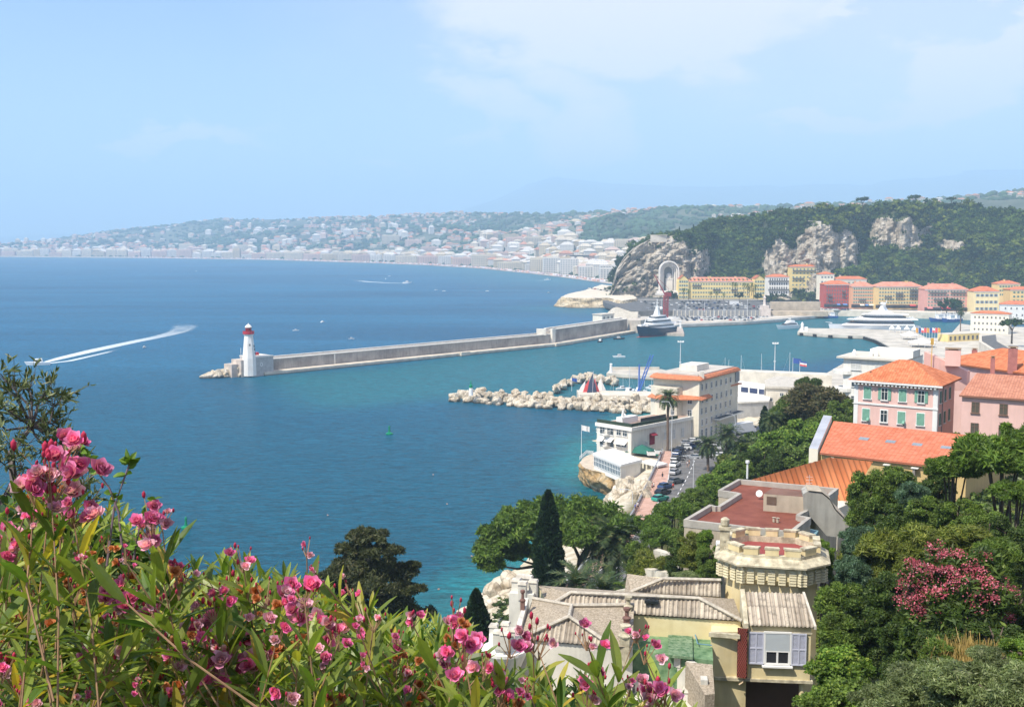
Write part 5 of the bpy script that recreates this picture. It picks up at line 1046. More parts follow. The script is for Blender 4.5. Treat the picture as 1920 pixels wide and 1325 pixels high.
for k, (px, py) in enumerate(((1757, 603), (1768, 602), (1779, 604), (1790, 603))):
 lab = ['leftmost of the blue fishing boats at the far quay', 'second blue fishing boat from the left at the far quay', 'third blue fishing boat from the left at the far quay', 'rightmost of the blue fishing boats at the far quay'][k]
 if k == 0: fb.location = G(px, py, 0); fb.rotation_euler = (0, 0, R(200)); fb['label'] = lab
 else: dup(fb, G(px, py, 0), R(190 + k * 9), 1, lab)
dup(fb, G(1556, 596, 0), R(185), .8, 'small blue and white trawler moored at the corner of the quay deck')
mb = small_boat('moored_boat', 'small white boat moored below the far quay', yw, 7, group='small boats below the far quay')
q_ = random.Random(2)
for k in range(16):
 px = 1608 + k * 8.6 + q_.uniform(-2, 2); lab = 'small white boat moored below the far quay'
 if px > 1750: continue
 (setattr(mb, 'location', G(px, 596.5, 0)) if k == 0 else dup(mb, G(px, 596.5 + q_.uniform(-.8, .8), 0), R(90 + q_.uniform(-20, 20)), q_.uniform(.7, 1.1), lab))
sb = small_boat('sailing_boat', 'white sailing boat', yw, 10, True, 12, group='sailing boats by the rock spit')
spots = [(1180, 737), (1196, 733), (1208, 738), (1150, 742), (1222, 730), (1168, 730)]
for k, (px, py) in enumerate(spots):
 lab = 'white boat with a bare mast moored between the rock spit and the tower house'
 if k == 0: sb.location = G(px, py, 0); sb['label'] = lab; sb.rotation_euler = (0, 0, 1)
 else: dup(sb, G(px, py, 0), k * 1.3, q_.uniform(.6, .8), lab)
for k, (px, py, hh, lab) in enumerate([(1427, 705, 1.0, 'bare white mast left of the tall lamp mast behind the beige building'), (1480, 705, 1.05, 'bare white mast left of the two flags'), (1359, 706, .85, 'white mast just right of the tower house roof'), (1366, 708, .8, 'second thin mast right of the tower house roof'), (1389, 706, .95, 'dark mast between the tower house and the beige building')]):
 dup(sb, G(px, py + 3, 0), 1.2 + k, hh, lab, 'masts of boats moored behind the beige building')
red_s = mat('sail_red', (.72, .10, .10), var=.05); wh_s = mat('sail_white', (.82, .80, .76), var=.04); bk_s = mat('sail_black', (.05, .07, .12), var=.04)
for k, (px, py, c, lean, hh) in enumerate([(1094, 740, wh_s, .5, 6), (1103, 741, red_s, .25, 7), (1111, 742, bk_s, .1, 10), (1117, 741, red_s, -.05, 7.5), (1129, 738, wh_s, -.2, 7), (1108, 738, wh_s, .4, 6)]):
 t_ = empty('dinghy', ['dinghy with a leaning white sail at the left end of the slip row', 'dinghy with a leaning red sail left of the tall dark sail', 'dinghy with the tallest dark sail in the slip row', 'dinghy with an upright red sail right of the tall dark sail', 'dinghy with a white sail at the right end of the slip row', 'dinghy with a white sail squeezed behind the leaning red one'][k], 'dinghy', 'dinghies with raised sails', G(px, py, 3.4), .3)
 b = MB(); hull_mesh(b, 5, 1.8, .5, n=10); b.build('hull', [yw, yw], t_)
 b = MB(); b.face([(0, 0, .8), (-2.6, .1, .9), (-1.4 + lean, .5, hh * .6), (lean * hh * .3, 0, hh)]); b.face([(0.1, 0, .8), (2.0, 0, .8), (lean * hh * .3 + .1, 0, hh * .8)]); b.build('sail', c, t_)
 b = MB(); b.tube([(0, 0, .5), (lean * hh * .3, 0, hh + .3)], .07, 4); b.build('mast', MATS['mast_metal'], t_)
sheet('slip_ground', [G(1085, 741, 3), G(1240, 748, 3), G(1240, 738, 3), G(1150, 733, 3), G(1085, 733, 3)], 3.0, MATS['pier_concrete'])
blue_st = mat('crane_blue', (.05, .13, .42), rough=.4)
b = MB(); b.tube([(0, 0, 0), (0, 0, 13)], .35, 6); b.tube([(0, 0, 1), (5.8, 0, 17)], [.35, .2], 5); b.tube([(-1.2, 0, 0), (4.6, 0, 17)], [.3, .2], 5)
for k in range(8): b.tube([(-1.2 + 5.8 * k / 8, 0, 17 * k / 8), (5.8 * (k + 1) / 8, 0, 1 + 16 * (k + 1) / 8)], .1, 4)
o = b.build('boat_crane', blue_st, loc=G(1198, 741, 3)); tag(o, 'blue lattice boat crane leaning beside the tower house', 'crane')
def flag(px, py, z, h, cols, label, grp=None, fw=2.2, fh=1.5):
 t_ = empty('flag', label, 'flag', grp, G(px, py, z)); b = MB(); b.tube([(0, 0, 0), (0, 0, h)], [.1, .06], 6); b.build('pole', MATS['white_paint'], t_)
 b = MB(); n = 10
 for i in range(n):
  for j in range(len(cols)):
   x0, x1 = .08 + fw * i / n, .08 + fw * (i + 1) / n; z0, z1 = h - .1 - fh * (j + 1) / len(cols), h - .1 - fh * j / len(cols); w0, w1 = .22 * math.sin(i * .9) * i / n, .22 * math.sin((i + 1) * .9) * (i + 1) / n
   b.face([(x0, w0, z0 - .05 * i), (x1, w1, z0 - .05 * (i + 1)), (x1, w1, z1 - .05 * (i + 1)), (x0, w0, z1 - .05 * i)], j)
 b.build('cloth', cols, t_); return t_
fb_ = mat('flag_blue', (.04, .10, .35));
flag(1072, 733, 2, 6, [fb_], 'blue flag on a pole on the curved rock spit'); flag(1486, 706, 3, 9, [fb_], 'dark blue flag on a pole behind the beige building', 'flags behind the beige building', 3.8, 2.4); flag(1499, 708, 3, 8, [fb_, wh_s, red_s], 'blue white and red flag beside the dark blue flag', 'flags behind the beige building', 3.2, 2.2); flag(1090, 858, 6.2, 9.5, [wh_s], 'pale flag on a tall white pole at the tip of the restaurant rock')
for k in range(9):
 px = 1716 + k * 5.2; flag(px, 640, 2.4, 9, [[mat('flag_orange', (.7, .35, .05))], [fb_], [wh_s, red_s], [red_s]][k % 4], ['orange flag', 'blue flag', 'white and red flag', 'red flag'][k % 4] + ' in the row of flags behind the white tents', 'row of flags behind the tents', 1.7, 3.0)
tw = mat('tent_white', (.82, .80, .76), var=.04)
def tent(px, py, s, label, hex_=False):
 t_ = empty('tent', label, 'tent', 'white tents on the pier', G(px, py, 2.4)); n = 6 if hex_ else 4; b = MB()
 V = [(s * math.cos(2 * math.pi * k / n + .4), s * math.sin(2 * math.pi * k / n + .4), 3.0) for k in range(n)] + [(s * .35 * math.cos(2 * math.pi * k / n + .4), s * .35 * math.sin(2 * math.pi * k / n + .4), 4.3) for k in range(n)] + [(0, 0, 5.6)]
 b.poly(V, [(k, (k + 1) % n, n + (k + 1) % n, n + k) for k in range(n)] + [(n + k, n + (k + 1) % n, 2 * n) for k in range(n)]); b.poly([(x, y, 2.5 if z == 3.0 else z) for x, y, z in V[:n]] + V[:n], [(k, (k + 1) % n, n + (k + 1) % n, n + k) for k in range(n)]); b.build('canopy', tw, t_)
 for k in range(n): b = MB(); b.tube([(V[k][0] * .95, V[k][1] * .95, 0), (V[k][0] * .95, V[k][1] * .95, 2.9)], .12, 5); b.build('pole', MATS['mast_metal'], t_)
for k, (px, py) in enumerate([(1672, 620), (1684, 620.5), (1700, 621), (1714, 622)]): tent(px, py + 3, 2.6, ['small white peaked tent at the left end of the row beside the giant yacht', 'second small white peaked tent beside the giant yacht, from the left', 'third small white peaked tent beside the giant yacht, from the left', 'small white peaked tent at the right end of the row beside the giant yacht'][k])
tent(1705, 636, 6, 'wide white tent nearest the row of small peaked tents', True); tent(1728, 650, 8.5, 'largest white tent, with open sides, on the pier ground', True)
def lampmast(px, py, z, ytop, label):
 g = G(px, py, z); h = CZ + (HOR - ytop) / FPX * g.y - z; t_ = empty('lamp_mast', label, 'lamp mast', 'tall lamp masts', g); b = MB(); b.tube([(0, 0, 0), (0, 0, h)], [.28, .14], 8); b.lathe([(.5, 0), (.5, .5)], (0, 0, h * .45), 8); b.build('pole', MATS['mast_metal'], t_)
 b = MB(); b.box((0, 0, h), (2.4, 1.2, .3)); b.box((-1.1, -.5, h + .3), (.7, .5, .7)); b.box((1.1, -.5, h + .3), (.7, .5, .7)); b.box((0, -.5, h + .3), (.7, .5, .7)); b.build('lamp_head', MATS['white_paint'], t_)
lampmast(1275, 712, 3, 641, 'tall lamp mast rising above the roof of the tower house'); lampmast(1452, 706, 3, 644, 'tall lamp mast standing alone behind the beige building')
for k, (px, py, z, yt) in enumerate([(1338, 604, 2.5, 577), (1357, 603, 2.5, 576), (1378, 601, 2.5, 575), (1401, 600, 2.5, 560), (1286, 585, 7, 566), (1240, 575, 7, 560), (1321, 585, 7, 563), (1420, 590, 2.5, 573), (1310, 604, 2.5, 580)]):
 g = G(px, py, z); h = CZ + (HOR - yt) / FPX * g.y - z; b = MB(); b.tube([(0, 0, 0), (0, 0, h), (1.6, 0, h + .3)], [.22, .15, .12], 5); b.box((1.8, 0, h + .25), (1.2, .5, .2)); tag(b.build('street_lamp', MATS['mast_metal'], loc=g), 'pale street lamp standing in the harbour car park', 'street lamp', 'street lamps of the harbour car park')
N = NT('wake_foam'); g = N.n('TexCoord').outputs['Object']; no = N.n('TexNoise', Scale=.25, Detail=8.0, Roughness=.7); mpw = N.n('Mapping'); mpw.inputs['Scale'].default_value = (.25, 1.4, 1); N.l(g, mpw.inputs[0]); N.l(mpw.outputs[0], no.inputs['Vector'])
at = N.n('Attribute', _attribute_name='foam').outputs['Fac']; ad = N.n('Math', _operation='ADD'); N.l(no.outputs[0], ad.inputs[0]); N.l(at, ad.inputs[1]); fz = ramp(N, ad.outputs[0], [(.70, 0.0), (1.25, 1.0)]); mu = N.n('Math', _operation='MULTIPLY'); N.l(fz, mu.inputs[0]); N.l(at, mu.inputs[1])
p = N.n('BsdfPrincipled', Roughness=.7); p.inputs['Base Color'].default_value = (.78, .86, .88, 1); tr = N.n('BsdfTransparent'); ms = N.n('MixShader'); N.l(mu.outputs[0], ms.inputs[0]); N.l(tr.outputs[0], ms.inputs[1]); N.l(p.outputs[0], ms.inputs[2]); N.l(ms.outputs[0], N.out.inputs[0]); foam = N.m
def wake(name, pts, widths, foams, label, seg=60):
 P = [G(a, c, 0) for a, c in pts]; n = len(P); s = np.linspace(0, n - 1, seg); X = np.interp(s, range(n), [p.x for p in P]); Y = np.interp(s, range(n), [p.y for p in P]); Wd = np.interp(s, range(n), widths); Fo = np.interp(s, range(n), foams)
 k = np.ones(5) / 5
 for a_ in (X, Y): a_[2:-2] = np.convolve(a_, k, 'valid')
 dx = np.gradient(X); dy = np.gradient(Y); l = np.hypot(dx, dy); nx, ny = -dy / l, dx / l; rows_ = []; at_ = []
 for j, q in enumerate(np.linspace(-1, 1, 9)): rows_.append(np.stack([X + nx * Wd * q, Y + ny * Wd * q, np.full(seg, .12)], -1)); at_.append(Fo * (1 - abs(q) ** 3) * (1 if abs(q) > .3 else .85))
 o = gridmesh(name, np.array(rows_), foam, attrs={'foam': np.array(at_).ravel()}); o.data.materials[0] = foam; return tag(o, label, 'wake', kind='stuff')
wake('wake', [(78, 681), (120, 670), (180, 656), (250, 641), (300, 631), (335, 622), (350, 612), (330, 604)], [2, 4.5, 6, 6, 7, 10, 13, 10], [1.0, .95, .85, .75, .62, .5, .42, .1], 'long curved foaming wake of the speedboat on the left of the bay')
wake('wake', [(84, 682), (130, 677), (200, 661), (230, 652)], [1.8, 2.5, 2.5, 1.5], [1.0, .9, .6, .1], 'lower bright arm of the wake behind the speedboat')
wake('wake', [(764, 531.5), (730, 530.5), (690, 528.5), (655, 524)], [3.5, 4, 8, 12], [1, 1, .7, .1], 'straight white wake of the distant motorboat'); wake('wake', [(1027, 525.5), (1012, 525.8), (998, 526)], [3, 3, 2], [1, .8, .2], 'short wake of the tiny boat near the far beach')
cpaint = {n: mat('car_' + n, c, rough=.25, var=.04, spec=.6, metal=.2 if n in ('silver', 'grey') else 0) for n, c in (('white', (.78, .78, .76)), ('silver', (.42, .43, .44)), ('black', (.02, .02, .025)), ('grey', (.13, .14, .15)), ('blue', (.03, .07, .18)), ('red', (.45, .03, .03)), ('green', (.03, .30, .22)))}
cgl = mat('car_glass', (.015, .02, .025), rough=.05, spec=.9)
def car_body(b, L=4.3, W=1.75, mi=0, mg=1, hatch=True):
 prof = [(-.5, .25), (-.5, .75), (-.47, .92), (-.40, .97), (.16, .95), (.40, .86), (.49, .72), (.5, .25)]
 for s_ in (0,):
  V = []
  for (y, k) in ((-W / 2, .0), (-W / 2 + .06, .05), (W / 2 - .06, .05), (W / 2, .0)): V += [(x * L, y, z + (0 if k == 0 else k)) for x, z in prof]
  n = len(prof); F = [tuple(range(n - 1, -1, -1)), tuple(range(3 * n, 4 * n))]
  for r_ in range(3): F += [(r_ * n + i, r_ * n + (i + 1) % n, (r_ + 1) * n + (i + 1) % n, (r_ + 1) * n + i) for i in range(n)]
  b.poly(V, F, mi)
def car_cabin(b, L=4.3, W=1.75, mi=0, roof=1):
 base = [(-.46, .97), (.17, .97)]; top = [(-.36 if True else 0, 1.44), (.0, 1.44)]
 V = [(-.46 * L, -W * .46, .95), (.2 * L, -W * .46, .95), (.2 * L, W * .46, .95), (-.46 * L, W * .46, .95), (-.37 * L, -W * .38, 1.42), (.02 * L, -W * .38, 1.42), (.02 * L, W * .38, 1.42), (-.37 * L, W * .38, 1.42)]
 b.poly(V, [(0, 1, 5, 4), (1, 2, 6, 5), (2, 3, 7, 6), (3, 0, 4, 7)], mi); b.box((-.175 * L, 0, 1.44), (.40 * L, W * .78, .06), 0, roof)
 for y in (-W * .43, W * .43): b.tube([(-.12 * L, y, .96), (-.12 * L, y * .9, 1.42)], .045, 4, roof)
rubber = MATS['rubber']
def make_car(colname, label='car', group='g'):
 t_ = empty('parked_car', label, 'car', group); b = MB(); car_body(b); b.build('body', cpaint[colname], t_); b = MB(); car_cabin(b); b.build('cabin', [cgl, cpaint[colname]], t_)
 for x in (-1.32, 1.35):
  for y in (-.82, .82):
   b = MB(); V0 = [(x + .32 * math.cos(a), y - .1, .32 + .32 * math.sin(a)) for a in np.linspace(0, 6.283, 13)[:-1]]; V1 = [(p[0], y + .1, p[2]) for p in V0]; b.poly(V0 + V1, [(i, (i + 1) % 12, 12 + (i + 1) % 12, 12 + i) for i in range(12)] + [tuple(range(11, -1, -1)), tuple(range(12, 24))]); b.build('wheel', rubber, t_)
 for y in (-.6, .6): b = MB(); b.box((2.13, y, .68), (.06, .3, .14)); b.build('headlight', frame_w, t_)
 return t_
cars = {k: None for k in cpaint}
def car_at(colr, p, rz, label, group):
 if cars[colr] is None: c = make_car(colr, label, group); c.location = p; c.rotation_euler = (0, 0, rz); cars[colr] = c; return c
 return dup(cars[colr], p, rz, label=label, group=group)
fcar = {}
for k in cpaint:
 b = MB(); car_body(b, mi=0); car_cabin(b, mi=1, roof=0); o = b.build('parked_car', [cpaint[k], cgl]); fcar[k] = o.data; bpy.data.objects.remove(o)
cq = random.Random(9); ks = ['white', 'silver', 'black', 'grey', 'blue', 'white', 'silver', 'grey', 'black', 'red', 'white']
def far_car(p, rz, where, grp):
 k = cq.choice(ks); o = bpy.data.objects.new('parked_car', fcar[k]); col.objects.link(o); o.location = p; o.rotation_euler = (0, 0, rz); tag(o, k + ' ' + where, 'car', k + ' ' + grp)
for row, y in enumerate((937, 925, 913, 900)):
 x0, x1 = G(1268, 600, 2.5).x + (937 - y) * .15, G(1460 - row * 18, 600, 2.5).x; x = x0 + 2
 while x < x1:
  if cq.random() < .86: far_car((x, y + cq.uniform(-.4, .4), 2.52), R(90) + cq.uniform(-.05, .05), 'car parked on the lower level of the harbour car park', 'cars on the lower level of the car park')
  x += 2.9
for row, y in enumerate((962, 985, 1010, 1036, 1062, 1085)):
 x = G(1196 + row * 3, 575, 7).x + 4; x1 = G(1424 - row * 3, 575, 7).x
 while x < x1:
  if cq.random() < .62: far_car((x, y + cq.uniform(-.6, .6), 7.02), R(90) + cq.uniform(-.05, .05), 'car parked on the upper level of the harbour car park', 'cars on the upper level of the car park')
  x += 3.6
for k in range(26):
 px = 1470 + k * 5 + cq.uniform(-1, 1); g_ = G(px, 588 if px < 1545 else 581.5, 3 if px < 1545 else 5.2)
 far_car((g_.x, g_.y, g_.z), cq.choice((0, R(90), R(85))), 'car parked along the quay in front of the harbour houses', 'cars along the quay')
for k in range(12): g_ = G(1105 + k * 5.5, 541 + k * .9, 9.5); far_car(g_, R(60), 'car parked on the road round the sea cliff', 'cars round the sea cliff')
b = MB();
def van(px, py, z, rz, label, L=7, H=3, m=None):
 t_ = empty('van', label, 'van', None, G(px, py, z), rz); b = MB(); b.box((-.8, 0, .5 + H / 2), (L - 1.6, 2.2, H)); b.box((L / 2 - .75, 0, 1.2), (1.5, 2.1, 1.7), 0, 0, .92); b.build('body', m or MATS['car_white'], t_); b = MB(); b.box((L / 2 - .35, 0, 1.75), (.85, 2.12, .6)); b.build('windscreen', cgl, t_)
 for x in (-L * .3, L * .32):
  for y in (-.95, .95): b = MB(); b.lathe([(.42, -.12), (.42, .12)], (0, 0, 0), 10); o = b.build('wheel', rubber, t_); o.rotation_euler = (R(90), 0, 0); o.location = (x, y, .42)
 return t_
van(1393, 591, 2.5, 0, 'white box truck parked below the retaining wall of the harbour car park'); van(1378, 572, 7, .1, 'white lorry on the upper harbour car park in front of the palms', 10, 3.4)
pinkpave = mat('promenade_paving', (0.50, 0.30, 0.22), var=.12, vs=.6, world=True, c2=(.60, .38, .30)); kerbm = mat('kerb_stone', (.55, .53, .5), var=.1); road_m = mat('coast_road', (.13, .13, .13), var=.2, vs=.5, world=True, c2=(.20, .19, .18))
def ribbon(name, left, right, m, dz=0, thick=.35, kind='structure', n=40):
 def rs(P):
  P = [G(*p) for p in P]; L = np.r_[0, np.cumsum([(P[i + 1] - P[i]).length for i in range(len(P) - 1)])]; s = np.linspace(0, L[-1], n); return [Vector([float(np.interp(q, L, [p[k] for p in P])) for k in range(3)]) + Vector((0, 0, dz)) for q in s]
 A_, B_ = rs(left), rs(right); b = MB()
 for i in range(n - 1):
  b.face([A_[i], B_[i], B_[i + 1], A_[i + 1]]); b.face([A_[i], A_[i + 1], A_[i + 1] - Vector((0, 0, thick)), A_[i] - Vector((0, 0, thick))]); b.face([B_[i + 1], B_[i], B_[i] - Vector((0, 0, thick)), B_[i + 1] - Vector((0, 0, thick))])
 o = b.build(name, m); return tag(o, kind=kind), A_, B_
SL = [(1060, 1100, 10.4), (1110, 1052, 10.0), (1160, 1005, 9.6), (1188, 965, 9.3), (1206, 930, 9.0), (1222, 895, 8.6), (1238, 862, 8.2), (1243, 846, 8.0)]
SR = [(1082, 1112, 10.4), (1133, 1060, 10.0), (1185, 1010, 9.6), (1222, 962, 9.3), (1240, 930, 9.0), (1252, 900, 8.6), (1256, 868, 8.2), (1260, 846, 8.0)]
RR = [(1140, 1130, 10.2), (1180, 1070, 9.8), (1230, 1012, 9.4), (1272, 962, 9.1), (1300, 925, 8.8), (1322, 895, 8.4), (1345, 868, 7.8), (1352, 850, 7.4)]
rib, A1, B1 = ribbon('promenade_pavement', SL, SR, pinkpave, .12, 1.2); ribbon('coast_road', SR, RR, road_m, -.02, 1.0)
ribbon('street', [(1243, 852, 8.0), (1250, 842, 7.8), (1290, 832, 7.0), (1330, 822, 6.4), (1375, 812, 5.8), (1420, 798, 5.2), (1460, 780, 4.6)], [(1352, 872, 7.6), (1352, 856, 7.4), (1380, 850, 7.0), (1410, 840, 6.6), (1440, 828, 6.2), (1470, 815, 5.8), (1520, 795, 5.2)], road_m, -.05, 1.5)
b = MB()
for i in range(len(B1) - 1):
 p, q = B1[i], B1[i + 1]; d = (q - p).normalized(); n_ = Vector((d.y, -d.x, 0)) * .25; b.face([p, p + n_, q + n_, q]); b.face([p + n_, p + n_ - Vector((0, 0, .3)), q + n_ - Vector((0, 0, .3)), q + n_])
tag(b.build('kerb', kerbm), kind='structure')
b = MB()
for i in range(0, 14):
 f = i * 2 + 1
 if f + 1 >= len(B1): break
 m0_ = B1[f] + (Vector(G(*RR[0])) - Vector(G(*SR[0]))) * 0
for i in range(26):
 t = .02 + i * .037;
 def lerpP(P, t): s = t * (len(P) - 1); k = min(len(P) - 2, int(s)); return Vector(G(*P[k])).lerp(Vector(G(*P[k + 1])), s - k)
 a0, a1 = (lerpP(SR, t) + lerpP(RR, t)) / 2, (lerpP(SR, t + .018) + lerpP(RR, t + .018)) / 2; d = (a1 - a0).normalized(); n_ = Vector((-d.y, d.x, 0)) * .09; up = Vector((0, 0, .03)); b.face([a0 - n_ + up, a1 - n_ + up, a1 + n_ + up, a0 + n_ + up])
tag(b.build('road_marking', MATS['white_paint']), kind='structure')
b = MB(); rl = MB()
for i in range(len(A1) - 1):
 p, q = A1[i], A1[i + 1]; d = (q - p).normalized(); n_ = Vector((-d.y, d.x, 0)) * .35; b.prism([tuple(p)[:2], tuple(q)[:2], tuple(q + n_)[:2], tuple(p + n_)[:2]], min(p.z, q.z) - 3.5, [p.z + .7, q.z + .7, q.z + .7, p.z + .7] if (q.x - p.x) * (n_.y) - (q.y - p.y) * n_.x > 0 else [p.z + .7] * 4)
 rl.tube([p + Vector((0, 0, 1.25)), q + Vector((0, 0, 1.25))], .05, 4); rl.tube([p + Vector((0, 0, .7)), p + Vector((0, 0, 1.25))], .04, 4); rl.tube([p + Vector((0, 0, .98)), q + Vector((0, 0, .98))], .035, 4)
par = b.build('parapet', mat('parapet_stone', (.36, .36, .38), var=.15, vs=.6, c2=(.46, .46, .46))); tag(par, 'grey parapet wall with a metal rail along the seaside promenade', 'wall'); rl.build('rail', mat('rail_metal', (.35, .37, .4), rough=.4, metal=.5), par)
GC = 'cars parked by the white restaurant house'
cl = [(1268, 905, 'grey', 62, 'grey car with a pale roof at the near end of the row beside the promenade'), (1266, 888, 'silver', 80, 'silver car with a large windscreen second from the near end of the promenade row'), (1266, 874, 'white', 84, 'white car in the middle of the promenade row'), (1267, 862, 'grey', 86, 'grey car just beyond the white one in the promenade row'), (1270, 852, 'blue', 88, 'dark blue car between the motorbikes and the grey car'),
 (1243, 926, 'black', 66, 'black car with a glass roof parked by the bushes at the promenade bend'), (1248, 915, 'blue', 66, 'blue car behind the black one at the promenade bend'), (1238, 938, 'green', 64, 'green car half hidden by the bushes at the promenade bend'),
 (1271, 846, 'black', 200, 'black car nearest the palm in the double row by the house'), (1282, 842, 'white', 205, 'white car next to the black one in the double row'), (1292, 840, 'blue', 205, 'navy car in the double row by the house'), (1301, 836, 'black', 205, 'dark estate car in the double row by the house'), (1290, 833, 'silver', 25, 'silver car close to the house wall'), (1303, 830, 'white', 25, 'white car close to the house wall under the canopy'), (1312, 828, 'grey', 25, 'grey car close to the house wall'),
 (1300, 860, 'silver', 190, 'silver hatchback turning alone on the open asphalt'), (1314, 853, 'black', 190, 'black car driving behind the silver hatchback'), (1344, 857, 'white', 185, 'small white car beside the foot of the second palm'), (1357, 862, 'grey', 185, 'grey car between the two street palms'), (1344, 842, 'white', 30, 'white car beyond the first street palm'), (1353, 838, 'silver', 30, 'silver car beyond the first street palm')]
for (px, py, c, a, lab) in cl:
 z = float(np.interp(py, [830, 846, 868, 900, 930, 962], [7.0, 8.0, 8.2, 8.6, 9.0, 9.3])) + .05
 if px > 1290: z = min(z, 7.5)
 car_at(c, G(px, py, z), R(a - 22), lab, GC)
bus = van(1392, 812, 5.9, R(38), 'white coach parked along the low grey building', 11, 3.0)
mo = empty('motorbike', 'row of', 'motorbike', 'motorbikes parked beside the promenade'); b = MB()
for x in (-.65, .65): b.tube([(x + .3 * math.cos(a), 0, .3 + .3 * math.sin(a)) for a in np.linspace(0, 6.283, 11)], .06, 5)
b.build('wheel', rubber, mo); b = MB(); b.tube([(-.6, 0, .5), (-.2, 0, .75), (.3, 0, .8), (.5, 0, .95)], [.12, .2, .2, .08], 6); b.tube([(.65, 0, .3), (.45, 0, 1.05)], .05, 5); b.tube([(.45, -.3, 1.08), (.45, .3, 1.08)], .03, 4); b.build('body', MATS['car_black'], mo)
for k, (px, py) in enumerate([(1279, 862), (1282, 859), (1281, 855), (1284, 852), (1287, 850), (1278, 867), (1262, 846), (1336, 862), (1283, 846)]):
 z = 8.0 if px < 1300 else 7.6
 if k == 0: mo.location = G(px, py, z); mo['label'] = 'black motorbike standing among the motorbikes beside the promenade cars'
 else: dup(mo, G(px, py, z), k * .7, 1.05, 'black motorbike standing among the motorbikes beside the promenade cars')
skin = mat('skin', (.55, .32, .22), var=.05)
def person(label, shirt, p, rz, walk=.25, legs=None):
 me = bpy.data.meshes.new('person'); J = [(0, 0, .95), (0, 0, 1.2), (0, 0, 1.42), (0, 0, 1.52), (0, .01, 1.66), (0, 0, 1.74), (-.2, 0, 1.40), (-.26, walk * .4, 1.12), (-.24, walk * .9, .88), (.2, 0, 1.40), (.26, -walk * .4, 1.12), (.24, -walk * .2, .90), (-.1, 0, .9), (-.11, walk * .5, .5), (-.1, walk * .6, .08), (.1, 0, .9), (.11, -walk * .3, .5), (.1, -walk * 1.1, .1), (-.1, walk * .6 + .16, .03), (.1, -walk * 1.1 + .16, .05)]
 E = [(0, 1), (1, 2), (2, 3), (3, 4), (4, 5), (2, 6), (6, 7), (7, 8), (2, 9), (9, 10), (10, 11), (0, 12), (12, 13), (13, 14), (0, 15), (15, 16), (16, 17), (14, 18), (17, 19)]
 rr = [.15, .14, .15, .06, .105, .07, .06, .045, .035, .06, .045, .035, .09, .065, .045, .09, .065, .045, .035, .035]
 me.from_pydata(J, E, []); me.materials.append(skin); o = bpy.data.objects.new('person', me); col.objects.link(o); s = o.modifiers.new('skin', 'SKIN')
 for i, v in enumerate(me.skin_vertices[0].data if me.skin_vertices else []): v.radius = (rr[i], rr[i])
 if not me.skin_vertices:
  bpy.context.view_layer.objects.active = o; bpy.ops.object.select_all(action='DESELECT'); o.select_set(True); bpy.ops.object.skin_root_mark() if False else None
 sub = o.modifiers.new('sub', 'SUBSURF'); sub.levels = 1; sub.render_levels = 1
 o.location = p; o.rotation_euler = (0, 0, rz); tag(o, label, 'person')
 b = MB(); b.lathe([(.17, .92), (.17, 1.1), (.19, 1.3), (.2, 1.42), (.08, 1.5)], n=12); b.build('shirt', mat('cloth_' + shirt[0], shirt[1], var=.08), o)
 b = MB(); b.lathe([(.19, .55 if legs else .7), (.2, .95), (.18, 1.0)], n=12); b.build('shorts', mat('cloth_dark', (.06, .07, .1)), o); b = MB(); b.lathe([(.11, 1.64), (.12, 1.72), (.08, 1.79), (.02, 1.81)], (0, -.02, 0), 10); b.build('hair', mat('hair', (.05, .03, .02)), o); return o
ppl = [(1242, 898, 8.75, 'lone walker in dark clothes in the middle of the promenade', ('dark', (.05, .05, .06))), (1223, 919, 9.2, 'walker in pink by the promenade parapet', ('pink', (.7, .35, .35))), (1226, 917, 9.2, 'walker in pale clothes beside the one in pink at the parapet', ('pale', (.7, .65, .6))), (1289, 876, 8.4, 'walker in white crossing the asphalt', ('white', (.8, .78, .76))), (1292, 873, 8.3, 'walker in brown beside the one in white on the asphalt', ('brown', (.25, .14, .10))), (1262, 918, 9.0, 'person in red standing by the bushes at the kerb', ('red', (.6, .06, .05))), (1196, 955, 9.5, 'person in white by the lower end of the parapet', ('white', (.8, .78, .76))), (1191, 958, 9.5, 'person in blue leaning at the lower end of the parapet', ('blue', (.1, .15, .4))), (1238, 858, 8.3, 'dark figure at the top of the promenade beside the planters', ('dark', (.05, .05, .06)))]
for i, (px, py, z, lab, shc) in enumerate(ppl): person(lab, shc, G(px, py, z), i * 1.3, .3)
def street_lamp(px, py, z, h, label, rz=0):
 t_ = empty('street_lamp', label, 'street lamp', 'street lamps near the promenade', G(px, py, z), rz); b = MB(); b.tube([(0, 0, 0), (0, 0, h * .75), (-.15, 0, h * .9), (-.9, 0, h), (-2.2, 0, h + .05)], [.12, .09, .08, .07, .06], 6); b.build('pole', MATS['mast_metal'], t_); b = MB(); b.box((-2.5, 0, h + .02), (.9, .3, .14)); b.build('lamp_head', MATS['mast_metal'], t_)
street_lamp(1300, 915, 8.8, 8, 'curved street lamp over the bend of the coast road', R(20)); street_lamp(1378, 838, 6.6, 10, 'straight street lamp between the second palm and the coach'); street_lamp(1259, 862, 8.2, 16, 'tall lamp post beside the tall palm'); street_lamp(1186, 950, 8, 4, 'short lamp with a round white head above the rocks')
cw1 = wallm('wall_ivory', (0.72, 0.68, 0.60), vs=.4, streak=.2); cw2 = wallm('wall_ivory_warm', (0.72, 0.66, 0.53), vs=.4)
def P2(px, py, z): return G(px, py, z).to_2d()
lowh = empty('restaurant_house', 'long white two storey house with a planted roof terrace above the sea rock', 'building')
zt_ = 14.2; C1 = P2(1184, 802, zt_); Rr = P2(1312, 778, zt_); e1 = (Rr - C1).normalized(); e2 = Vector((-e1.y, e1.x)); L1 = C1 + e2 * 13
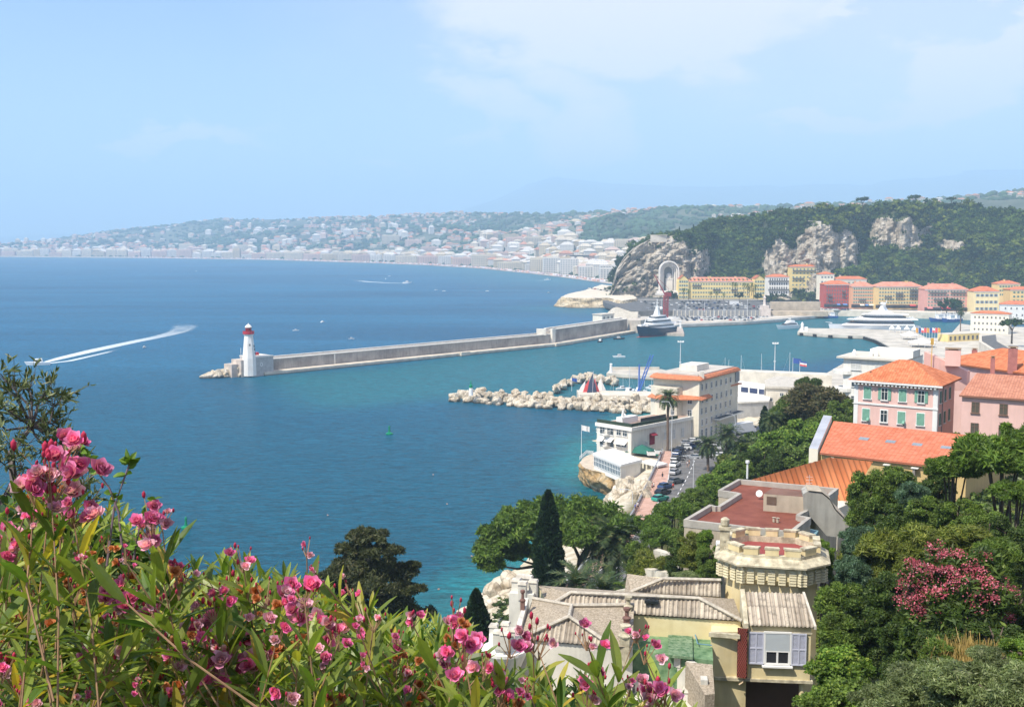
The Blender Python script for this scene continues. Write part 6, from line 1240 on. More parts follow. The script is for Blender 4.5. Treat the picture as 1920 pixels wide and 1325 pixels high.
b = MB(); b.prism([tuple(C1), tuple(Rr), tuple(Rr + e2 * 11), tuple(L1)], 2, zt_); b.build('wall', cw1, lowh)
b = MB(); b.prism([tuple(C1 - e1 * .5 - e2 * .5), tuple(Rr - e2 * .5), tuple(Rr - e2 * .05), tuple(C1 + e1 * .05 - e2 * .05)], zt_ - .9, zt_ + .15); b.prism([tuple(L1 - e1 * .5 + e2 * .3), tuple(C1 - e1 * .5 - e2 * .5), tuple(C1 - e2 * .05 - e1 * .05), tuple(L1 + e2 * .3 - e1 * .05)], zt_ - .9, zt_ + .15); b.build('parapet', whi, lowh)
b = MB(); b.prism([tuple(C1 + e1 * 0 + e2 * 0), tuple(C1 + e1 * 22), tuple(C1 + e1 * 22 + e2 * .5), tuple(C1 + e2 * .5 + e1 * .5)], zt_ + .16, zt_ + 1.1); b.prism([tuple(L1), tuple(C1), tuple(C1 + e1 * .5), tuple(L1 + e1 * .5)], zt_ + .16, zt_ + 1.1); b.build('hedge_planter', mat('planter_dark', (.03, .05, .03), var=.4, vs=2), lowh)
b = MB(); b.prism([tuple(C1 + e2 * 1), tuple(Rr + e2 * 1), tuple(Rr + e2 * 10), tuple(C1 + e2 * 12)], zt_, zt_ + .1); b.build('terrace_floor', mat('terrace_tiles', (.42, .30, .24), var=.15), lowh)
wy = math.atan2(-e2.y, -e2.x)
def wpos(base, d, s, z, out=0): p = base + d * s; return (p.x, p.y, z)
for (s, z, w_, h_) in ((2.3, 12.3, 1.6, 1.5), (4.6, 12.3, 1.6, 1.5), (7.8, 12.2, 2.4, 1.9), (10.8, 12.2, 1.8, 1.9), (2.6, 9.1, 1.8, 1.5), (4.8, 9.1, 1.6, 1.5), (7.8, 8.9, 2.6, 2.3), (10.8, 9, 1.8, 2.0)): put_window(window_mesh(w_, h_, None), lowh, wpos(C1 - e1 * 0.02, e2, s, z), wy)
def awning(parent, p, yaw, w_, m_, drop=.9, out=1.4):
 b = MB(); b.face([(-w_ / 2, 0, 0), (w_ / 2, 0, 0), (w_ / 2, -out, -drop), (-w_ / 2, -out, -drop)]); b.face([(-w_ / 2, -out, -drop), (w_ / 2, -out, -drop), (w_ / 2, -out, -drop - .2), (-w_ / 2, -out, -drop - .2)]); o = b.build('awning', m_, parent); o.location = p; o.rotation_euler = (0, 0, yaw)
awning(lowh, wpos(C1, e2, 7.8, 10.4), wy, 2.8, wh_s); awning(lowh, wpos(C1, e2, 10.8, 10.3), wy, 2.0, wh_s); awning(lowh, wpos(C1, e2, 3.4, 10.2), wy, 4.2, wh_s)
for zz in (8.0, 11.3):   # rounded balconies at the seaward corner
 b = MB(); cc = L1 - e1 * .2; n = 14; pts_ = [cc - e2 * 1.8 + Vector((math.cos(a), math.sin(a))) * 3.3 for a in np.linspace(math.atan2(e2.y, e2.x) - .4, math.atan2(-e1.y, -e1.x) + .9, n)]; pts_ = pts_ + [cc - e2 * 1.8 + e1 * .5]
 b.prism([tuple(p) for p in pts_], zz - .25, zz);
 for hgt in (.35, .7, 1.05):
  b.tube([(p.x, p.y, zz + hgt) for p in pts_[:-1]], .08, 4)
 b.build('balcony', whi, lowh)
for s, zz, hh, ww in ((3.4, 8.2, 1.6, 1.0), (7, 8.4, 1.8, 1), (11, 11.6, 1.5, 1), (16, 10, 2.0, 1.2), (20, 10, 2.6, 1.2), (24.5, 10, 2.6, 1.2)): put_window(window_mesh(ww, hh, None, glass=mat('blind_pale', (.55, .55, .52), var=.1)), lowh, wpos(C1, e1, s, zz), math.atan2(e1.y, e1.x))
b = MB(); dpos = C1 + e1 * 9.5; b.box((0, -.1, 0), (2.2, .3, 3.2)); o = b.build('door', mat('burgundy', (.25, .02, .04)), lowh); o.location = (dpos.x, dpos.y, 9.8); o.rotation_euler = (0, 0, math.atan2(e1.y, e1.x)); awning(lowh, (dpos.x, dpos.y, 11.6), math.atan2(e1.y, e1.x), 2.6, MATS['burgundy'], .5, 1.3)
for k in range(3):
 p = C1 + e1 * (2 + k * 1.6) + e2 * (5 + k); b = MB(); b.lathe([(.08, 0), (.08, 2.4), (.5, 2.2 - .0), (.35, 2.6), (.1, 4.2)] if k < 2 else [(.9, 0), (.9, 1.6), (.6, 2.4), (.1, 2.8)], n=8); o = b.build('parasol', wh_s, loc=(p.x, p.y, zt_ + .1)); tag(o, ['closed white parasol nearest the corner of the roof terrace', 'second closed white parasol on the roof terrace', 'small white dome on the roof terrace'][k], 'parasol')
b = MB(); p = C1 + e1 * 6 + e2 * 6.5; b.box((p.x, p.y, zt_ + 1), (7, 2.5, 2), math.atan2(e1.y, e1.x)); b.build('roof_canopy', wh_s, lowh)
p = C1 + e1 * 7.5 + e2 * 2.5; b = MB(); b.prism([tuple(p), tuple(p + e1 * 12), tuple(p + e1 * 12 + e2 * .2), tuple(p + e2 * .2)], zt_, zt_ + 1.6); b.build('wind_screen', mat('screen_dark', (.05, .05, .055)), lowh)
tow = empty('tower_house', 'tall ivory house with curved orange tiled canopies and a flat roof beside the street palms', 'building')
C = P2(1309.6, 829, 6.5); Rt = P2(1382, 806, 6.0); t1 = (Rt - C).normalized(); t2 = Vector((-t1.y, t1.x)); W1 = (Rt - C).length; D2 = 15.5; ZT = 26.6
b = MB(); b.prism([tuple(C), tuple(C + t1 * W1), tuple(C + t1 * W1 + t2 * D2), tuple(C + t2 * D2 * 1.0), tuple(C + t2 * (D2 + 0) - t1 * 0)], 3, ZT - .3);
b.prism([tuple(C + t2 * 5.5 - t1 * .02), tuple(C + t2 * 6.2 - t1 * 2.4), tuple(C + t2 * 9 - t1 * 3.6), tuple(C + t2 * 13 - t1 * 3.4), tuple(C + t2 * D2 - t1 * 1.6), tuple(C + t2 * D2)], 3, ZT - 3.6); b.build('wall', cw2, tow)
def canopy(name, z, out, pts):
 b = MB(); n = len(pts); c = sum(pts, Vector((0, 0))) / n
 V = [(p.x, p.y, z) for p in pts] + [((c + (p - c) * (1 + out / max(1, (p - c).length))).x, (c + (p - c) * (1 + out / max(1, (p - c).length))).y, z - .9) for p in pts]
 V += [(x, y, zz - .28) for (x, y, zz) in V[n:]]
 b.poly(V, [(n + i, n + (i + 1) % n, (i + 1) % n, i) for i in range(n)] + [(2 * n + i, 2 * n + (i + 1) % n, n + (i + 1) % n, n + i) for i in range(n)]); b.poly(V, [tuple(range(n))])
 b.build(name, [mat('canopy_tiles', (.54, .19, .09), var=.25, vs=1.5)], tow)
arc = lambda k: [C + t2 * 1.5 - t1 * .1, C + t2 * 5 - t1 * 2.2 * k, C + t2 * 8 - t1 * 3.4 * k, C + t2 * 12 - t1 * 3.5 * k, C + t2 * 15 - t1 * 2.0 * k]
canopy('upper_canopy', ZT, 1.2, [C, C + t1 * W1, C + t1 * W1 + t2 * D2, C + t2 * D2] [::-1][::-1] and [C + t1 * W1, C + t1 * W1 + t2 * D2, C + t2 * D2] + arc(.5)[::-1] + [C])
canopy('lower_canopy', ZT - 6.0, 1.3, [C + t1 * 7, C + t1 * 7 + t2 * 12, C + t2 * D2] + arc(1)[::-1] + [C])
b = MB(); b.prism([tuple(C + t1 * (W1 - 6)), tuple(C + t1 * W1 + t1 * 1.4 - t2 * .8), tuple(C + t1 * (W1 + 1.4) + t2 * 5), tuple(C + t1 * (W1 - 3) + t2 * 5)], ZT - 5.6, ZT - 5.2); b.build('side_canopy', MATS['canopy_tiles'], tow)
b = MB(); b.prism([tuple(C + t1 * 1 + t2 * 1), tuple(C + t1 * (W1 - 1) + t2 * 1), tuple(C + t1 * (W1 - 1) + t2 * (D2 - 1)), tuple(C + t2 * (D2 - 1) + t1)], ZT - .3, ZT + .35); b.build('flat_roof', mat('roof_gravel', (.50, .46, .40), var=.15), tow)
b = MB(); b.prism([tuple(C + t1 * 9 + t2 * 5), tuple(C + t1 * 18 + t2 * 5), tuple(C + t1 * 18 + t2 * 11), tuple(C + t1 * 9 + t2 * 11)], ZT + .35, ZT + 2.3); b.build('roof_house', cw1, tow)
b = MB(); b.box((C.x + .6 * t1.x + .5, C.y + 1.3, ZT - .3), (1.3, 1.3, 3.6)); b.build('chimney', cw1, tow)
yt = math.atan2(t1.y, t1.x)
for r_, z in enumerate((8.4, 12.3, 15.8, 19.2, 23.2)):
 for c, s in enumerate((1.8, 4.9, 8.8, 12.4, 16.0, 20.0, 23.6)):
  if s > W1 - 1: continue
  if r_ == 0 and c < 5: put_window(window_mesh(1.3, 2.9, None, surround=.12), tow, wpos(C, t1, s + .5, z + .3), yt, 'arched_window'); continue
  put_window(window_mesh(1.05, 1.8, None, surround=.08), tow, wpos(C, t1, s + .5 * (r_ % 2), z), yt)
for z in (11.2, 15.2, 19.0): put_window(window_mesh(1.4, 1.8, None, surround=.1), tow, wpos(C - t1 * .02, t2, 3.0, z), math.atan2(-t2.y, -t2.x))
for k, s in enumerate((1.2, 3.2, 5.3)):
 for z in (11.6, 15.6):
  q0 = C + t2 * 6.2 - t1 * 2.4; q1 = C + t2 * 9 - t1 * 3.6; d_ = (q1 - q0).normalized()
  if s < 3: put_window(window_mesh(1.0, 1.7, None, surround=.08), tow, ((q0 + d_ * (s + .2)).x, (q0 + d_ * (s + .2)).y, z), math.atan2(-d_.y, -d_.x))
b = MB(); b.prism([tuple(C + t1 * (W1 * .35) - t2 * 2.2), tuple(C + t1 * W1 - t2 * 2.2), tuple(C + t1 * W1 - t2 * .1), tuple(C + t1 * (W1 * .35) - t2 * .1)], 12.0, 12.5, 0, 1); b.build('entrance_canopy', [whi, mat('slate_dark', (.07, .08, .09))], tow)
b = MB();
for k in range(6):
 for j in range(2): pass
zz_ = ZT - 4.6; b.prism([tuple(C + t1 * (W1 - 2.6) - t2 * .25), tuple(C + t1 * (W1 + .3) - t2 * .25), tuple(C + t1 * (W1 + .3) - t2 * .02), tuple(C + t1 * (W1 - 2.6) - t2 * .02)], zz_, zz_ + 3.2, 0)
for k in range(6): q = C + t1 * (W1 - 2.6 + k * .58) - t2 * .3; b.box((q.x, q.y, zz_ + 1.6), (.08, .12, 3.2), yt, 1)
b.build('glazed_bay', [glass_mat(), frame_w], tow)
lar = rocky_block('rock_headland', [P2(1086, 862, 6.5), P2(1100, 850, 6.5), P2(1130, 840, 6.5), P2(1230, 845, 7), P2(1243, 862, 7.5), P2(1232, 885, 7.5), P2(1215, 900, 6), P2(1196, 912, 4.5), P2(1175, 903, 5.5), P2(1135, 888, 6.0), P2(1100, 876, 6.2)], -2, 6.0, rock_mat('headland_rock', (0.16, 0.12, 0.08), (0.50, 0.33, 0.15), (0.66, 0.54, 0.36), s=.22, bump=1, bs=.6, dist=1.2), mat('terrace_stone', (.56, .47, .36), var=.15, vs=.5), 23, amp=2.4, rows=16, batter=-1.5, n=200)
din = empty('dining_room', 'low dining room with a bright white roof and a long window band on the sea rock', 'building')
zr = 10.6; q0, q1, q2, q3 = P2(1114, 849, zr - .3), P2(1164, 871, zr - .6), P2(1201, 862, zr - .4), P2(1150, 842, zr)
b = MB(); b.prism([tuple(q0), tuple(q1), tuple(q2), tuple(q3)], 5.5, zr - 1.0); b.build('wall', whi, din)
b = MB(); k_ = (q0 + q1 + q2 + q3) / 4; T_ = [k_ + (q - k_) * 1.06 for q in (q0, q1, q2, q3)]; b.prism([tuple(q) for q in T_], zr - 1.0, [zr - .3, zr - .5, zr - .2, zr + .2]); b.build('roof', mat('roof_white', (.78, .77, .74), var=.03), din)
d_ = (q1 - q0).normalized(); n_ = Vector((d_.y, -d_.x)); Ld = (q1 - q0).length
b = MB(); b.prism([tuple(q0 + n_ * .08 + d_ * .3), tuple(q1 + n_ * .08 - d_ * .3), tuple(q1 + n_ * .02 - d_ * .3), tuple(q0 + n_ * .02 + d_ * .3)], 7.0, 9.4); b.build('window_band', mat('glass_pale', (.12, .17, .2), rough=.1, spec=.8), din)
b = MB()
for k in range(17): q = q0 + d_ * (Ld * (k + .2) / 17) + n_ * .12; b.box((q.x, q.y, 8.2), (.1, .12, 2.5), math.atan2(d_.y, d_.x))
for z in (7.0, 8.3, 9.4): b.prism([tuple(q0 + n_ * .2), tuple(q1 + n_ * .2), tuple(q1 + n_ * .14), tuple(q0 + n_ * .14)], z - .06, z + .06)
b.build('mullion', frame_w, din)
b = MB(); r0, r1 = P2(1201, 865, 9.3), P2(1234, 873, 9.3); r2 = r1 + (q2 - q1) * .5; r3 = r0 + (q2 - q1) * .55; b.prism([tuple(r0), tuple(r1), tuple(r2), tuple(r3)], 8.9, 9.4); b.build('side_roof', MATS['roof_white'], din)
b = MB()
for f in (.05, .35, .65, .97): q = r0.lerp(r1, f); b.box((q.x, q.y + .3, 7.4), (.35, .35, 3.0))
b.prism([tuple(r0 + Vector((.3, 2))), tuple(r1 + Vector((-.2, 2))), tuple(r1 + Vector((-.2, 2.3))), tuple(r0 + Vector((.3, 2.3)))], 5, 8.9); b.build('side_porch', crm, din)
b = MB(); rp = [P2(1087, 862, 6), P2(1100, 851, 6), P2(1113, 853, 6)]
for i in range(2):
 n = 7
 for k in range(n): q = rp[i].lerp(rp[i + 1], k / n); b.tube([(q.x, q.y, 6), (q.x, q.y, 7.1)], .05, 4)
for z in (6.4, 6.75, 7.1): b.tube([(q.x, q.y, z) for q in rp], .045, 4)
tag(b.build('railing', MATS['white_paint']), 'white railing round the tip of the restaurant terrace', 'railing')
for k in range(2):
 g_ = G(1221 + k * 14, 853 - k * 3, 8.2); b = MB(); b.box((0, 0, .5), (2.2, 1.2, 1.0), 0, 0, 1.1); b.box((0, 0, 1.02), (2.0, 1.0, .1), 0, 1); tag(b.build('planter', [frame_w, MATS['planter_dark']], loc=g_), ['square white planter nearer the parapet on the restaurant forecourt', 'square white planter nearer the house on the restaurant forecourt'][k], 'planter')
b = MB(); p = G(1205, 848, 7.2); b.poly([(p.x - 5, p.y + 2, 7), (p.x + 4, p.y - 4, 7), (p.x + 5, p.y + 4, 7), (p.x - 1, p.y + 8, 7), (p.x, p.y + 1.5, 9.3)], [(0, 1, 4), (1, 2, 4), (2, 3, 4), (3, 0, 4)]); tag(b.build('green_netting', mat('net_green', (.02, .12, .09), var=.2)), 'dark green netting draped over the slope above the white roof', 'netting')
hb_ = empty('harbour_office', 'beige and white two storey club building with a blue door panel beside the marina', 'building')
ZB = 13; c0, c1, c2 = P2(1436, 727, ZB), P2(1486, 729, ZB), P2(1524, 716, ZB - .4); b = MB(); b.prism([tuple(c0), tuple(c1), tuple(c2), tuple(c2 + Vector((-12, 10))), tuple(c0 + Vector((3, 16)))], 2, ZB); b.build('wall', bei, hb_)
b = MB(); kc = (c0 + c1 + c2) / 3; b.prism([tuple(c0 + Vector((-.5, -.6))), tuple(c1 + Vector((.3, -.8))), tuple(c2 + Vector((.8, 0))), tuple(c2 + Vector((-12, 10))), tuple(c0 + Vector((3, 16)))], ZB, ZB + .8); b.build('roof', mat('roof_pale_grit', (.52, .48, .41), var=.15, vs=.6), hb_)
d0 = P2(1380, 722, ZB - .5); b = MB(); b.prism([tuple(d0), tuple(c0 + Vector((0, 2))), tuple(c0 + Vector((3, 14))), tuple(d0 + Vector((3, 14)))], 2, ZB - .4, 0); b.build('left_wing', whi, hb_)
b = MB(); yy = c0.y
for (x0, x1, z0, z1) in ((1390, 1404, ZB - 2.8, ZB - .9), (1407, 1422, ZB - 2.8, ZB - .9), (1425, 1435, ZB - 2.8, ZB - .9), (1389, 1400, ZB - 6.8, ZB - 4.6), (1407, 1420, ZB - 6.8, ZB - 4.6)):
 f0, f1 = (x0 - 1380) / 56, (x1 - 1380) / 56; p, q = d0.lerp(c0 + Vector((0, 2)), f0), d0.lerp(c0 + Vector((0, 2)), f1); b = MB(); b.prism([(p.x, p.y - .12), (q.x, q.y - .12), (q.x, q.y - .02), (p.x, p.y - .02)], z0, z1); b.build('window', mat('glass_navy', (.05, .06, .12), rough=.15, spec=.7), hb_)
b = MB(); p, q = d0.lerp(c0 + Vector((0, 2)), 0.05), c0 + Vector((0, 2)); b.prism([(p.x, p.y - 3.4), (q.x, q.y - 3.4), (q.x, q.y - .02), (p.x, p.y - .02)], ZB - 4.2, ZB - 3.3); b.build('balcony', whi, hb_)
b = MB(); p, q = d0.lerp(c0, .75), d0.lerp(c0, .98); b.prism([(p.x, p.y - 2), (q.x, q.y - 2), (q.x, q.y - 1.5), (p.x, p.y - 1.5)], 3, ZB - 7); b.build('blue_panel', mat('panel_blue', (.02, .08, .5)), hb_)
for (px_, z) in ((1446, ZB - 4.2), (1446, ZB - 8.4), (1466, ZB - 2.2)): f = (px_ - 1436) / 50; p = c0.lerp(c1, f); put_window(window_mesh(1.3, 1.2, None, surround=.08), hb_, (p.x, p.y, z), math.atan2((c1 - c0).y, (c1 - c0).x))
for f in (.25, .55, .8): p = c1.lerp(c2, f); put_window(window_mesh(1.1, 1.9, None, sm=blue_sh, surround=.08), hb_, (p.x, p.y, ZB - 2.6), math.atan2((c2 - c1).y, (c2 - c1).x))
sheet('harbour_ground', [G(1383, 700, 2.6), G(1545, 702, 2.6), G(1600, 670, 2.6), G(1700, 672, 2.6), (230, 430), (180, 330), G(1500, 830, 2.6), G(1383, 800, 2.6), G(1300, 775, 2.6), G(1236, 775, 2.6), G(1236, 745, 2.6)], 2.6, MATS['pier_concrete'], 4.4)
b = MB(); a_, c_ = P2(1374, 698, 9), P2(1560, 706, 9); b.prism([tuple(a_), tuple(c_), tuple(c_ + Vector((0, 9))), tuple(a_ + Vector((0, 9)))], 2, 9.6); tag(b.build('terrace_building', mat('terrace_roof', (.60, .56, .48), var=.15, vs=.3)), 'long flat roofed building with a pale terrace edge behind the beige club building', 'building')
g0, g1, g2 = P2(1384, 762, 8), P2(1440, 759, 8), P2(1462, 752, 8); b = MB(); b.prism([tuple(g0), tuple(g1), tuple(g1 + Vector((4, 14))), tuple(g0 + Vector((2, 14)))], 2, 9.2); o = b.build('low_building', mat('grey_render', (.46, .45, .43), var=.12, vs=.4, streak=.2)); tag(o, 'grey windowless low building with a white roof edge behind the palms', 'building'); b = MB(); b.prism([tuple(g0 + Vector((-.3, -.4))), tuple(g1 + Vector((.3, -.4))), tuple(g1 + Vector((4.3, 14))), tuple(g0 + Vector((2, 14)))], 9.2, 9.8); b.build('roof', whi, o)
ap = empty('apartment_house', 'white terraced apartment house with rounded balconies behind the pink building', 'building')
ZA = 37.2; a0, a1 = P2(1582, 671, ZA), P2(1700, 678, ZA); C4, u, v = rect_from(a0, a1, 16)
b = MB(); b.prism([tuple(p) for p in C4], 14, ZA); b.build('wall', whi, ap)
b = MB(); b.prism([tuple(C4[0] - u * 1.6 - v * 1.0), tuple(C4[1] - v * 1.0), tuple(C4[2]), tuple(C4[3] - u * 1.6)], ZA, ZA + .45); b.build('roof', mat('roof_gravel_pale', (.60, .55, .47), var=.12, vs=.5), ap)
for k, zz in enumerate((ZA - 4.2, ZA - 8.8, ZA - 13.2)):
 b = MB(); n = 12; cc = C4[0] + v * 2.5; pts_ = [cc + Vector((math.cos(a), math.sin(a))) * (3.4 if k else 3.4) for a in np.linspace(R(75), R(300), n)] + [C4[0] + u * 14 - v * 1.3, C4[0] + u * 14 + v * 1]
 b.prism([tuple(p) for p in pts_], zz, zz + .9); b.build('balcony', whi, ap)
yu = math.atan2(u.y, u.x)
for (s, z, w_, h_) in ((3.2, ZA - 1.9, 2.6, 1.9), (9, ZA - 1.9, 1.6, 1.4), (3.2, ZA - 6.4, 1.9, 1.7), (8, ZA - 6.4, 2.2, 1.8), (3.2, ZA - 10.6, 1.9, 1.8), (8, ZA - 10.8, 2.0, 1.8)): put_window(window_mesh(w_, h_, None, glass=MATS['blind_pale'] if z > ZA - 3 else None), ap, wpos(C4[0], u, s, z), yu)
b = MB(); p = C4[0] + u * 5 + v * 6; b.prism([tuple(p), tuple(p + u * 11), tuple(p + u * 11 + v * 7), tuple(p + v * 7)], ZA + .45, ZA + 2.2); b.build('penthouse', whi, ap)
b = MB()
for s in (1.2, 5.6, 7): q = C4[0] + u * s + v * 5; b.lathe([(.5, 0), (.5, .9), (.2, 1.5)], (q.x, q.y, ZA + .4), 8)
b.build('roof_vent', MATS['white_paint'], ap)
rose = wallm('wall_pink', (0.76, 0.50, 0.44), var=.06, vs=.3, streak=.08); rosed = rose
pk = empty('pink_building', 'large pink building with green shutters and an orange hipped roof above the port', 'building')
ZP = 43.0; e0, ea, eb = P2(1590, 711, ZP), P2(1767, 723.5, ZP), P2(1822, 708, ZP); pu = (ea - e0).normalized(); pv = Vector((-pu.y, pu.x)); LW = (ea - e0).length; DW = 13.0
q4 = [e0 + pu * .9 + pv * .9, ea - pu * .9 + pv * .9, ea - pu * .9 + pv * DW, e0 + pu * .9 + pv * DW]
b = MB(); b.prism([tuple(p) for p in q4], 27, ZP - .3); b.build('wall', rose, pk)
b = MB(); hip_roof(b, q4, ZP, 3.4, .95); b.build('roof', tile_o, pk)
for k, f in enumerate((.2, .45, .3)): p = e0 + pu * (LW * f) + pv * (2.5 + k); b = MB(); b.box((p.x, p.y, ZP + 1.2 + k * .3), (.3, .3, .5)); b.build('roof_vent', mat('vent_brown', (.25, .13, .08)), pk)
ang = math.atan2(pu.y, pu.x); b = MB()
n = 22
for i in range(n): q = q4[0] + pu * ((LW - 1.8) * (i + .5) / n) - pv * .42; b.box((q.x, q.y, ZP - .6), (.34, .8, .32), ang)
b.prism([tuple(q4[0] - pu * .95 - pv * .98), tuple(q4[1] + pu * .95 - pv * .98), tuple(q4[1] + pu * .95 - pv * .84), tuple(q4[0] - pu * .95 - pv * .84)], ZP - .38, ZP - .05); b.build('eave_bracket', frame_w, pk)
b = MB()
for (p, s0) in ((q4[0], 0), (q4[1], -1)):
 r0 = p + pu * (s0 * .75) - pv * .05; b.prism([tuple(r0), tuple(r0 + pu * .75), tuple(r0 + pu * .75 + pv * .04), tuple(r0 + pv * .04)], 28, ZP - .75)
b.prism([tuple(q4[1] + pu * .0), tuple(q4[1] + pu * .05), tuple(q4[1] + pu * .05 + pv * .6), tuple(q4[1] + pv * .6)], 28, ZP - .75)
b.prism([tuple(q4[0] - pv * .16), tuple(q4[1] - pv * .16 + pu * .16), tuple(q4[1] - pv * .06 + pu * .16), tuple(q4[0] - pv * .06)], ZP - 4.35, ZP - 4.05); b.build('corner_trim', frame_w, pk)
LWi = LW - 1.8; gsh = mat('shutter_mint', (0.20, 0.40, 0.30), var=.1, vs=2)
cl_, op_, no_ = window_mesh(1.25, 2.1, 'closed', gsh, surround=.13), window_mesh(1.1, 2.1, 'open', gsh, surround=.1), window_mesh(1.15, 2.1, None, surround=.16)
for i, (f, m_) in enumerate(((.165, cl_), (.375, op_), (.59, cl_), (.81, op_))): p = q4[0] + pu * LWi * f; put_window(m_, pk, (p.x, p.y, ZP - 2.25), ang)
for i, (f, m_) in enumerate(((.155, cl_), (.375, no_), (.585, cl_), (.81, cl_))): p = q4[0] + pu * LWi * f; put_window(m_, pk, (p.x, p.y, ZP - 6.2), ang)
for i in range(4): p = q4[0] + pu * LWi * (.16 + .215 * i); put_window(cl_, pk, (p.x, p.y, ZP - 10), ang)
for f in (.15, .42, .7):
 for zz in (2.3, 6.2): p = q4[1] + pv * (DW - 1) * f; put_window(window_mesh(1.0, 2.0, 'closed', mat('shutter_shade', (.14, .25, .2)), surround=.08), pk, (p.x, p.y, ZP - zz), ang + R(90))
for i in (0, 2): p = q4[0] + pu * LWi * (.16 + .43 * (i / 2) + .03) - pv * .35; b = MB(); b.box((0, 0, 0), (.5, .5, .05)); b.box((0, -.1, -.3), (.4, .3, .5)); o = b.build('propped_shutter', gsh, pk); o.location = (p.x, p.y, ZP - 6.8); o.rotation_euler = (R(-35), 0, ang)
b = MB(); b.tube([(q4[1].x + pv.x * 3.2 + .1, q4[1].y + pv.y * 3.2, ZP - .5), (q4[1].x + pv.x * 3.2 + .1, q4[1].y + pv.y * 3.2, 28)], .09, 5); b.build('downpipe', mat('pipe_grey', (.3, .27, .25)), pk)
wg = empty('pink_wing', 'lower pink wing with brown framed windows joined to the right of the pink building', 'building')
ZW = 41.6; w0, w1 = P2(1803, 740.5, ZW), P2(1930, 749, ZW); wu = (w1 - w0).normalized(); wv = Vector((-wu.y, wu.x)); LWg = (w1 - w0).length + 8
b = MB(); k4 = [w0 + wv * .6, w0 + wu * LWg + wv * .6, w0 + wu * LWg + wv * 18, w0 + wv * 18]; b.prism([tuple(p) for p in k4], 27, ZW - .2); b.build('wall', rose, wg)
b = MB(); T = lambda p, z: (p.x, p.y, z); roof_plane(b, T(w0 - wu * .4, ZW), T(w0 + wu * LWg, ZW), T(w0 + wu * LWg + wv * 10, ZW + 2.8), T(w0 + wu * .8 + wv * 10, ZW + 2.8)); roof_plane(b, T(w0 + wu * LWg + wv * 19, ZW), T(w0 - wu * .4 + wv * 19, ZW), T(w0 + wu * .8 + wv * 10, ZW + 2.8), T(w0 + wu * LWg + wv * 10, ZW + 2.8))
b.prism([tuple(w0 - wu * .4), tuple(w0 + wu * LWg), tuple(w0 + wu * LWg + wv * .6), tuple(w0 - wu * .4 + wv * .6)], ZW - .3, ZW - .02); b.build('roof', tile_mat('terracotta_tiles_old', (0.40, 0.16, 0.10), (0.56, 0.26, 0.17), pu=.45, pv=.5, gap=.72), wg)
wyw = math.atan2(wu.y, wu.x)
for zz in (2.0, 5.6):
 for s in (2.2, 6.6, 10.6, 14.5): p = w0 + wv * .6 + wu * s; put_window(window_mesh(1.2, 1.8, None, frame=mat('frame_brown', (.22, .13, .09)), glass=mat('glass_brown', (.10, .09, .07), rough=.2)), wg, (p.x, p.y, ZW - zz), wyw)
bk = empty('pink_back_block', 'rear block of the pink building with big orange roofs and tall chimneys', 'building')
ZK = 43.8; k0, k1 = P2(1756, 676, ZK), P2(1935, 701, ZK); ku = (k1 - k0).normalized(); kv = Vector((-ku.y, ku.x)); kl = (k1 - k0).length
b = MB(); b.prism([tuple(k0 + kv * .5), tuple(k1 + kv * .5), tuple(k1 + kv * 17), tuple(k0 + kv * 17)], 27, ZK - .2); b.build('wall', rose, bk)
b = MB(); hip_roof(b, [k0 + kv * .5, k1 + kv * .5, k1 + kv * 17, k0 + kv * 17], ZK, 3.0, .7, gable=False); b.build('roof', tile_o, bk)
b = MB(); f0, f1 = A(1733, 662, (e0.y + ea.y) / 2 + 12), G(1813, 702, ZP); b.prism([(f0.x, f0.y), (f1.x, f1.y), (f1.x + .8, f1.y + .6), (f0.x + .8, f0.y + .6)], 40, [f0.z + .3, f1.z + .6, f1.z + .6, f0.z + .3]); b.build('fire_wall', rose, bk)
def chimney(px0, px1, yt, yb, D, m_, cap=True, name='chimney', parent=bk):
 a, c = A(px0, yb, D), A(px1, yb, D); zt2 = A(px0, yt, D).z; w_ = c.x - a.x; b = MB(); b.box(((a.x + c.x) / 2, D, (a.z - 1 + zt2) / 2), (w_, w_ * .8, zt2 - a.z + 1), -.4)
 if cap: b.box(((a.x + c.x) / 2, D, zt2 + .3), (w_ * 1.05, w_ * .85, .12), -.4, 1); b.box(((a.x + c.x) / 2, D, zt2 + .12), (w_ * .6, w_ * .5, .3), -.4, 1)
 b.build(name, [m_, mat('cap_brown', (.30, .22, .14))], parent)
chb = mat('chimney_brick', (.38, .16, .14), var=.15, vs=1)
chimney(1773, 1800, 656, 675, 206, rose); chimney(1890, 1906, 653, 690, 205, chb); chimney(1857, 1865, 671, 692, 202, chb); chimney(1822, 1832, 656, 667, 222, chb)
b = MB(); p = A(1748, 640, 206); b.tube([(p.x, p.y, 44), (p.x, p.y, p.z + .5)], .08, 5); b.box((p.x, p.y, p.z), (.5, .3, 1.2), 0, 0); b.build('aerial', mat('aerial_yellow', (.6, .4, .1)), bk)
og = empty('ochre_house', 'long ochre house with a plain orange roof and four skylights below the pink building', 'building')
ea_, eb_ = G(1537, 848, 39.6), G(1810, 880, 39.6); ra_, rb_ = G(1563, 789, 42.3), G(1890, 823, 42.3)
b = MB(); roof_plane(b, ea_, eb_, rb_, ra_); dd_ = (eb_ - ea_).normalized(); n2_ = Vector((-dd_.y, dd_.x, 0)); bk0, bk1 = ra_ + n2_ * 8 - Vector((0, 0, 2.6)), rb_ + n2_ * 8 - Vector((0, 0, 2.6)); roof_plane(b, bk1, bk0, ra_, rb_)
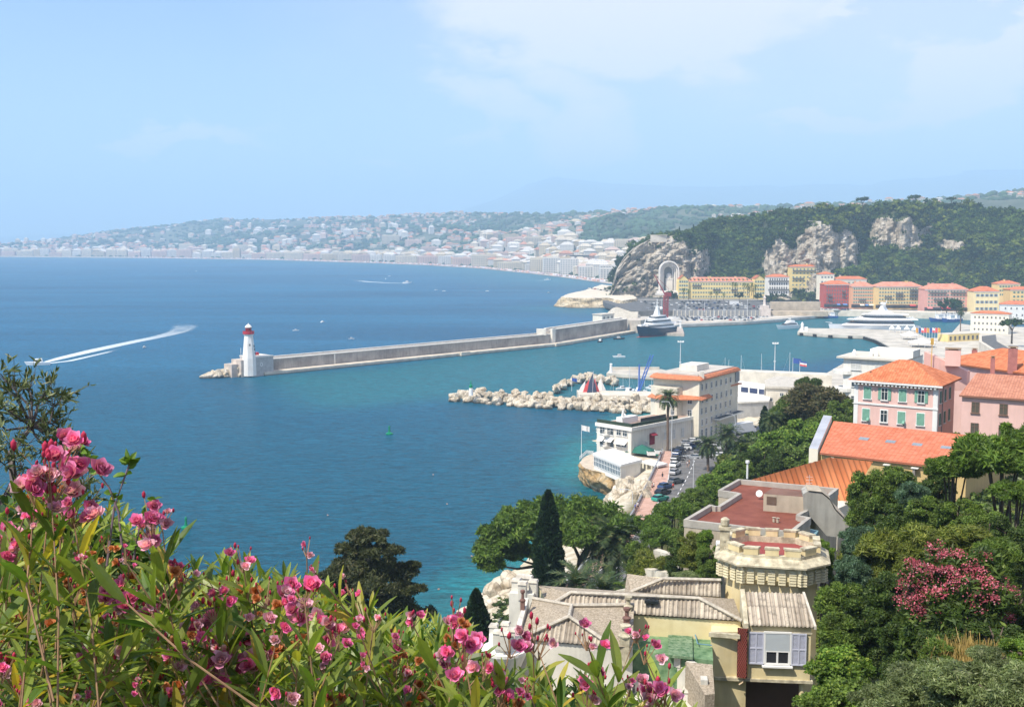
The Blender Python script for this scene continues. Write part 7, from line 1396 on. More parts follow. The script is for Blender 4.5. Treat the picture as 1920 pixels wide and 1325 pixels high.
b.face([ea_ - Vector((0, 0, .02)), eb_ - Vector((0, 0, .02)), eb_ - Vector((0, 0, .25)), ea_ - Vector((0, 0, .25))]); b.build('roof', tile_mat('orange_tiles_fine', (0.50, 0.145, 0.075), (0.62, 0.215, 0.125), pu=.6, pv=.38, gap=.8), og)
b = MB(); w_in = n2_ * .5; b.prism([tuple(ea_ + w_in)[:2], tuple(eb_ + w_in)[:2], tuple(bk1)[:2], tuple(bk0)[:2]], 28, 39.4); V_ = [(ea_ + w_in), ra_ - Vector((0, 0, .15)), bk0]; b.poly([tuple(p) for p in V_] + [(V_[0].x, V_[0].y, 39.3), (V_[2].x, V_[2].y, 39.3)], [(0, 1, 2, 4, 3)]); b.build('wall', wallm('wall_ochre', (.62, .45, .20)), og)
b = MB(); po = -dd_ * .9; P_ = [ea_ + po * .3 - Vector((0, 0, .3)), ea_ - dd_ * 1.5 - Vector((0, 0, .3)), ra_ - dd_ * 1.5 + Vector((0, 0, .4)), ra_ + po * .3 + Vector((0, 0, .4))]; b.prism([tuple(p)[:2] for p in P_], 33, [P_[0].z + .7, P_[1].z + .7, P_[2].z + .3, P_[3].z + .3], 0, 1); b.build('gable_parapet', [crm, mat('zinc_capping', (.38, .40, .44), rough=.4)], og)
for k, (px, py) in enumerate(((1620, 823), (1670, 828.5), (1720, 834), (1774, 839.5))):
 f = (py - 801) / 60; e_, r_ = None, None
 s_ = [(px - 1550) / 290]; U_ = (eb_ - ea_).normalized(); NN = U_.cross((ra_ - ea_)).normalized(); NN = NN if NN.z > 0 else -NN
 d = ray(px, py); t = (ea_ - Vector((0, 0, CZ))).dot(NN) / d.dot(NN); c0_ = Vector((0, 0, CZ)) + d * t; Wd = NN.cross(U_).normalized(); b = MB()
 Q = [c0_ + U_ * x * .62 + Wd * y * .42 + NN * .1 for x, y in ((-1, -1), (1, -1), (1, 1), (-1, 1))]; Q2 = [q - NN * .2 for q in Q]; b.poly([tuple(q) for q in Q + Q2], [(0, 1, 2, 3), (0, 4, 5, 1), (1, 5, 6, 2), (2, 6, 7, 3), (3, 7, 4, 0)])
 sk = b.build('skylight', mat('skylight_glass', (.25, .30, .34), rough=.15, spec=.8), og); b = MB()
 for x in (-1, -.33, .33, 1): a1_, a2_ = c0_ + U_ * x * .62 - Wd * .42 + NN * .12, c0_ + U_ * x * .62 + Wd * .42 + NN * .12; b.tube([a1_, a2_], .03, 4)
 b.tube([c0_ + U_ * .62 + NN * .12, c0_ - U_ * .62 + NN * .12], .03, 4); b.build('glazing_bar', mat('bar_grey', (.3, .32, .34)), sk)
for k in range(5): p = ea_.lerp(eb_, .1 + k * .19) + Vector((0, 0, -.55)); b = MB(); b.box((p.x, p.y - .1, p.z), (.9, .5, .12), math.atan2(dd_.y, dd_.x)); b.box((p.x, p.y + .1, p.z - .5), (.3, .5, 1.0), math.atan2(dd_.y, dd_.x), 1); b.build('bracket_light', [whi, MATS['pipe_grey']], og)
tr = empty('tiled_house', 'low house under a wide ribbed orange tile roof behind the flat brown roof', 'building')
v0, v1, v2, v3 = G(1408, 899, 39.6), G(1572, 946, 38.6), G(1640, 886, 40.6), G(1556, 857, 42.6)
b = MB(); roof_plane(b, v3, v0, v1, v2, 0, .6, .07); b.build('roof', tile_mat('orange_tiles_ribbed', (0.50, 0.15, 0.055), (0.68, 0.25, 0.105), pu=.6, pv=25, gap=.42, depth=.2), tr)
b = MB(); b.prism([tuple(v0)[:2], tuple(v1)[:2], tuple(v2)[:2], tuple(v3)[:2]], 30, 38.2); b.build('wall', bei, tr)
fl = empty('flat_roof_house', 'modern concrete house with a stepped flat red-brown roof', 'building')
ZF = 44.4; OUT = [(1283, 974), (1485, 997), (1519.7, 970), (1498.5, 966), (1509, 960), (1556, 927.5), (1571.7, 915.5), (1384.7, 898), (1347.5, 918.8), (1384.7, 924.2), (1345, 949), (1331, 946)]
Fo = [P2(a, c, ZF) for a, c in OUT]; conc = mat('concrete_beige', (.48, .41, .31), var=.12, vs=.6, streak=.25); cop = mat('coping_grey', (.40, .37, .32), var=.15, vs=1)
b = MB(); b.prism([tuple(p) for p in Fo], 34, ZF - .5); b.build('wall', conc, fl)
b = MB(); b.prism([tuple(p) for p in Fo], ZF - .5, ZF - .44); b.build('roof', mat('roof_red_brown', (.19, .055, .035), var=.12, vs=.5, c2=(.26, .085, .055)), fl)
b = MB(); n = len(Fo); area = sum(Fo[i].x * Fo[(i + 1) % n].y - Fo[(i + 1) % n].x * Fo[i].y for i in range(n)); sg = 1 if area > 0 else -1
for i in range(n):
 p, q = Fo[i], Fo[(i + 1) % n]; d = (q - p).normalized(); nn = Vector((-d.y, d.x)) * sg * .3; b.prism([tuple(p - nn * .15 - d * .05), tuple(q - nn * .15 + d * .05), tuple(q + nn + d * .02), tuple(p + nn - d * .02)], ZF - .6, ZF + .012 * (i % 4))
b.build('parapet', cop, fl)
ph = [P2(1431.7, 925.5, ZF + 1.1), P2(1507, 931, ZF + 1.1), P2(1513, 922, ZF + 1.1), P2(1450, 913, ZF + 1.1)]
b = MB(); b.prism([tuple(p) for p in ph], ZF - .5, ZF + 1.1, 0, 1); b.build('roof_block', [conc, mat('roof_dark_brown', (.20, .11, .08), var=.2)], fl)
b = MB(); p, q = ph[0].lerp(ph[1], .08), ph[0].lerp(ph[1], .32); b.prism([(p.x, p.y - .05), (q.x, q.y - .05), (q.x, q.y - .01), (p.x, p.y - .01)], ZF + .2, ZF + .9); b.build('louvre', mat('louvre_brown', (.16, .11, .08)), fl)
D_w = P2(1507, 931, ZF + 1.1).y - .4; prof = [(1506, 926), (1514, 921), (1540, 924), (1556, 937), (1566, 956), (1580, 970), (1593, 985), (1594, 990), (1585, 992), (1582, 1008), (1550, 1004), (1519, 968), (1507, 962)]
b = MB(); Pf = [A(a, c, D_w) for a, c in prof]; n = len(Pf); th = Vector((.4, 2.2, 0)); V_ = [tuple(p) for p in Pf] + [tuple(p + th) for p in Pf]; b.poly(V_, [tuple(range(n))[::-1], tuple(range(n, 2 * n))] + [(i, (i + 1) % n, n + (i + 1) % n, n + i) for i in range(n)]); b.build('curved_wall', mat('concrete_streaked', (.42, .40, .35), var=.15, vs=.5, streak=.35), fl)
b = MB(); V_ = [tuple(p + Vector((.02, -.1, .12))) for p in Pf[1:8]] + [tuple(p + th * 1.1 + Vector((0, 0, .12))) for p in Pf[1:8]]; b.poly(V_, [(i, i + 1, 8 + i, 7 + i) for i in range(6)]); b.build('curved_coping', conc, fl)
b = MB(); p = G(1424, 935, ZF - .4); b.lathe([(.02, 0), (.2, .04), (.32, .12)], (0, 0, 0), 16); o = b.build('satellite_dish', MATS['white_paint']); o.location = (p.x, p.y, p.z + .5); o.rotation_euler = (R(70), 0, R(-30)); o.parent = fl
b = MB(); c4 = [P2(1502, 1004, ZF - 1.4), P2(1527, 1012, ZF - 1.6), P2(1535, 992, ZF - 1.2), P2(1517, 984, ZF - 1.0)]; b.prism([tuple(p) for p in c4], ZF - 2.2, ZF - 1.3); b.build('glass_canopy', mat('panel_teal', (.16, .28, .32), var=.2, vs=2), fl)
for k in range(2): p = G(1451 + k * 7, 978 + k, ZF - .4); b = MB(); b.lathe([(.12, 0), (.12, .35), (.18, .4)], tuple(p), 8); b.build('vent', conc, fl)
b = MB(); p = G(1401, 897, ZF - .4); b.tube([tuple(p), (p.x, p.y, p.z + 1.6)], .1, 6); b.lathe([(.2, 0), (.2, .25)], (p.x, p.y, p.z + 1.6), 8); b.build('flue', MATS['white_paint'], fl)
b = MB(); p = G(1517, 915, ZF); b.tube([tuple(p), (p.x, p.y, p.z + 1.3)], .02, 4)
for z in (.5, .8, 1.1): b.tube([(p.x - .3, p.y, p.z + z), (p.x + .3, p.y, p.z + z)], .015, 4)
b.build('aerial', MATS['mast_metal'], fl)
K = 1.18
def vz(z): return CZ - (CZ - z) * K
def VG(px, py, z): return G(px, py, vz(z))
vu = Vector((math.cos(R(13)), -math.sin(R(13)))); vv = Vector((math.sin(R(13)), math.cos(R(13)))); VY = -R(13)
cream = mat('villa_cream', (.75, .61, .33), var=.08, vs=.6, streak=.25, c2=(.81, .70, .43)); creamp = mat('villa_stone', (.46, .40, .28), var=.25, vs=2.2, streak=.4, c2=(.72, .65, .47))
lich = tile_mat('fibre_tiles', (.36, .30, .235), (.60, .525, .42), pu=.36, pv=1.4, depth=.3, lichen=(.22, .19, .15), gap=.62)
flatt = mat('roof_granular', (.34, .28, .20), var=.3, vs=9, c2=(.50, .42, .32), bump=.5, bs=20)
vil = empty('villa', 'cream villa with a crenellated tower and grey ribbed roofs behind the oleanders', 'villa')
TC = Vector((12.87, 54.2)) * K
def oct_(s, c=TC): return [c + (vu * a + vv * b_) * s * K for a, b_ in ((-1.52, -2.2), (1.52, -2.2), (2.6, -1.1), (2.6, 1.1), (1.52, 2.2), (-1.52, 2.2), (-2.6, 1.1), (-2.6, -1.1))]
def T3(p, z): return (p.x, p.y, z)
def loftz(b, rings, mi=0, close_top=False):
 V = [T3(p, z) for ps, z in rings for p in ps]; n = len(rings[0][0]); b.poly(V, [(r * n + i, r * n + (i + 1) % n, (r + 1) * n + (i + 1) % n, (r + 1) * n + i) for r in range(len(rings) - 1) for i in range(n)], mi)
 if close_top: b.poly(V, [tuple(range((len(rings) - 1) * n, len(rings) * n))], mi)
b = MB(); loftz(b, [(oct_(.84), 37), (oct_(.84), vz(51.45)), (oct_(.93), vz(51.75)), (oct_(.93), vz(52.3))]); b.build('tower_shaft', cream, vil)
b = MB(); o8 = oct_(.975); i8 = oct_(.93)
for i in range(8):
 p, q = o8[i], o8[(i + 1) % 8]; d = (q - p); L_ = d.length; n = max(2, round(L_ / (.52 * K))); d = d / L_; nn = Vector((d.y, -d.x)); yw_ = math.atan2(d.y, d.x)
 for k in range(n + 1):
  c = p + d * L_ * k / n - nn * .12
  for j in range(5): b.box((c.x, c.y, vz(51.62) + j * .155), (.34 * K, .26, .10), yw_)
  b.box((c.x - nn.x * .08, c.y - nn.y * .08, vz(51.95)), (.22 * K, .2, .95), yw_)
 q0, q1 = p - nn * .1, q - nn * .1; b.prism([tuple(q0), tuple(q1), tuple(q1 - nn * .25), tuple(q0 - nn * .25)], vz(52.28), vz(52.5))
b.build('corbel_band', mat('villa_pale', (.78, .70, .47), var=.06, vs=1), vil)
b = MB(); loftz(b, [(oct_(.97), vz(52.42)), (oct_(1.06), vz(52.44)), (oct_(1.06), vz(52.52)), (oct_(.90), vz(52.78)), (oct_(.86), vz(52.80))]); b.build('cornice', creamp, vil)
b = MB(); b.prism([tuple(p) for p in oct_(.84)], vz(52.5), vz(52.62)); b.build('tower_roof', mat('roof_oxide_red', (.28, .065, .06), var=.12, vs=1), vil)
b = MB(); a8, c8 = oct_(.88), oct_(.76)
for i in range(8):
 p, q, r_, s_ = a8[i], a8[(i + 1) % 8], c8[(i + 1) % 8], c8[i]; b.prism([tuple(p), tuple(q), tuple(r_), tuple(s_)], vz(52.55), vz(52.93) + .004 * (i % 2))
b.build('parapet', creamp, vil)
for i in range(8):
 p, q, r_, s_ = a8[i], a8[(i + 1) % 8], c8[(i + 1) % 8], c8[i]; L_ = (q - p).length / K
 for (f0, f1) in (((.0, .25), (.38, .62), (.75, 1.0)) if L_ > 2 else (((.22, .78),) if L_ < 1.7 else ((.05, .38), (.62, .95)))):
  b = MB(); Q = [p.lerp(q, f0), p.lerp(q, f1), s_.lerp(r_, f1), s_.lerp(r_, f0)]; b.prism([tuple(x) for x in Q], vz(52.92), vz(53.22)); cc_ = sum(Q, Vector((0, 0))) / 4; Q2 = [cc_ + (x - cc_) * 1.14 for x in Q]; b.prism([tuple(x) for x in Q2], vz(53.22), vz(53.31), 1); b.build('merlon', [cream, creamp], vil)
b = MB(); p = a8[7] + vu * .1; b.box((p.x, p.y + .4, vz(53.0)), (.55, .55, 1.9), VY); b.box((p.x, p.y + .4, vz(53.85)), (.7, .7, .16), VY); b.lathe([(.2, 0), (.26, .1), (.26, .4), (.12, .5)], (p.x, p.y + .4, vz(53.85) + .1), 10); b.build('chimney', creamp, vil)
b = MB(); p = VG(1372, 1018, 53); b.tube([(p.x - .9, p.y, p.z), (p.x, p.y, p.z)], .17, 10); b.build('camera_housing', MATS['white_paint'], vil)
zb1, zb0 = vz(50.62), vz(48.1); B0, B1_ = VG(1404, 1170, 50.62).to_2d(), VG(1521, 1174, 50.62).to_2d(); bu = (B1_ - B0).normalized(); bv = Vector((-bu.y, bu.x)); LB = (B1_ - B0).length; byw = math.atan2(bu.y, bu.x)
b = MB(); b.prism([tuple(B0), tuple(B1_), tuple(B1_ + bv * 2.4), tuple(B0 + bv * 2.4)], zb0, zb1); b.build('bay_wall', cream, vil)
b = MB(); b.prism([tuple(B0 - bu * .1 - bv * .06), tuple(B1_ + bu * .06 - bv * .06), tuple(B1_ + bu * .06 - bv * .01), tuple(B0 - bu * .1 - bv * .01)], zb1 - .42, zb1 - .32); b.prism([tuple(B0 - bu * 2.0 - bv * .08), tuple(B1_ + bu * .15 - bv * .08), tuple(B1_ + bu * .15 + bv * 2), tuple(B0 - bu * 2.0 + bv * 2)], zb0 - .16, zb0 - .003); b.build('string_course', creamp, vil)
b = MB(); E0, E1 = B0 - bv * .22 - bu * .02, B1_ + bu * .12 - bv * .22; H0, H1 = E0 + bv * 2.25, E1 + bv * 2.25 - bu * .3; roof_plane(b, T3(E0, zb1 + .03), T3(E1, zb1 + .03), T3(H1, zb1 + 1.15), T3(H0, zb1 + 1.15), 0, .21, .045); b.build('bay_roof', lich, vil)
b = MB(); b.prism([tuple(E0 - bu * .26), tuple(E0 - bu * .02), tuple(H0 - bu * .02), tuple(H0 - bu * .26)], zb1 - .25, [zb1 + .12, zb1 + .12, zb1 + 1.3, zb1 + 1.3]); b.build('bay_kerb', creamp, vil); b = MB(); b.prism([tuple(E1 + bu * .0), tuple(E1 + bu * .12), tuple(H1 + bu * .12), tuple(H1 + bu * .0)], zb1 - .08, [zb1 + .1, zb1 + .1, zb1 + 1.25, zb1 + 1.25]); b.build('bay_verge', mat('villa_white', (.62, .57, .48), var=.2, vs=2, streak=.35), vil)
def bx(f, out, z): p = B0 + bu * LB * f - bv * out; return (p.x, p.y, z)
wz = zb0 + (zb1 - zb0) * .56; win = bpy.data.objects.new('window', None); col.objects.link(win); win.parent = vil; win.location = bx(.465, .0, wz); win.rotation_euler = (0, 0, byw)
b = MB(); b.box((0, -.06, -.45), (1.2, .06, .75)); b.build('pane', mat('window_dark', (.03, .03, .035), rough=.15), win); b = MB()
for x in (-.62, 0, .62): b.box((x, -.11, -.43), (.1, .06, .72))
b.box((0, -.112, -.78), (1.36, .08, .1)); b.box((0, -.112, -.08), (1.36, .07, .07)); b.box((0, -.14, -.9), (1.6, .3, .09)); b.box((-.68, -.112, .1), (.1, .08, 1.75)); b.box((.68, -.112, .1), (.1, .08, 1.75)); b.box((0, -.112, .95), (1.45, .1, .1)); b.build('frame', frame_w, win)
b = MB(); b.box((0, -.09, .42), (1.24, .05, 1.0))
for k in range(16): b.box((0, -.13, -.05 + k * .062), (1.24, .03, .042))
b.build('roller_blind', mat('blind_grey_blue', (.56, .60, .62), var=.04), win)
shm = mat('shutter_lilac', (.52, .53, .62), var=.04)
for sx in (-1, 1):
 b = MB(); x = sx * 1.12; b.box((x, -.07, .06), (.76, .05, 1.72))
 for k in range(24): b.box((x, -.105, -.72 + k * .068), (.66, .03, .036))
 for zz in (-.78, .06, .9): b.box((x, -.12, zz), (.8, .05, .08))
 for xx in (-.36, 0, .36): b.box((x + xx, -.121, .06), (.06, .05, 1.72))
 b.build('shutter', shm, win)
b = MB(); p = B1_ - bu * .35 + bv * .35; b.tube([(p.x, p.y, 40), (p.x, p.y, zb0 - .16)], .16, 10); b.build('column', cream, vil)
b = MB(); b.tube([bx(-.02, .2, zb1 - .1), bx(-.02, .1, zb1 - .5), bx(-.035, .1, zb1 - .55), bx(-.035, .1, zb0 + .2), bx(-.08, .1, zb0 - .2), bx(-.14, .1, zb0 - .35)], .05, 6); b.build('downpipe', mat('pipe_tan', (.55, .42, .28)), vil)
M0, M1 = VG(1333, 1168, 50.6).to_2d(), VG(1388, 1172, 50.6).to_2d(); mu_ = (M1 - M0).normalized(); mv = Vector((-mu_.y, mu_.x))
b = MB(); b.prism([tuple(M0), tuple(B0 - bu * .05 + bv * .3), tuple(B0 + bv * 3.0), tuple(M0 + mv * 3)], 37, zb1 - .5); b.build('side_wall', cream, vil)
b = MB(); b.prism([tuple(M0 - mv * .2 - mu_ * .1), tuple(M1 - mv * .2), tuple(M1 + mv * .05), tuple(M0 + mv * .05)], zb1 - .7, zb1 - .48); b.build('eave', creamp, vil)
b = MB(); p, q = VG(1383, 1179, 50.4).to_2d() - bv * .1, VG(1402, 1181, 50.4).to_2d() - bv * .1; z1_ = zb1 - .15; b.prism([tuple(p), tuple(q), tuple(q + bv * .06), tuple(p + bv * .06)], zb0 + .1, z1_); dq = (q - p); n = 7
latt = b.build('claustra_panel', mat('claustra_dark', (.06, .012, .012)), vil); b = MB(); Hh_ = z1_ - zb0 - .1
for k in range(24):
 for j in range(5): c = p + dq * ((j + .5 + .5 * (k % 2)) / 5.6) - bv * .04; b.box((c.x, c.y, zb0 + .1 + Hh_ * (k + .5) / 24), (.05, .05, .1), byw + R(45))
b.build('claustra_lattice', mat('claustra_red', (.30, .08, .06)), latt)
b = MB(); b.prism([tuple(B0 - bu * 1.5 + bv * 1.6), tuple(B1_ + bv * 1.6), tuple(B1_ + bv * 1.7), tuple(B0 - bu * 1.5 + bv * 1.7)], 38, zb0 - .2); b.build('porch_back', mat('porch_dark', (.12, .07, .05)), vil)
def vroof(name, quad, m=lich, pitch=.24, amp=.05):
 P = [VG(*q) for q in quad]; b = MB(); P = P + [P[-1]] * (4 - len(P)); roof_plane(b, *P, 0, pitch, amp); return b.build(name, m, vil)
def vwall(name, pts, z0, m): b = MB(); b.prism([tuple(VG(*p))[:2] for p in pts], z0, [vz(p[2]) - .06 for p in pts]); return b.build(name, m, vil)
vroof('main_roof', [(1186, 1150, 50.55), (1391, 1163, 50.55), (1311, 1121, 51.25), (1150, 1114, 51.25)]); vroof('main_roof', [(1028, 1136, 50.75), (1192, 1151, 50.55), (1152, 1114, 51.25), (1070, 1110, 51.25)]); vroof('hip_end', [(1391, 1163, 50.55), (1376, 1122, 50.8), (1311, 1121, 51.25)], flatt, 0); vroof('hip_end', [(1010, 1098, 50.9), (1028, 1136, 50.75), (1070, 1110, 51.25)], flatt, 0); vroof('back_slope', [(1376, 1122, 50.8), (1010, 1097, 50.9), (1070, 1110, 51.25), (1311, 1121, 51.25)], flatt, 0)
vwall('main_wall', [(1030, 1136, 50.7), (1192, 1151, 50.5), (1389, 1163, 50.5), (1374, 1123, 50.7), (1012, 1099, 50.8)], 38, cream)
vroof('rear_roof', [(1183, 1109, 50.7), (1352, 1118, 50.7), (1352, 1087, 51.4), (1243, 1084, 51.4)]); vroof('rear_roof_end', [(1176, 1075, 51.1), (1171, 1109, 50.75), (1183, 1109, 50.7), (1243, 1084, 51.4)], flatt, 0); vwall('rear_wall', [(1184, 1109, 50.65), (1352, 1118, 50.65), (1350, 1088, 51.2), (1178, 1076, 51)], 38, cream)
vroof('front_roof', [(972, 1197, 50.25), (1151, 1212, 50.25), (1067, 1155, 51.15)]); vroof('front_roof_side', [(999, 1121, 51.0), (972, 1197, 50.25), (1067, 1155, 51.15), (1072, 1134, 51.15)], flatt, 0); vroof('front_roof_side', [(1151, 1212, 50.25), (1186, 1211, 50.25), (1189, 1133, 51.1), (1072, 1134, 51.15)], flatt, 0); vroof('front_roof_side', [(1151, 1212, 50.25), (1072, 1134, 51.16), (1067, 1155, 51.15)], flatt, 0)
vwall('front_wall', [(973, 1197, 50.2), (1151, 1212, 50.2), (1186, 1211, 50.2), (1188, 1136, 50.9), (1000, 1124, 50.9)], 40, mat('villa_white_wall', (.68, .65, .57), var=.12, vs=1, streak=.35))
b = MB()
for (p, q) in (((1067, 1155, 51.2), (1072, 1134, 51.2)), ((1067, 1155, 51.2), (1151, 1212, 50.3)), ((1067, 1155, 51.2), (972, 1197, 50.3)), ((1072, 1134, 51.2), (1189, 1133, 51.15)), ((1072, 1134, 51.2), (999, 1121, 51.05)), ((1070, 1110, 51.3), (1311, 1121, 51.3)), ((1311, 1121, 51.3), (1391, 1163, 50.6)), ((1070, 1110, 51.3), (1028, 1136, 50.8)), ((1243, 1084, 51.45), (1352, 1087, 51.45)), ((1243, 1084, 51.45), (1183, 1109, 50.75))):
 a_, c_ = VG(*p), VG(*q); b.tube([a_, c_], .1, 6)
b.build('ridge_tiles', mat('ridge_mortar', (.50, .45, .37), var=.25, vs=4), vil)
b = MB(); p, q = VG(1183, 1152, 50.4), VG(1392, 1166, 50.4); b.tube([p, q], .07, 6); b.build('gutter', mat('gutter_blue', (.12, .22, .30)), vil)
gr = [VG(1190, 1154, 49.6), VG(1333, 1165, 49.6), VG(1337, 1242, 49.4), VG(1252, 1230, 49.4), VG(1186, 1221, 49.4)]; grn = mat('roof_green_felt', (.10, .22, .10), var=.3, vs=2.0, c2=(.22, .34, .18))
b = MB(); b.prism([tuple(p)[:2] for p in gr], 40, vz(49.5)); b.build('green_roof', grn, vil)
b = MB(); P4 = [VG(1253, 1187, 49.62), VG(1298, 1187, 49.62), VG(1299, 1236, 49.5), VG(1253, 1232, 49.5)]; b.prism([tuple(p)[:2] for p in P4], vz(49.5), vz(49.62)); b.build('green_roof_hatch', mat('green_felt_bright', (.07, .19, .08), var=.35, vs=5, c2=(.24, .32, .20)), vil)
b = MB(); p = VG(1271, 1182, 49.6); b.box((p.x, p.y, vz(49.5) + .35), (.55, .5, .7), VY); b.box((p.x, p.y, vz(49.5) + .8), (.4, .35, .16), VY); b.build('vent_box', mat('vent_green', (.04, .12, .05)), vil)
b = MB(); b.tube([VG(1283, 1180, 49.7), VG(1295, 1168, 50), VG(1335, 1162, 50)], .03, 5); b.tube([VG(1303, 1187, 49.7), VG(1308, 1206, 49.7), VG(1335, 1209, 49.7)], .03, 5); b.build('cable', mat('cable_blue', (.15, .3, .4)), vil)
def stack(px, py, z, w, h, m, cap=.2, name='chimney'): p = VG(px, py, z); b = MB(); b.box((p.x, p.y, p.z + h / 2 - .5), (w, w, h + 1), VY); b.lathe([(w * .7, h), (w * .75, h + .08), (w * .35, h + .18), (w * .32, h + .42), (w * .6, h + .5), (w * .6, h + .62), (w * .2, h + .66)], tuple(p), 10); b.build(name, m, vil)
pot = mat('chimney_pot_brown', (.20, .11, .09), var=.2, vs=3); stack(980, 1140, 51.0, .22, .4, pot); stack(1175, 1182, 50.4, .32, .65, pot); stack(1172, 1210, 50.2, .5, .5, creamp); stack(1178, 1150, 50.8, .35, .35, creamp); stack(1318, 1182, 49.6, .16, .2, pot)
b = MB(); p = VG(1222, 1130, 51.0); b.box((p.x, p.y, p.z + .12), (.75, .6, .14), VY); b.build('rooflight', ygl, vil)
vw = MATS['villa_white_wall']; wcap = MATS['villa_white']
def merlons(pts, z, h, w=.42, name='white_merlon'):
 for (px, py) in pts: p = VG(px, py, z); b = MB(); b.box((p.x, p.y, p.z - .2 + h / 2), (w, w, h + .4), VY); b.box((p.x, p.y, p.z + h + .06), (w * 1.25, w * 1.25, .12), VY, 1, .8); b.build(name, [vw, wcap], vil)
p = VG(946, 1240, 49.4); b = MB(); b.lathe([(.35, -6), (.4, -1.6), (.55, -1.2), (.75, -.5), (1.15, .45), (1.22, .6), (1.22, .75), (.85, .78), (.8, 1.5)], tuple(p), 20); b.build('bartizan', mat('bartizan_white', (.80, .77, .70), var=.06, vs=1), vil, smooth=False)
merlons([(926, 1188), (933, 1200), (947, 1203), (960, 1196), (948, 1184)], 50.6, .42, .4); merlons([(968, 1104), (980, 1110), (990, 1098), (1000, 1106), (977, 1096)], 51.2, .5, .45)
b = MB(); a_, c_ = VG(983, 1120, 51.2), VG(962, 1196, 50.4); b.prism([tuple(a_)[:2], (a_.x + .25, a_.y), (c_.x + .25, c_.y), tuple(c_)[:2]], 42, [a_.z, a_.z, c_.z, c_.z]); b.build('west_parapet', vw, vil); b = MB(); b.box((VG(982, 1112, 51).x, VG(982, 1112, 51).y, vz(51.2) - 2), (1.4, 1.4, 3.9), VY); b.build('west_turret', vw, vil)
cw = [(1090, 1216), (1140, 1222), (1190, 1226), (1240, 1233), (1290, 1246), (1318, 1262), (1322, 1290)]; b = MB(); Pc = [VG(x, y + 8, 49.0) for x, y in cw]
for i in range(len(Pc) - 1):
 p, q = Pc[i], Pc[i + 1]; d = (q - p).normalized(); nn = Vector((-d.y, d.x, 0)) * .3; b.prism([tuple(p)[:2], tuple(q)[:2], tuple(q + nn)[:2], tuple(p + nn)[:2]], 40, vz(49.0))
b.build('curved_parapet', vw, vil)
for i, f in enumerate(np.linspace(.02, .95, 9)):
 s = f * (len(Pc) - 1); k = int(s); p = Pc[k].lerp(Pc[k + 1], s - k); d = Pc[k + 1] - Pc[k]; b = MB(); b.box((p.x, p.y + .15, vz(49.0) + .22), (.55, .34, .5), math.atan2(d.y, d.x)); b.build('white_merlon', vw, vil)
b = MB(); a_, c_ = VG(1285, 1240, 49.6), VG(1336, 1245, 49.6); e_ = VG(1340, 1300, 49.0); b.prism([tuple(a_)[:2], tuple(c_)[:2], tuple(e_)[:2], tuple(VG(1322, 1302, 49))[:2]], 40, [vz(49.6), vz(49.6), vz(49), vz(49)]); b.build('corner_roof', flatt, vil)
merlons([(1110, 1306), (1150, 1300), (1200, 1296), (1250, 1304), (1290, 1312)], 47.9, .5, .5)
b = MB(); Pt = [VG(1000, 1330, 47.9), VG(1040, 1296, 47.9), VG(1120, 1286, 47.9), VG(1220, 1286, 47.9), VG(1320, 1300, 47.9), VG(1330, 1340, 47.9), VG(1100, 1350, 47.9)]; b.prism([tuple(p)[:2] for p in Pt], 40, vz(47.9)); b.build('lower_terrace', wcap, vil)
for (p0, p1, z, h, lab) in (((1150, 1108), (1352, 1070), 33, 3, 'low garden wall above the coast road'), ((1225, 1030), (1350, 1068), 33, 2.2, 'pale retaining wall among the bushes left of the tower'), ((1190, 1062), (1345, 1092), 31, 2.0, 'second retaining wall nearer the villa roof')):
 D_ = 105; a_, c_ = A(p0[0], p0[1], D_), A(p1[0], p1[1], D_ - 12); b = MB(); b.prism([tuple(a_)[:2], tuple(c_)[:2], (c_.x + .5, c_.y + .5), (a_.x + .5, a_.y + .5)], 20, [a_.z, c_.z, c_.z, a_.z]); tag(b.build('garden_wall', limestone), lab, 'wall')
def LM(n, a, b_, c=None, **k): return leaf_mat(n, a, b_, c, ns=k.pop('ns', 1.2), **k)
lm = {'green': LM('leaf_green', (.055, .10, .016), (.15, .22, .032), (.22, .28, .06)), 'dark': LM('leaf_dark', (.032, .062, .011), (.082, .13, .022), (.15, .20, .04)), 'bright': LM('leaf_bright', (.07, .14, .018), (.17, .27, .032), (.32, .38, .06)),
 'olive': LM('leaf_olive', (.085, .12, .04), (.19, .23, .085), (.36, .40, .21)), 'yellow': LM('leaf_yellow', (.08, .11, .018), (.19, .22, .032), (.32, .32, .07)), 'blue': LM('leaf_blue', (.045, .09, .045), (.095, .165, .085), (.24, .32, .22)),
 'pine': LM('leaf_pine', (.055, .105, .012), (.125, .205, .026), (.2, .28, .04)), 'cedar': LM('leaf_cedar', (.03, .042, .016), (.085, .095, .032), (.17, .155, .08)), 'cyp': LM('leaf_cypress', (.014, .036, .015), (.030, .065, .024), (.05, .09, .03)), 'brown': LM('leaf_brown', (.06, .07, .025), (.13, .11, .045), (.2, .15, .07)),
 'palm': LM('leaf_palm', (.03, .055, .018), (.075, .115, .034), (.2, .19, .07)), 'pinkf': LM('petal_far', (.36, .05, .08), (.54, .14, .18), (.66, .36, .38), trans=.15), 'dry': LM('grass_dry', (.30, .20, .06), (.48, .34, .12), (.6, .45, .2))}
PT = {}
def proto(k, seed, R3, nc, nl, leaf, el=1.9, **kw): PT[k] = (crown_np(seed, R3, nc, nl, leaf, elong=el, **kw), max(R3[:2]))
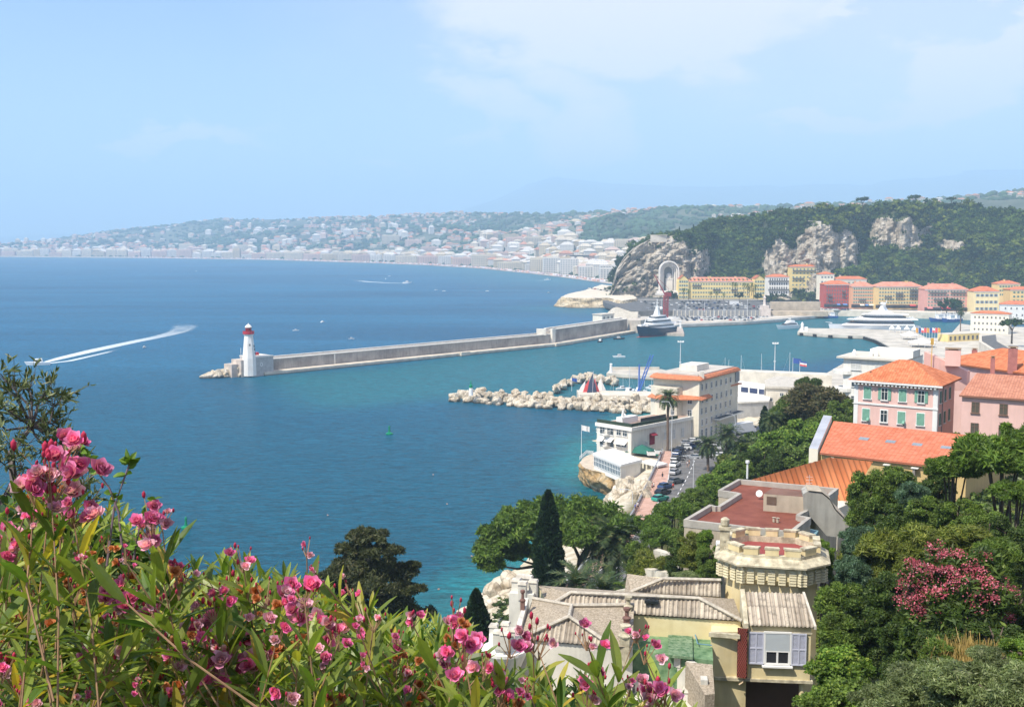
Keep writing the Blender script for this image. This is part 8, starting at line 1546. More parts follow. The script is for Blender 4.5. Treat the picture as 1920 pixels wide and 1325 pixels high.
proto('A', 1, (2, 2, 1.6), 30, 11000, .115, clump_r=.30); proto('B', 2, (2, 2, 1.7), 34, 11000, .105, 3.2, clump_r=.29); proto('O', 9, (2, 2, 1.5), 30, 15000, .065, 4.0, clump_r=.3); proto('C', 3, (2, 2, 1.5), 30, 11000, .085, 4.0, clump_r=.3); proto('F', 4, (2, 2, 1.4), 16, 6500, .11, 6.0, clump_r=.42)
proto('P', 5, (2, 2, 1.0), 40, 13000, .085, 4.5, flat=1, clump_r=.25); proto('W', 6, (2, 2, 1.7), 30, 7000, .18, 1.4, clump_r=.3); proto('U', 7, (2, 2, .75), 30, 9000, .10, 4.0, flat=1, clump_r=.26)
tmesh = {}
def plant(px, py, D, Rpx, pk_, m, label, cat='shrub', group=None, name='shrub', flat=1.0, rz=0, trunk=True):
 """crown centre, distance and half width of a tree or shrub surveyed from the picture; it stands on the terrain below"""
 c = A(px, py, D); s = Rpx * D / FPX / PT[pk_][1]; key = (pk_, m); gz = tz(c.x, c.y); h = max(.3, c.z - gz)
 t_ = empty(name, label, cat, group, (c.x, c.y, gz), rz)
 if key not in tmesh: V, F = PT[pk_][0]; o = npmesh('crown', V, F, lm[m], t_); tmesh[key] = o.data
 else: o = bpy.data.objects.new('crown', tmesh[key]); _link(o, t_)
 o.location = (0, 0, h); o.scale = (s, s, s * flat)
 if trunk and h > s * 1.6 and pk_ != 'P':
  for q in range(1, 4 if h > s * 5 else 2 + int(h > s * 3)): o2 = bpy.data.objects.new('lower_foliage', tmesh[key]); _link(o2, t_); k2 = .95 - .05 * q; o2.location = (s * .3 * math.cos(px + q), s * .3 * math.sin(px + q), max(h - s * 1.15 * q, s * .4)); o2.scale = (s * k2,) * 3; o2.rotation_euler = (0, 0, q * 2)
 if trunk:
  b = MB(); g = random.Random(int(px * 7 + py)); r0 = .09 + .05 * s
  b.tube([(0, 0, -.5), (.1 * s, 0, h * .5), (0, .1, h)], [r0 * 1.3, r0, r0 * .6], 7)
  for i in range(5): a = i * 1.3 + g.random(); b.tube([(.05 * s, 0, h * .6), (s * .7 * math.cos(a), s * .7 * math.sin(a), h + s * .1), (s * 1.4 * math.cos(a), s * 1.4 * math.sin(a), h + s * .5)], [r0 * .5, r0 * .35, r0 * .15], 5)
  b.build('trunk', bark, t_, smooth=True)
 return t_
V_ = [ # px, py, D, Rpx, proto, material, flat, label, cat, group
 (1880, 862, 66, 100, 'P', 'pine', .9, 'large spreading pine with a bare forked trunk beside the pink wing', 'tree', None), (1790, 880, 70, 62, 'P', 'pine', .9, 'lower pine crown just left of the large spreading pine', 'tree', None), (1935, 820, 72, 60, 'P', 'pine', 1, 'pine crown at the right edge in front of the pink wing', 'tree', None), (1905, 925, 62, 50, 'P', 'pine', .9, 'pine foliage low behind the forked trunk', 'tree', None),
 (1628, 925, 84, 40, 'B', 'green', 1.3, 'shrubby tree hanging over the corner of the ribbed tile roof', 'tree', None), (1690, 915, 84, 46, 'B', 'green', 1, 'green bush under the second wall lamp of the ochre house', 'shrub', None), (1715, 928, 76, 32, 'C', 'blue', 1, 'blue green bush among the bushes below the ochre house', 'shrub', None), (1758, 905, 80, 34, 'A', 'dark', 1, 'dark bush against the right end of the ochre wall', 'shrub', None), (1740, 962, 68, 42, 'B', 'green', .8, None, 'shrub', 'g1'), (1690, 975, 70, 45, 'A', 'dark', .8, None, 'shrub', 'g1'), (1800, 965, 66, 46, 'A', 'green', .8, None, 'shrub', 'g1'), (1645, 985, 72, 36, 'A', 'dark', .9, None, 'shrub', 'g1'), (1850, 985, 60, 42, 'A', 'green', .8, None, 'shrub', 'g1'), (1900, 1000, 56, 46, 'A', 'dark', .9, None, 'shrub', 'g1'),
 (1660, 1035, 58, 52, 'F', 'yellow', .9, None, 'shrub', 'g2'), (1735, 1020, 56, 52, 'F', 'yellow', .8, None, 'shrub', 'g2'), (1810, 1015, 55, 50, 'F', 'yellow', .8, None, 'shrub', 'g2'), (1870, 1040, 52, 42, 'F', 'green', .9, None, 'shrub', 'g2'),
 (1612, 1015, 64, 36, 'C', 'blue', 1.1, 'blue green feathery tree beside the curved concrete wall', 'tree', None), (1600, 1075, 58, 40, 'C', 'blue', 1, 'second blue green bush below the curved concrete wall', 'shrub', None), (1545, 1035, 66, 24, 'B', 'bright', 1.2, 'creeper covered bush between the tower and the curved wall', 'shrub', None),
 (1575, 1125, 54, 46, 'B', 'green', 1, None, 'shrub', 'g3'), (1620, 1165, 48, 52, 'A', 'dark', 1, None, 'shrub', 'g3'), (1670, 1120, 48, 50, 'B', 'dark', 1, None, 'shrub', 'g3'), (1580, 1185, 48, 46, 'B', 'green', 1, None, 'shrub', 'g3'), (1690, 1190, 42, 48, 'A', 'dark', .9, None, 'shrub', 'g3'), (1905, 1130, 42, 46, 'A', 'dark', 1, None, 'shrub', 'g3'), (1780, 1200, 38, 60, 'A', 'dark', .7, None, 'shrub', 'g3'), (1870, 1200, 36, 60, 'A', 'dark', .7, None, 'shrub', 'g3'),
 (1575, 1255, 38, 58, 'W', 'bright', .9, 'bright green broad leaved shrub beside the villa bay', 'shrub', None), (1590, 1315, 34, 62, 'W', 'green', .9, 'green broad leaved shrub at the lower edge beside the porch column', 'shrub', None), (1540, 1330, 34, 48, 'W', 'green', .9, None, 'shrub', 'g3'),
 (1720, 1300, 24, 80, 'O', 'olive', .8, None, 'olive tree', 'g4'), (1810, 1295, 22, 90, 'O', 'olive', .85, None, 'olive tree', 'g4'), (1900, 1310, 21, 90, 'O', 'olive', .9, None, 'olive tree', 'g4'), (1655, 1320, 26, 55, 'O', 'olive', .8, None, 'olive tree', 'g4'), (1860, 1245, 25, 50, 'O', 'olive', .8, None, 'olive tree', 'g4'), (1915, 1225, 27, 46, 'A', 'bright', .8, 'bright green shrub at the right edge above the silvery bushes', 'shrub', None), (1765, 1232, 30, 44, 'B', 'green', .8, None, 'shrub', 'g3'),
 (1530, 760, 232, 62, 'B', 'brown', .8, 'broad brownish green tree standing left of the pink building', 'tree', None), (1480, 765, 236, 36, 'B', 'green', .9, 'green tree behind the roundabout of plane trees', 'tree', None), (1580, 778, 222, 34, 'B', 'green', 1, 'green tree touching the pink corner wall', 'tree', None), (1515, 720, 262, 28, 'P', 'dark', 1, 'dark layered pine beside the white apartment house', 'tree', None),
 (1508, 822, 190, 46, 'W', 'bright', .9, None, 'tree', 'g5'), (1455, 838, 196, 42, 'W', 'bright', .9, None, 'tree', 'g5'), (1495, 860, 182, 44, 'W', 'green', .8, None, 'tree', 'g5'), (1545, 800, 196, 32, 'W', 'green', 1, None, 'tree', 'g5'), (1432, 862, 180, 34, 'A', 'dark', 1, 'dark round bush between the plane trees and the ribbed tile roof', 'shrub', None), (1405, 850, 205, 26, 'A', 'dark', 1, 'dark bush at the kerb opposite the second palm', 'shrub', None),
 (1370, 893, 186, 36, 'B', 'bright', .9, None, 'shrub', 'g6'), (1338, 912, 178, 36, 'B', 'bright', .8, None, 'shrub', 'g6'), (1300, 935, 170, 34, 'B', 'green', .8, None, 'shrub', 'g6'), (1392, 880, 176, 22, 'B', 'green', 1, None, 'shrub', 'g6'), (1262, 960, 150, 44, 'P', 'pine', 1.1, None, 'shrub', 'g6'), (1222, 985, 146, 36, 'P', 'pine', 1.2, None, 'shrub', 'g6'), (1240, 1010, 138, 44, 'P', 'pine', 1, None, 'shrub', 'g6'), (1320, 955, 140, 24, 'B', 'green', .8, None, 'shrub', 'g6'), (1290, 1000, 120, 34, 'A', 'green', .9, None, 'shrub', 'g6'), (1375, 925, 122, 22, 'A', 'olive', .6, None, 'shrub', 'g6'),
 (1298, 1020, 90, 30, 'B', 'yellow', .9, None, 'shrub', 'g7'), (1332, 1040, 84, 26, 'A', 'green', .9, None, 'shrub', 'g7'), (1275, 1045, 94, 28, 'A', 'dark', .8, None, 'shrub', 'g7'), (1322, 1005, 86, 16, 'B', 'bright', 1, None, 'shrub', 'g7'),
 (1215, 1060, 105, 34, 'F', 'yellow', 1, 'yellow green bush left of the retaining walls above the villa roof', 'shrub', None), (1255, 1060, 102, 26, 'F', 'yellow', .9, 'smaller yellow green bush beside the retaining wall', 'shrub', None), (1325, 1025, 96, 26, 'B', 'yellow', .8, 'thin leafed shrub in front of the flat roofed house', 'shrub', None), (1300, 1085, 88, 40, 'C', 'olive', .45, 'low grassy bushes behind the rear ribbed roof', 'shrub', None), (1335, 1068, 84, 18, 'A', 'bright', 1, 'small bright bush at the left foot of the tower', 'shrub', None), (1150, 1098, 112, 22, 'A', 'bright', .7, 'bright bush beside the agave like palm leaves above the villa roof', 'shrub', None), (1195, 1030, 118, 24, 'B', 'green', .9, 'green bush at the foot of the large date palm', 'shrub', None)]
GL = {'g7': 'bush growing against the front wall of the flat roofed house', 'g1': 'bush in the thicket between the ochre house and the large pine', 'g2': 'feathery yellow green bush in the band above the pink flowering oleander', 'g3': 'dark green bush on the slope around the pink flowering oleander', 'g4': 'silvery olive bush along the bottom right edge', 'g5': 'leafy plane tree in the clump between the street palms and the ochre house', 'g6': 'bush in the strip along the landward side of the coast road'}
for i, (px, py, D, Rp, pk_, m, fl_, lab, cat, gp) in enumerate(V_): plant(px, py, D, Rp, pk_, m, lab or GL[gp], cat, GL[gp] if gp else None, 'olive_tree' if gp == 'g4' else ('tree' if cat == 'tree' else 'shrub'), fl_, i * 1.7)
items = []; g = np.random.default_rng(33); cov = crown_np(61, (1.6, 1.6, 1.0), 10, 260, .34, elong=1.8)
roadP = [tuple(p) for p in road_pts]
for _ in range(5200):
 x, y = g.uniform(-35, 150), g.uniform(14, 330)
 d1, _z = seg_dist(np.array([x]), np.array([y]), roadP); z = tz(x, y)
 if z < 5.5 or d1[0] < 12 or z > 60: continue
 if 8 < x < 20 and 50 < y < 68: continue
 if x < 30 and y < 40 and x > -8 and g.random() < .75: continue
 pxp = 960 + x / y * FPX
 if pxp > 2050 or pxp < 500 or (y > 190 and z < 9.5) or (y > 295 and x > 90 and z < 12): continue
 s = g.uniform(.5, 1.15) * (1 + y / 240); items.append((x, y, z + .3 * s, g.uniform(0, 6.28), (s, s, s * g.uniform(.6, 1)), cov[0], cov[1], int(g.integers(0, 4))))
tag(merge_np(items[:3400], 'undergrowth', [lm['green'], lm['dark'], lm['yellow'], lm['olive']]), 'low scrub covering the slopes between the houses', 'undergrowth', kind='stuff')
po = plant(1792, 1110, 40, 104, 'B', 'dark', 'large round oleander covered in pink flowers on the right slope', 'shrub', None, 'flowering_shrub', .95)
V, F = crown_np(71, (2.1, 2.1, 1.75), 120, 10500, .062, core=False, elong=1.2, clump_r=.16); k_ = V[:, 2] > -.9; fl_o = npmesh('blossom', V, F, lm['pinkf'], po); cr_o = [c for c in po.children if c.name.startswith('crown')][0]; fl_o.location = cr_o.location; fl_o.scale = [x * 1.07 for x in cr_o.scale]
for (px, py, D, n_) in ((1818, 1222, 30, 900),):
 c = A(px, py, D); q = g.normal(size=(n_, 3)) * np.array([.5, .4, .05]); P = q + np.array([c.x, c.y, c.z - .4]); d = g.normal(size=(n_, 3)) * .25 + np.array([0, 0, 1]); b_ = np.cross(d, g.normal(size=(n_, 3))) * .012; Vg = np.stack([P - b_, P + b_, P + d * .5 + b_ * .3, P + d * .5 - b_ * .3], 1).reshape(-1, 3); tag(npmesh('dry_grass', Vg, np.arange(len(Vg)).reshape(-1, 4), lm['dry']), 'tuft of dry golden grass below the pink flowering oleander', 'grass', kind='stuff')
sp = empty('stone_pine', 'large umbrella pine leaning over the sea in front of the coast road', 'tree', None); c0 = A(1062, 1100, 150); gz = tz(c0.x, c0.y); sp.location = (c0.x, c0.y, gz)
def lp(px, py, D=150): p = A(px, py, D); return Vector((p.x - c0.x, p.y - c0.y, p.z - gz))
b = MB(); b.tube([(0, 0, -1), lp(1072, 1085), lp(1088, 1050), lp(1108, 1015), lp(1120, 990)], [.55, .48, .42, .34, .15], 8)
for pts in ([(1088, 1050), (1070, 1010), (1040, 985)], [(1108, 1015), (1135, 1003), (1158, 985)], [(1075, 1080), (1010, 1060), (960, 1045), (925, 1020)], [(1010, 1060), (970, 1066), (935, 1060)], [(1010, 1060), (985, 1030), (960, 1000)], [(1100, 1030), (1128, 1020), (1150, 1005)]): b.tube([lp(x, y, 150 + k * 1.2) for k, (x, y) in enumerate(pts)], [.26, .17, .1, .07][:len(pts)], 6)
b.build('trunk', bark, sp, smooth=True); Vs, Fs, n = [], [], 0
for i, (px, py, rx, rz_, D) in enumerate([(950, 1005, 42, 30, 148), (985, 985, 48, 30, 152), (1060, 978, 62, 32, 153), (1110, 985, 58, 30, 151), (1150, 995, 34, 22, 149), (925, 1030, 30, 24, 147), (1000, 1010, 48, 22, 149), (1085, 1002, 48, 18, 148), (918, 1058, 22, 18, 145), (965, 1035, 32, 18, 150), (1020, 965, 45, 18, 155)]):
 s = D / FPX; V, F = crown_np(200 + i, (rx * s * 1.35, rx * s * 1.2, rz_ * s * 1.5), 22, 6000, .24, elong=3.2, clump_r=.30, flat=1); c = lp(px, py, D); Vs.append(V + np.array(c)); Fs.append(F + n); n += len(V)
npmesh('crown', np.vstack(Vs), np.vstack(Fs), lm['pine'], sp)
def cyp(px, ytop, D, h, r_, n, leaf, lab, seed):
 p = A(px, ytop, D); t_ = empty('cypress', lab, 'tree', None, (p.x, p.y, p.z - h)); npmesh('crown', *cypress_np(seed, h, r_, n, leaf), lm['cyp'], t_); b = MB(); b.tube([(0, 0, -8), (0, 0, 2)], .3, 7); b.build('trunk', bark, t_)
cyp(1028, 919, 136, 17, 2.35, 9000, .30, 'tall dark cypress rising in front of the umbrella pine', 8); cyp(893, 1104, 100, 9, 1.75, 6000, .2, 'short fat cypress between the oleanders and the white turret', 9); cyp(1434, 762, 262, 7, 1.4, 900, .4, 'narrow dark conifer in front of the grey low building', 10)
cd = empty('cedar', 'dark shaggy conifer with layered branches standing against the sea above the flowers', 'tree'); p = A(700, 1200, 100); cd.location = (p.x, p.y, p.z - 8); Vs, Fs, n = [], [], 0; b = MB(); b.tube([(0, 0, -2), (0, 0, 8), (-.3, 0, 16.5)], [.5, .36, .08], 8)
for i, (px, py, rx, rz_, dd) in enumerate([(690, 1010, 42, 16, 0), (668, 1030, 38, 15, 1.5), (715, 1035, 40, 15, -1), (690, 1058, 66, 16, 1), (640, 1078, 44, 13, -1), (745, 1072, 42, 12, .5), (772, 1060, 16, 6, 0), (700, 1092, 78, 16, -1), (635, 1108, 50, 14, 1), (765, 1105, 32, 12, -1), (700, 1130, 88, 18, 1), (640, 1150, 60, 16, 0), (770, 1150, 50, 16, 0), (700, 1180, 100, 26, 0), (620, 1096, 22, 8, 0), (680, 998, 24, 9, 0)]):
 s = 100 / FPX; V, F = crown_np(300 + i, (rx * s * 1.12, rx * s * .9, rz_ * s * .72), 20, 2800 + rx * 34, .13, elong=3.6, clump_r=.32, flat=1, sub=1); q = A(px, py, 100 + dd); c = Vector((q.x - p.x, q.y - p.y, q.z - p.z + 8)); Vs.append(V + np.array(c)); Fs.append(F + n); n += len(V); b.tube([(-.1, 0, c.z - .9), tuple(c)], [.12, .04], 5)
npmesh('crown', np.vstack(Vs), np.vstack(Fs), lm['cedar'], cd); b.build('trunk', mat('bark_grey', (.20, .17, .15), var=.2, vs=2), cd)
def palm_mesh(seed, n, L_, dead=0):
 g = np.random.default_rng(seed); Q = []
 for i in range(n):
  az_ = i * 2.39996 + g.normal() * .1; el_ = 1.35 - 1.9 * (i / n) ** 1.1; L = L_ * g.uniform(.85, 1.1); p = np.array([0, 0, 0.]); e = el_; pts = []
  for k in range(13): pts.append(p.copy()); st = L / 12; p = p + st * np.array([math.cos(az_) * math.cos(e), math.sin(az_) * math.cos(e), math.sin(e)]); e -= .13
  for k in range(1, 12):
   t_ = pts[k + 1] - pts[k - 1]; t_ = t_ / np.linalg.norm(t_); s = np.cross(t_, [0, 0, 1.]); s /= np.linalg.norm(s) + 1e-9; up = np.cross(s, t_); w = L * .19 * math.sin(math.pi * min(1, (k + 1.5) / 13.5)) ** .7
   for j in (0, .5):
    b0 = pts[k] * (1 - j) + pts[k + 1] * j
    for sg in (-1, 1): tip = b0 + (s * sg * .8 + t_ * .75 + up * g.uniform(-.25, .2)) * w; ww = t_ * L * .022; Q.append([b0 - ww, b0 + ww, tip + ww * .3, tip - ww * .3])
   Q.append([pts[k] - s * .02 * L_ / 3, pts[k] + s * .02 * L_ / 3, pts[k + 1] + s * .015 * L_ / 3, pts[k + 1] - s * .015 * L_ / 3])
 V = np.array(Q).reshape(-1, 3); return V, np.arange(len(V)).reshape(-1, 4)
def palm(px, py, D, L_, label, gz_=None, n=64, seed=1):
 c = A(px, py, D); gz = gz_ if gz_ is not None else tz(c.x, c.y); t_ = empty('palm', label, 'palm', None, (c.x, c.y, gz)); h = c.z - gz
 o = npmesh('fronds', *palm_mesh(seed, n, L_), lm['palm'], t_); o.location = (0, 0, h); o['kind'] = 'stuff'; b = MB(); k = 14; b.tube([(math.sin(i * .5) * .05, 0, -1 + (h + 1) * i / k) for i in range(k + 1)], [.085 * L_ * (1.15 if i < 2 else (1.4 if i > k - 2 else .9 + .1 * (i % 2))) for i in range(k + 1)], 10); b.build('trunk', mat('palm_trunk', (.16, .11, .08), var=.35, vs=3, bump=.6), t_); return t_
palm(1253, 745, 316, 4.6, 'tallest slender palm in front of the restaurant house', 8.0, 52, 2); palm(1328, 834, 286, 4.4, 'left of the two bushy palms beside the street asphalt', 7.2, 60, 3); palm(1364, 815, 292, 4.9, 'right and taller of the two bushy palms beside the street asphalt', 6.8, 60, 4)
bp_ = palm(1150, 1012, 148, 5.8, 'large date palm with orange fruit stalks at the bend of the coast road', None, 84, 5); V, F = crown_np(81, (1.1, 1.1, .8), 8, 700, .16, core=False); o = npmesh('fruit', V, F, leaf_mat('fruit_orange', (.45, .14, .02), (.62, .24, .04)), bp_); o.location = (0, -.3, A(1150, 1012, 148).z - bp_.location.z - .9)
palm(1448, 788, 232, 3.6, 'small palm half hidden behind the plane trees', None, 40, 6); palm(1085, 1100, 112, 4.2, 'low arching palm in front of the umbrella pine trunk', 18, 40, 7); palm(1130, 1108, 108, 3.4, 'small bright palm just above the villa ridge', 18, 34, 8)
pm = empty('harbour_palm', 'palm', 'palm', 'palms in front of the long yellow building'); npmesh('fronds', *palm_mesh(9, 22, 3.6), hm[2], pm)['kind'] = 'stuff'; b = MB(); b.tube([(0, 0, -9), (0, 0, 0)], .3, 6); b.build('trunk', bark, pm)
for k, (px, py, s) in enumerate([(1282, 543, 1), (1291, 545, 1), (1333, 549, .8), (1344, 549, .9), (1357, 551, .8), (1374, 532, 1), (1380, 533, 1.1), (1395, 533, 1), (1402, 535, 1.1), (1410, 534, 1.2), (1417, 536, 1), (1405, 541, 1), (1413, 543, 1)]):
 g_ = A(px, py, 1112); lab = 'palm standing in front of the long yellow building'; (setattr(pm, 'location', g_), pm.__setitem__('label', lab)) if k == 0 else dup(pm, g_, k, s, lab)
for k, (px, py, s, z) in enumerate([(1386, 563, .8, 7), (1421, 564, .7, 7), (1448, 560, .5, 12), (1458, 560, .5, 12), (1469, 560, .5, 12), (1500, 567, .9, 6), (1441, 570, .7, 7), (1775, 588, 1.25, 5), (1794, 588, 1.2, 5)]):
 lab = 'one of the two round clipped trees in front of the rose house' if px > 1700 else 'round dark tree by the foot of the yellow harbour houses'; dup(roundt, G(px, py, z), k, s, lab, 'clipped trees by the rose house' if px > 1700 else 'round trees by the yellow houses')
dup(skt, G(1897, 640, 6), 1, .95, 'umbrella pine beside the cream building above the port', 'umbrella pine by the port'); palm(1802, 583, 800, 4.6, 'dark palm in front of the cream building at the port', 3, 40, 11)
def leaves_np(P, d, nrm, L, W, seg=4, bend=.25, g=rng):
 n = len(P); d = d / np.linalg.norm(d, axis=1)[:, None]; s = np.cross(d, nrm); s /= np.linalg.norm(s, axis=1)[:, None] + 1e-9; u = np.cross(s, d); rows_ = []
 for k in range(seg + 1):
  t_ = k / seg; w = (W * (math.sin(math.pi * min(.98, t_ * .93 + .05)) ** .75))[:, None]; c = P + d * (L * t_)[:, None] - u * (L * bend * t_ * t_)[:, None]
  rows_.append(np.stack([c - s * w + u * w * .35, c, c + s * w + u * w * .35], 1))
 V = np.stack(rows_, 1).reshape(-1, 3); m = (seg + 1) * 3; F = []
 for k in range(seg):
  for j in (0, 1): a = k * 3 + j; F.append((a, a + 1, a + 4, a + 3))
 F = (np.array(F)[None] + (np.arange(n) * m)[:, None, None]).reshape(-1, 4); return V, F
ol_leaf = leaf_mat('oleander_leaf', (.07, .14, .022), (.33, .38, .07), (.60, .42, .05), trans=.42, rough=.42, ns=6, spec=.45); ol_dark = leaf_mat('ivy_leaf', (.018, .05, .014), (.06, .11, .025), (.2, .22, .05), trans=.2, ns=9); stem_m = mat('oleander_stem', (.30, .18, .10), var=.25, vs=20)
pinks = [leaf_mat('petal_%d' % i, a, b_, trans=.3, rough=.6, ns=30) for i, (a, b_) in enumerate([((.80, .13, .38), (.88, .30, .54)), ((.80, .28, .48), (.88, .55, .66)), ((.60, .03, .16), (.76, .09, .28))])]; bud_m = mat('bud_crimson', (.42, .03, .07), var=.3, vs=60); wilt = leaf_mat('petal_wilted', (.45, .13, .05), (.62, .28, .12), trans=.2)
def flower_mesh(seed, r, wl=False):
 g = np.random.default_rng(seed); n = 16; a = np.arange(n) * 2.4 + g.normal(size=n) * .2; lay = np.arange(n) / n; el_ = .15 + 1.2 * lay; d = np.stack([np.cos(a) * np.cos(el_), np.sin(a) * np.cos(el_), np.sin(el_)], -1); up = np.stack([-np.cos(a) * np.sin(el_), -np.sin(a) * np.sin(el_), np.cos(el_)], -1) + g.normal(size=(n, 3)) * .2
 return leaves_np(d * r * .08, d, up, r * (1.05 - .35 * lay), r * (.50 - .16 * lay) * np.ones(n), 3, -.35 * 1.0)
def cluster(parent, c, s, seed, old=False):
 """one flower head: blooms, crimson buds and their stalks"""
 ends = []; g = np.random.default_rng(seed); n = int(g.integers(6, 11)) if s > .75 else int(g.integers(2, 4)); Vs, Fs, Ms, m = [], [], [], 0
 for i in range(n):
  V, F = flower_mesh(seed * 31 + i, .0215 * s * g.uniform(.8, 1.15)); q = np.array(Vector((g.normal() * .6, -1, .5 + g.random())).to_track_quat('Z', 'Y').to_matrix()); o3 = g.normal(size=3) * np.array([.030, .022, .026]) * s; ends.append(o3); V = V @ q.T + o3; Vs.append(V); Fs.append(F + m); m += len(V); Ms.append(np.full(len(F), 0 if i % 3 else 1))
 for i in range(int(5 * s) + 2):
  o3 = g.normal(size=3) * np.array([.026, .016, .016]) * s + np.array([0, 0, .03 * s]); ends.append(o3); V = ICO1[0] * np.array([.004, .004, .008]) * s * g.uniform(.8, 1.5) + o3; Vs.append(V); Fs.append(np.c_[ICO1[1], ICO1[1][:, 2]] + m); m += len(V); Ms.append(np.full(len(ICO1[1]), 2))
 e_ = np.array(ends); r_ = np.array([0, 0, -.045 * s]); q_ = np.stack([e_ * 0 + r_ - [.0012, 0, 0], e_ * 0 + r_ + [.0012, 0, 0], e_ + [.0008, 0, 0], e_ - [.0008, 0, 0]], 1).reshape(-1, 3); Vs.append(q_); Fs.append(np.arange(len(q_)).reshape(-1, 4) + m); Ms.append(np.full(len(e_), 3))
 o = npmesh('blossom', np.vstack(Vs), np.vstack(Fs), [wilt, wilt, bud_m, stem_m] if old else [pinks[0], pinks[1], bud_m, stem_m], parent, True, np.concatenate(Ms)); o.location = c; return o
TOPY = [(-60, 880), (0, 905), (60, 900), (130, 930), (200, 940), (260, 975), (300, 1000), (335, 1075), (375, 1055), (410, 1040), (470, 1060), (520, 1065), (570, 1075), (620, 1120), (700, 1130), (780, 1150), (850, 1150), (900, 1215), (960, 1255), (1040, 1250), (1100, 1265), (1180, 1285), (1230, 1310), (1290, 1330), (1340, 1360)]
FL = [(100, 868, 1.2), (122, 856, .7), (70, 885, .6), (95, 908, 1.1), (62, 918, .7), (16, 1008, .9), (28, 1032, .7), (116, 992, .6), (135, 955, .9), (60, 975, .5), (285, 985, .9), (303, 972, .5), (232, 1124, .9), (246, 1142, .8), (290, 1140, .7), (198, 1166, .6), (150, 1045, .3), (128, 1046, .3), (235, 1045, .3), (383, 1166, .8), (402, 1138, .8), (385, 1192, .6), (195, 1240, .8), (405, 1252, 1.0), (438, 1262, .9), (470, 1218, .9), (330, 1232, .7), (334, 1312, .7), (52, 1318, .7), (2, 1250, .8), (528, 1312, .8), (255, 1280, .3), (575, 1030, .4), (570, 1108, .6), (537, 1107, .5), (563, 1138, .9), (620, 1168, .8), (635, 1198, .6), (700, 1166, .5), (672, 1172, .4), (772, 1160, .5), (455, 1050, .6), (410, 1095, .6), (852, 1150, .75), (870, 1222, 1.0), (845, 1238, .8), (957, 1203, .8), (1000, 1195, .8), (1010, 1214, .6), (1100, 1196, .6), (1192, 1186, .5), (1208, 1222, .6), (1122, 1268, .6), (1100, 1316, .7), (1245, 1302, .9), (1218, 1312, .8), (938, 1302, .8), (905, 1250, .7), (655, 1100, .4), (590, 1065, .3), (745, 1200, .5), (480, 1140, .5), (345, 1075, .5), (60, 1120, .3), (520, 1190, .6), (680, 1240, .4), (760, 1280, .5), (620, 1280, .4), (160, 1300, .4), (990, 1290, .5), (1180, 1290, .4)]
sections = [(-60, 335, 'oleander bush with tall flower heads filling the lower left corner'), (335, 860, 'oleander bush with pink flowers filling the bottom middle beside the dark conifer'), (860, 1300, 'oleander bush whose shoots stand in front of the villa roofs')]
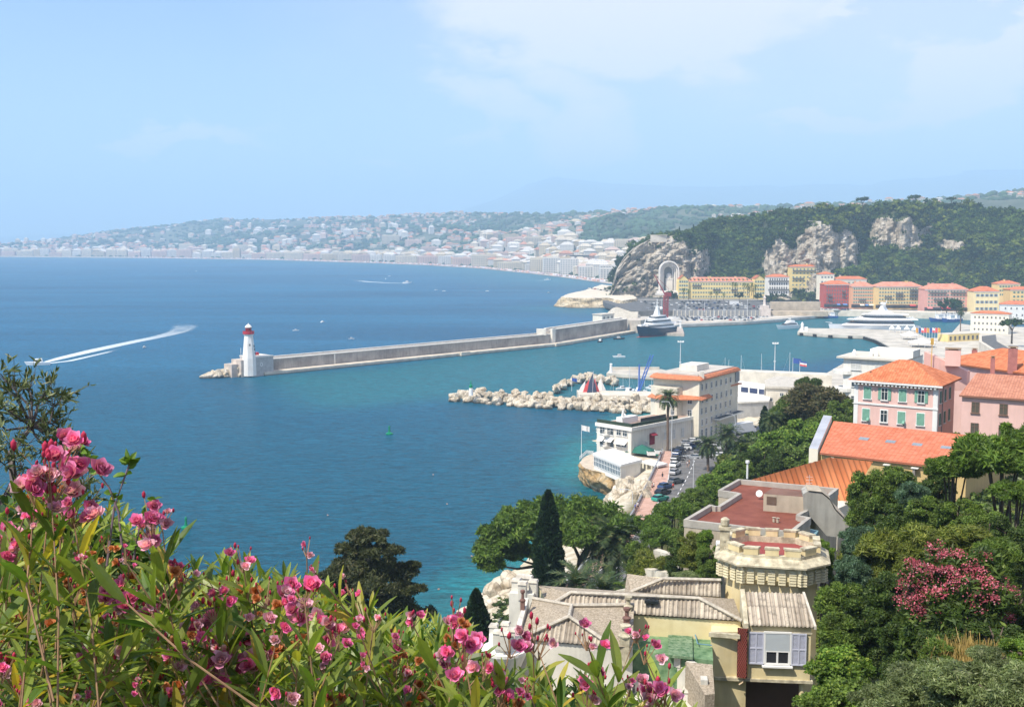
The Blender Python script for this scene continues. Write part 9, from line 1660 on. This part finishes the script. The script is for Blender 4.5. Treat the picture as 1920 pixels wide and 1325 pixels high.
for si, (xa, xb, lab) in enumerate(sections):
 g = np.random.default_rng(500 + si); ob = empty('oleander_bush', lab, 'shrub', 'oleander bushes'); pxm = (xa + xb) / 2; root = Vector(((pxm - 960) / FPX * 3.0, 3.0, tz((pxm - 960) / FPX * 3, 3.0))); ob.location = root; P, d_, nr, L_, W_ = [], [], [], [], []; st = MB()
 fl_here = [f for f in FL if xa <= f[0] < xb]; tips = [(f[0], f[1] + 6, g.uniform(1.9, 2.15), 1) for f in fl_here]; n_s = int((xb - xa) * (.62 if si < 2 else .26))
 for i in range(n_s):
  px = g.uniform(xa, xb); yt = interp(px, TOPY); f = g.random() ** 1.15; py = yt + 12 + (1400 - yt) * f; tips.append((px, py, 2.25 + 1.4 * g.random() + (.5 if f < .15 else 0), 0))
 for (px, py, D, isf) in tips:
  tip = A(px, py, D) - root; h = g.uniform(.28, .5); a = g.uniform(0, 6.28); lean = Vector((g.normal() * .16 + .02, g.normal() * .12, -h)); base = tip + lean; mid = (tip + base) / 2 + Vector((g.normal() * .02, g.normal() * .02, 0)); st.tube([base, mid, tip], [.0022, .0019, .0012] if isf else [.0034, .0028, .0014], 5)
  nn_ = int(g.integers(5, 9)) if not isf else int(g.integers(3, 6))
  for k in range(nn_):
   t_ = 1 - k * .11 if not isf else .78 - k * .13; c = base.lerp(mid, max(0, t_ * 2)) if t_ < .5 else mid.lerp(tip, (t_ - .5) * 2); axd = (tip - base).normalized()
   for j in range(3):
    an = a + j * 2.094 + k * 1.05 + g.normal() * .2; e = 1.05 - k * .16 + g.normal() * .15; o_ = Vector((math.cos(an), math.sin(an), 0)); dd = axd * math.sin(max(-.2, e)) + o_ * math.cos(e); P.append(c); d_.append(dd); nr.append(axd * math.cos(e) - o_ * math.sin(e)); q = g.uniform(.065, .11) * (.7 if k == 0 and not isf else 1); L_.append(q); W_.append(q * g.uniform(.085, .115))
 V, F = leaves_np(np.array(P), np.array(d_), np.array(nr), np.array(L_), np.array(W_), 4, .14); npmesh('leaves', V, F, ol_leaf, ob, False); st.build('stems', stem_m, ob)
 for i, f in enumerate(fl_here): cluster(ob, A(f[0], f[1], tips[i][2]) - root, f[2] * tips[i][2] / 2.25, 900 + si * 100 + i)
 for i in range(26 if si < 2 else 10):
  px = g.uniform(xa, xb); D = g.uniform(2.0, 2.5); cluster(ob, A(px, interp(px, TOPY) + 20 + 330 * g.random() ** 1.4, D) - root, g.uniform(.4, .7), 5000 + si * 100 + i, True)
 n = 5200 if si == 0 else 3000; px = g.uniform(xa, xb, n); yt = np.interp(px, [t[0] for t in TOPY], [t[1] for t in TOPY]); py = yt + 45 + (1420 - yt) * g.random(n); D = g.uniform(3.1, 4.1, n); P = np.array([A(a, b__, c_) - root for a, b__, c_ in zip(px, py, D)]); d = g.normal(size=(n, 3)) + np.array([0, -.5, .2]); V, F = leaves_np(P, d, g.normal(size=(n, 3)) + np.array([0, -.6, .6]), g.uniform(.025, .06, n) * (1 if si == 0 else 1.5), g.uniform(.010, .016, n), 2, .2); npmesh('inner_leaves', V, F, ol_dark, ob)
ot = empty('olive_tree', 'sparse olive branches with grey green leaves at the left edge above the pink flowers', 'tree'); r0 = A(-40, 1010, 4.6); ot.location = (r0.x, r0.y, tz(r0.x, r0.y)); O_ = Vector(ot.location); g = np.random.default_rng(77); b = MB(); P, d_ = [], []
C_ = [(15, 722, 5), (50, 716, 5), (30, 735, 4.8), (92, 728, 5), (104, 748, 5), (115, 748, 5.1), (8, 765, 4.7), (35, 790, 4.8), (100, 790, 5), (112, 806, 5), (82, 815, 4.9), (62, 835, 4.8), (20, 828, 4.6), (108, 842, 4.9), (88, 845, 4.9), (152, 905, 4.8), (168, 930, 4.8), (135, 872, 4.9), (128, 855, 4.9), (5, 868, 4.6), (45, 868, 4.7), (150, 950, 4.8), (0, 700, 4.9), (70, 755, 5), (-30, 760, 4.8), (-30, 820, 4.8), (145, 850, 5), (118, 870, 4.9)]
J0 = A(28, 905, 4.7) - O_; J1 = A(18, 850, 4.8) - O_; J2 = A(60, 800, 4.9) - O_; J3 = A(110, 890, 4.8) - O_; b.tube([r0 - O_ - Vector((0, 0, 1.5)), r0 - O_, J0], [.05, .035, .02], 7); b.tube([J0, J1, J2], [.018, .013, .008], 6); b.tube([J0, J3], [.013, .007], 6)
for i, (px, py, D) in enumerate(C_):
 c = A(px, py, D) - O_; j = min((J0, J1, J2, J3), key=lambda q: (q - c).length); m_ = (c + j) / 2 + Vector((g.normal() * .03, 0, g.normal() * .03)); b.tube([j, m_, c], [.007, .005, .002], 5)
 for k in range(7):
  e = c + Vector((g.normal() * .045, g.normal() * .05, g.normal() * .04 + .02)); b.tube([m_.lerp(c, g.uniform(.3, .9)), e], [.002, .001], 3)
  for q in range(9): P.append(c.lerp(e, g.uniform(.2, 1.1))); dv = (e - c).normalized(); d_.append(dv * .8 + Vector((g.normal() * .5, g.normal() * .5, g.normal() * .5 + .2)))
V, F = leaves_np(np.array(P), np.array(d_), g.normal(size=(len(P), 3)), g.uniform(.03, .05, len(P)), g.uniform(.004, .0065, len(P)), 2, .1); npmesh('leaves', V, F, LM('olive_leaf_near', (.06, .09, .03), (.22, .25, .12), (.42, .42, .26), ns=12), ot); b.build('branches', mat('olive_bark', (.12, .10, .09), var=.3, vs=30), ot)
cs = empty('climbing_shrub', 'two bare climbing stems with small leaves sticking up against the sea', 'shrub'); r1 = A(225, 1060, 2.8); cs.location = (r1.x, r1.y, tz(r1.x, r1.y)); O_ = Vector(cs.location); b = MB(); P, d_ = [], []
for pts in ([(232, 1060), (222, 960), (205, 915), (180, 880), (155, 850), (148, 838)], [(200, 1060), (214, 950), (230, 905), (242, 872), (245, 858)], [(250, 1050), (262, 985), (285, 950), (292, 935)]):
 Q = [A(x, y, 2.75) - O_ for x, y in pts]; b.tube(Q, [.0035, .003, .0026, .0022, .0018, .0014][:len(Q)], 5)
 for k in range(1, len(Q)):
  for j in range(14 if k == len(Q) - 1 else 6): P.append(Q[k].lerp(Q[k - 1], g.random() * .7)); d_.append(Vector((g.normal(), g.normal() * .6, g.normal() * .5 + .3)))
V, F = leaves_np(np.array(P), np.array(d_), g.normal(size=(len(P), 3)) + np.array([0, -.5, 1]), g.uniform(.014, .032, len(P)), g.uniform(.006, .010, len(P)), 3, .3); npmesh('leaves', V, F, lm['bright'], cs); b.build('stems', mat('stem_mauve', (.22, .15, .17), var=.2), cs)
bu_ = empty('buoy', 'green navigation buoy close to the flowers on the left', 'buoy', 'green buoys', G(349, 990, 0)); b = MB(); b.lathe([(.2, -.3), (1.1, -.2), (1.15, .35), (.9, .5), (.45, .7)], n=16); b.build('float', MATS['beacon_green'], bu_); b = MB(); b.lathe([(.4, .7), (.22, 2.0), (.35, 2.1), (.3, 2.5), (.05, 2.9)], n=8); b.build('mast', MATS['beacon_green'], bu_); dup(bu_, G(730, 814, 0), .5, 1.1, 'green navigation buoy in open water between the lighthouse and the rocks')
for k in range(5): px, py = [(614, 966), (838, 945), (812, 890), (884, 1043), (822, 1105)][k]; p = G(px, py, 0); b = MB(); b.lathe([(.05, -.1), (.13, .05), (.12, .2), (.02, .3)], (0, 0, 0), 8); b.tube([(0, .1, .02), (.25, .6, -.02)], [.14, .08], 6); tag(b.build('person', skin, loc=p), 'swimmer whose head shows above the water', 'person', 'swimmers')
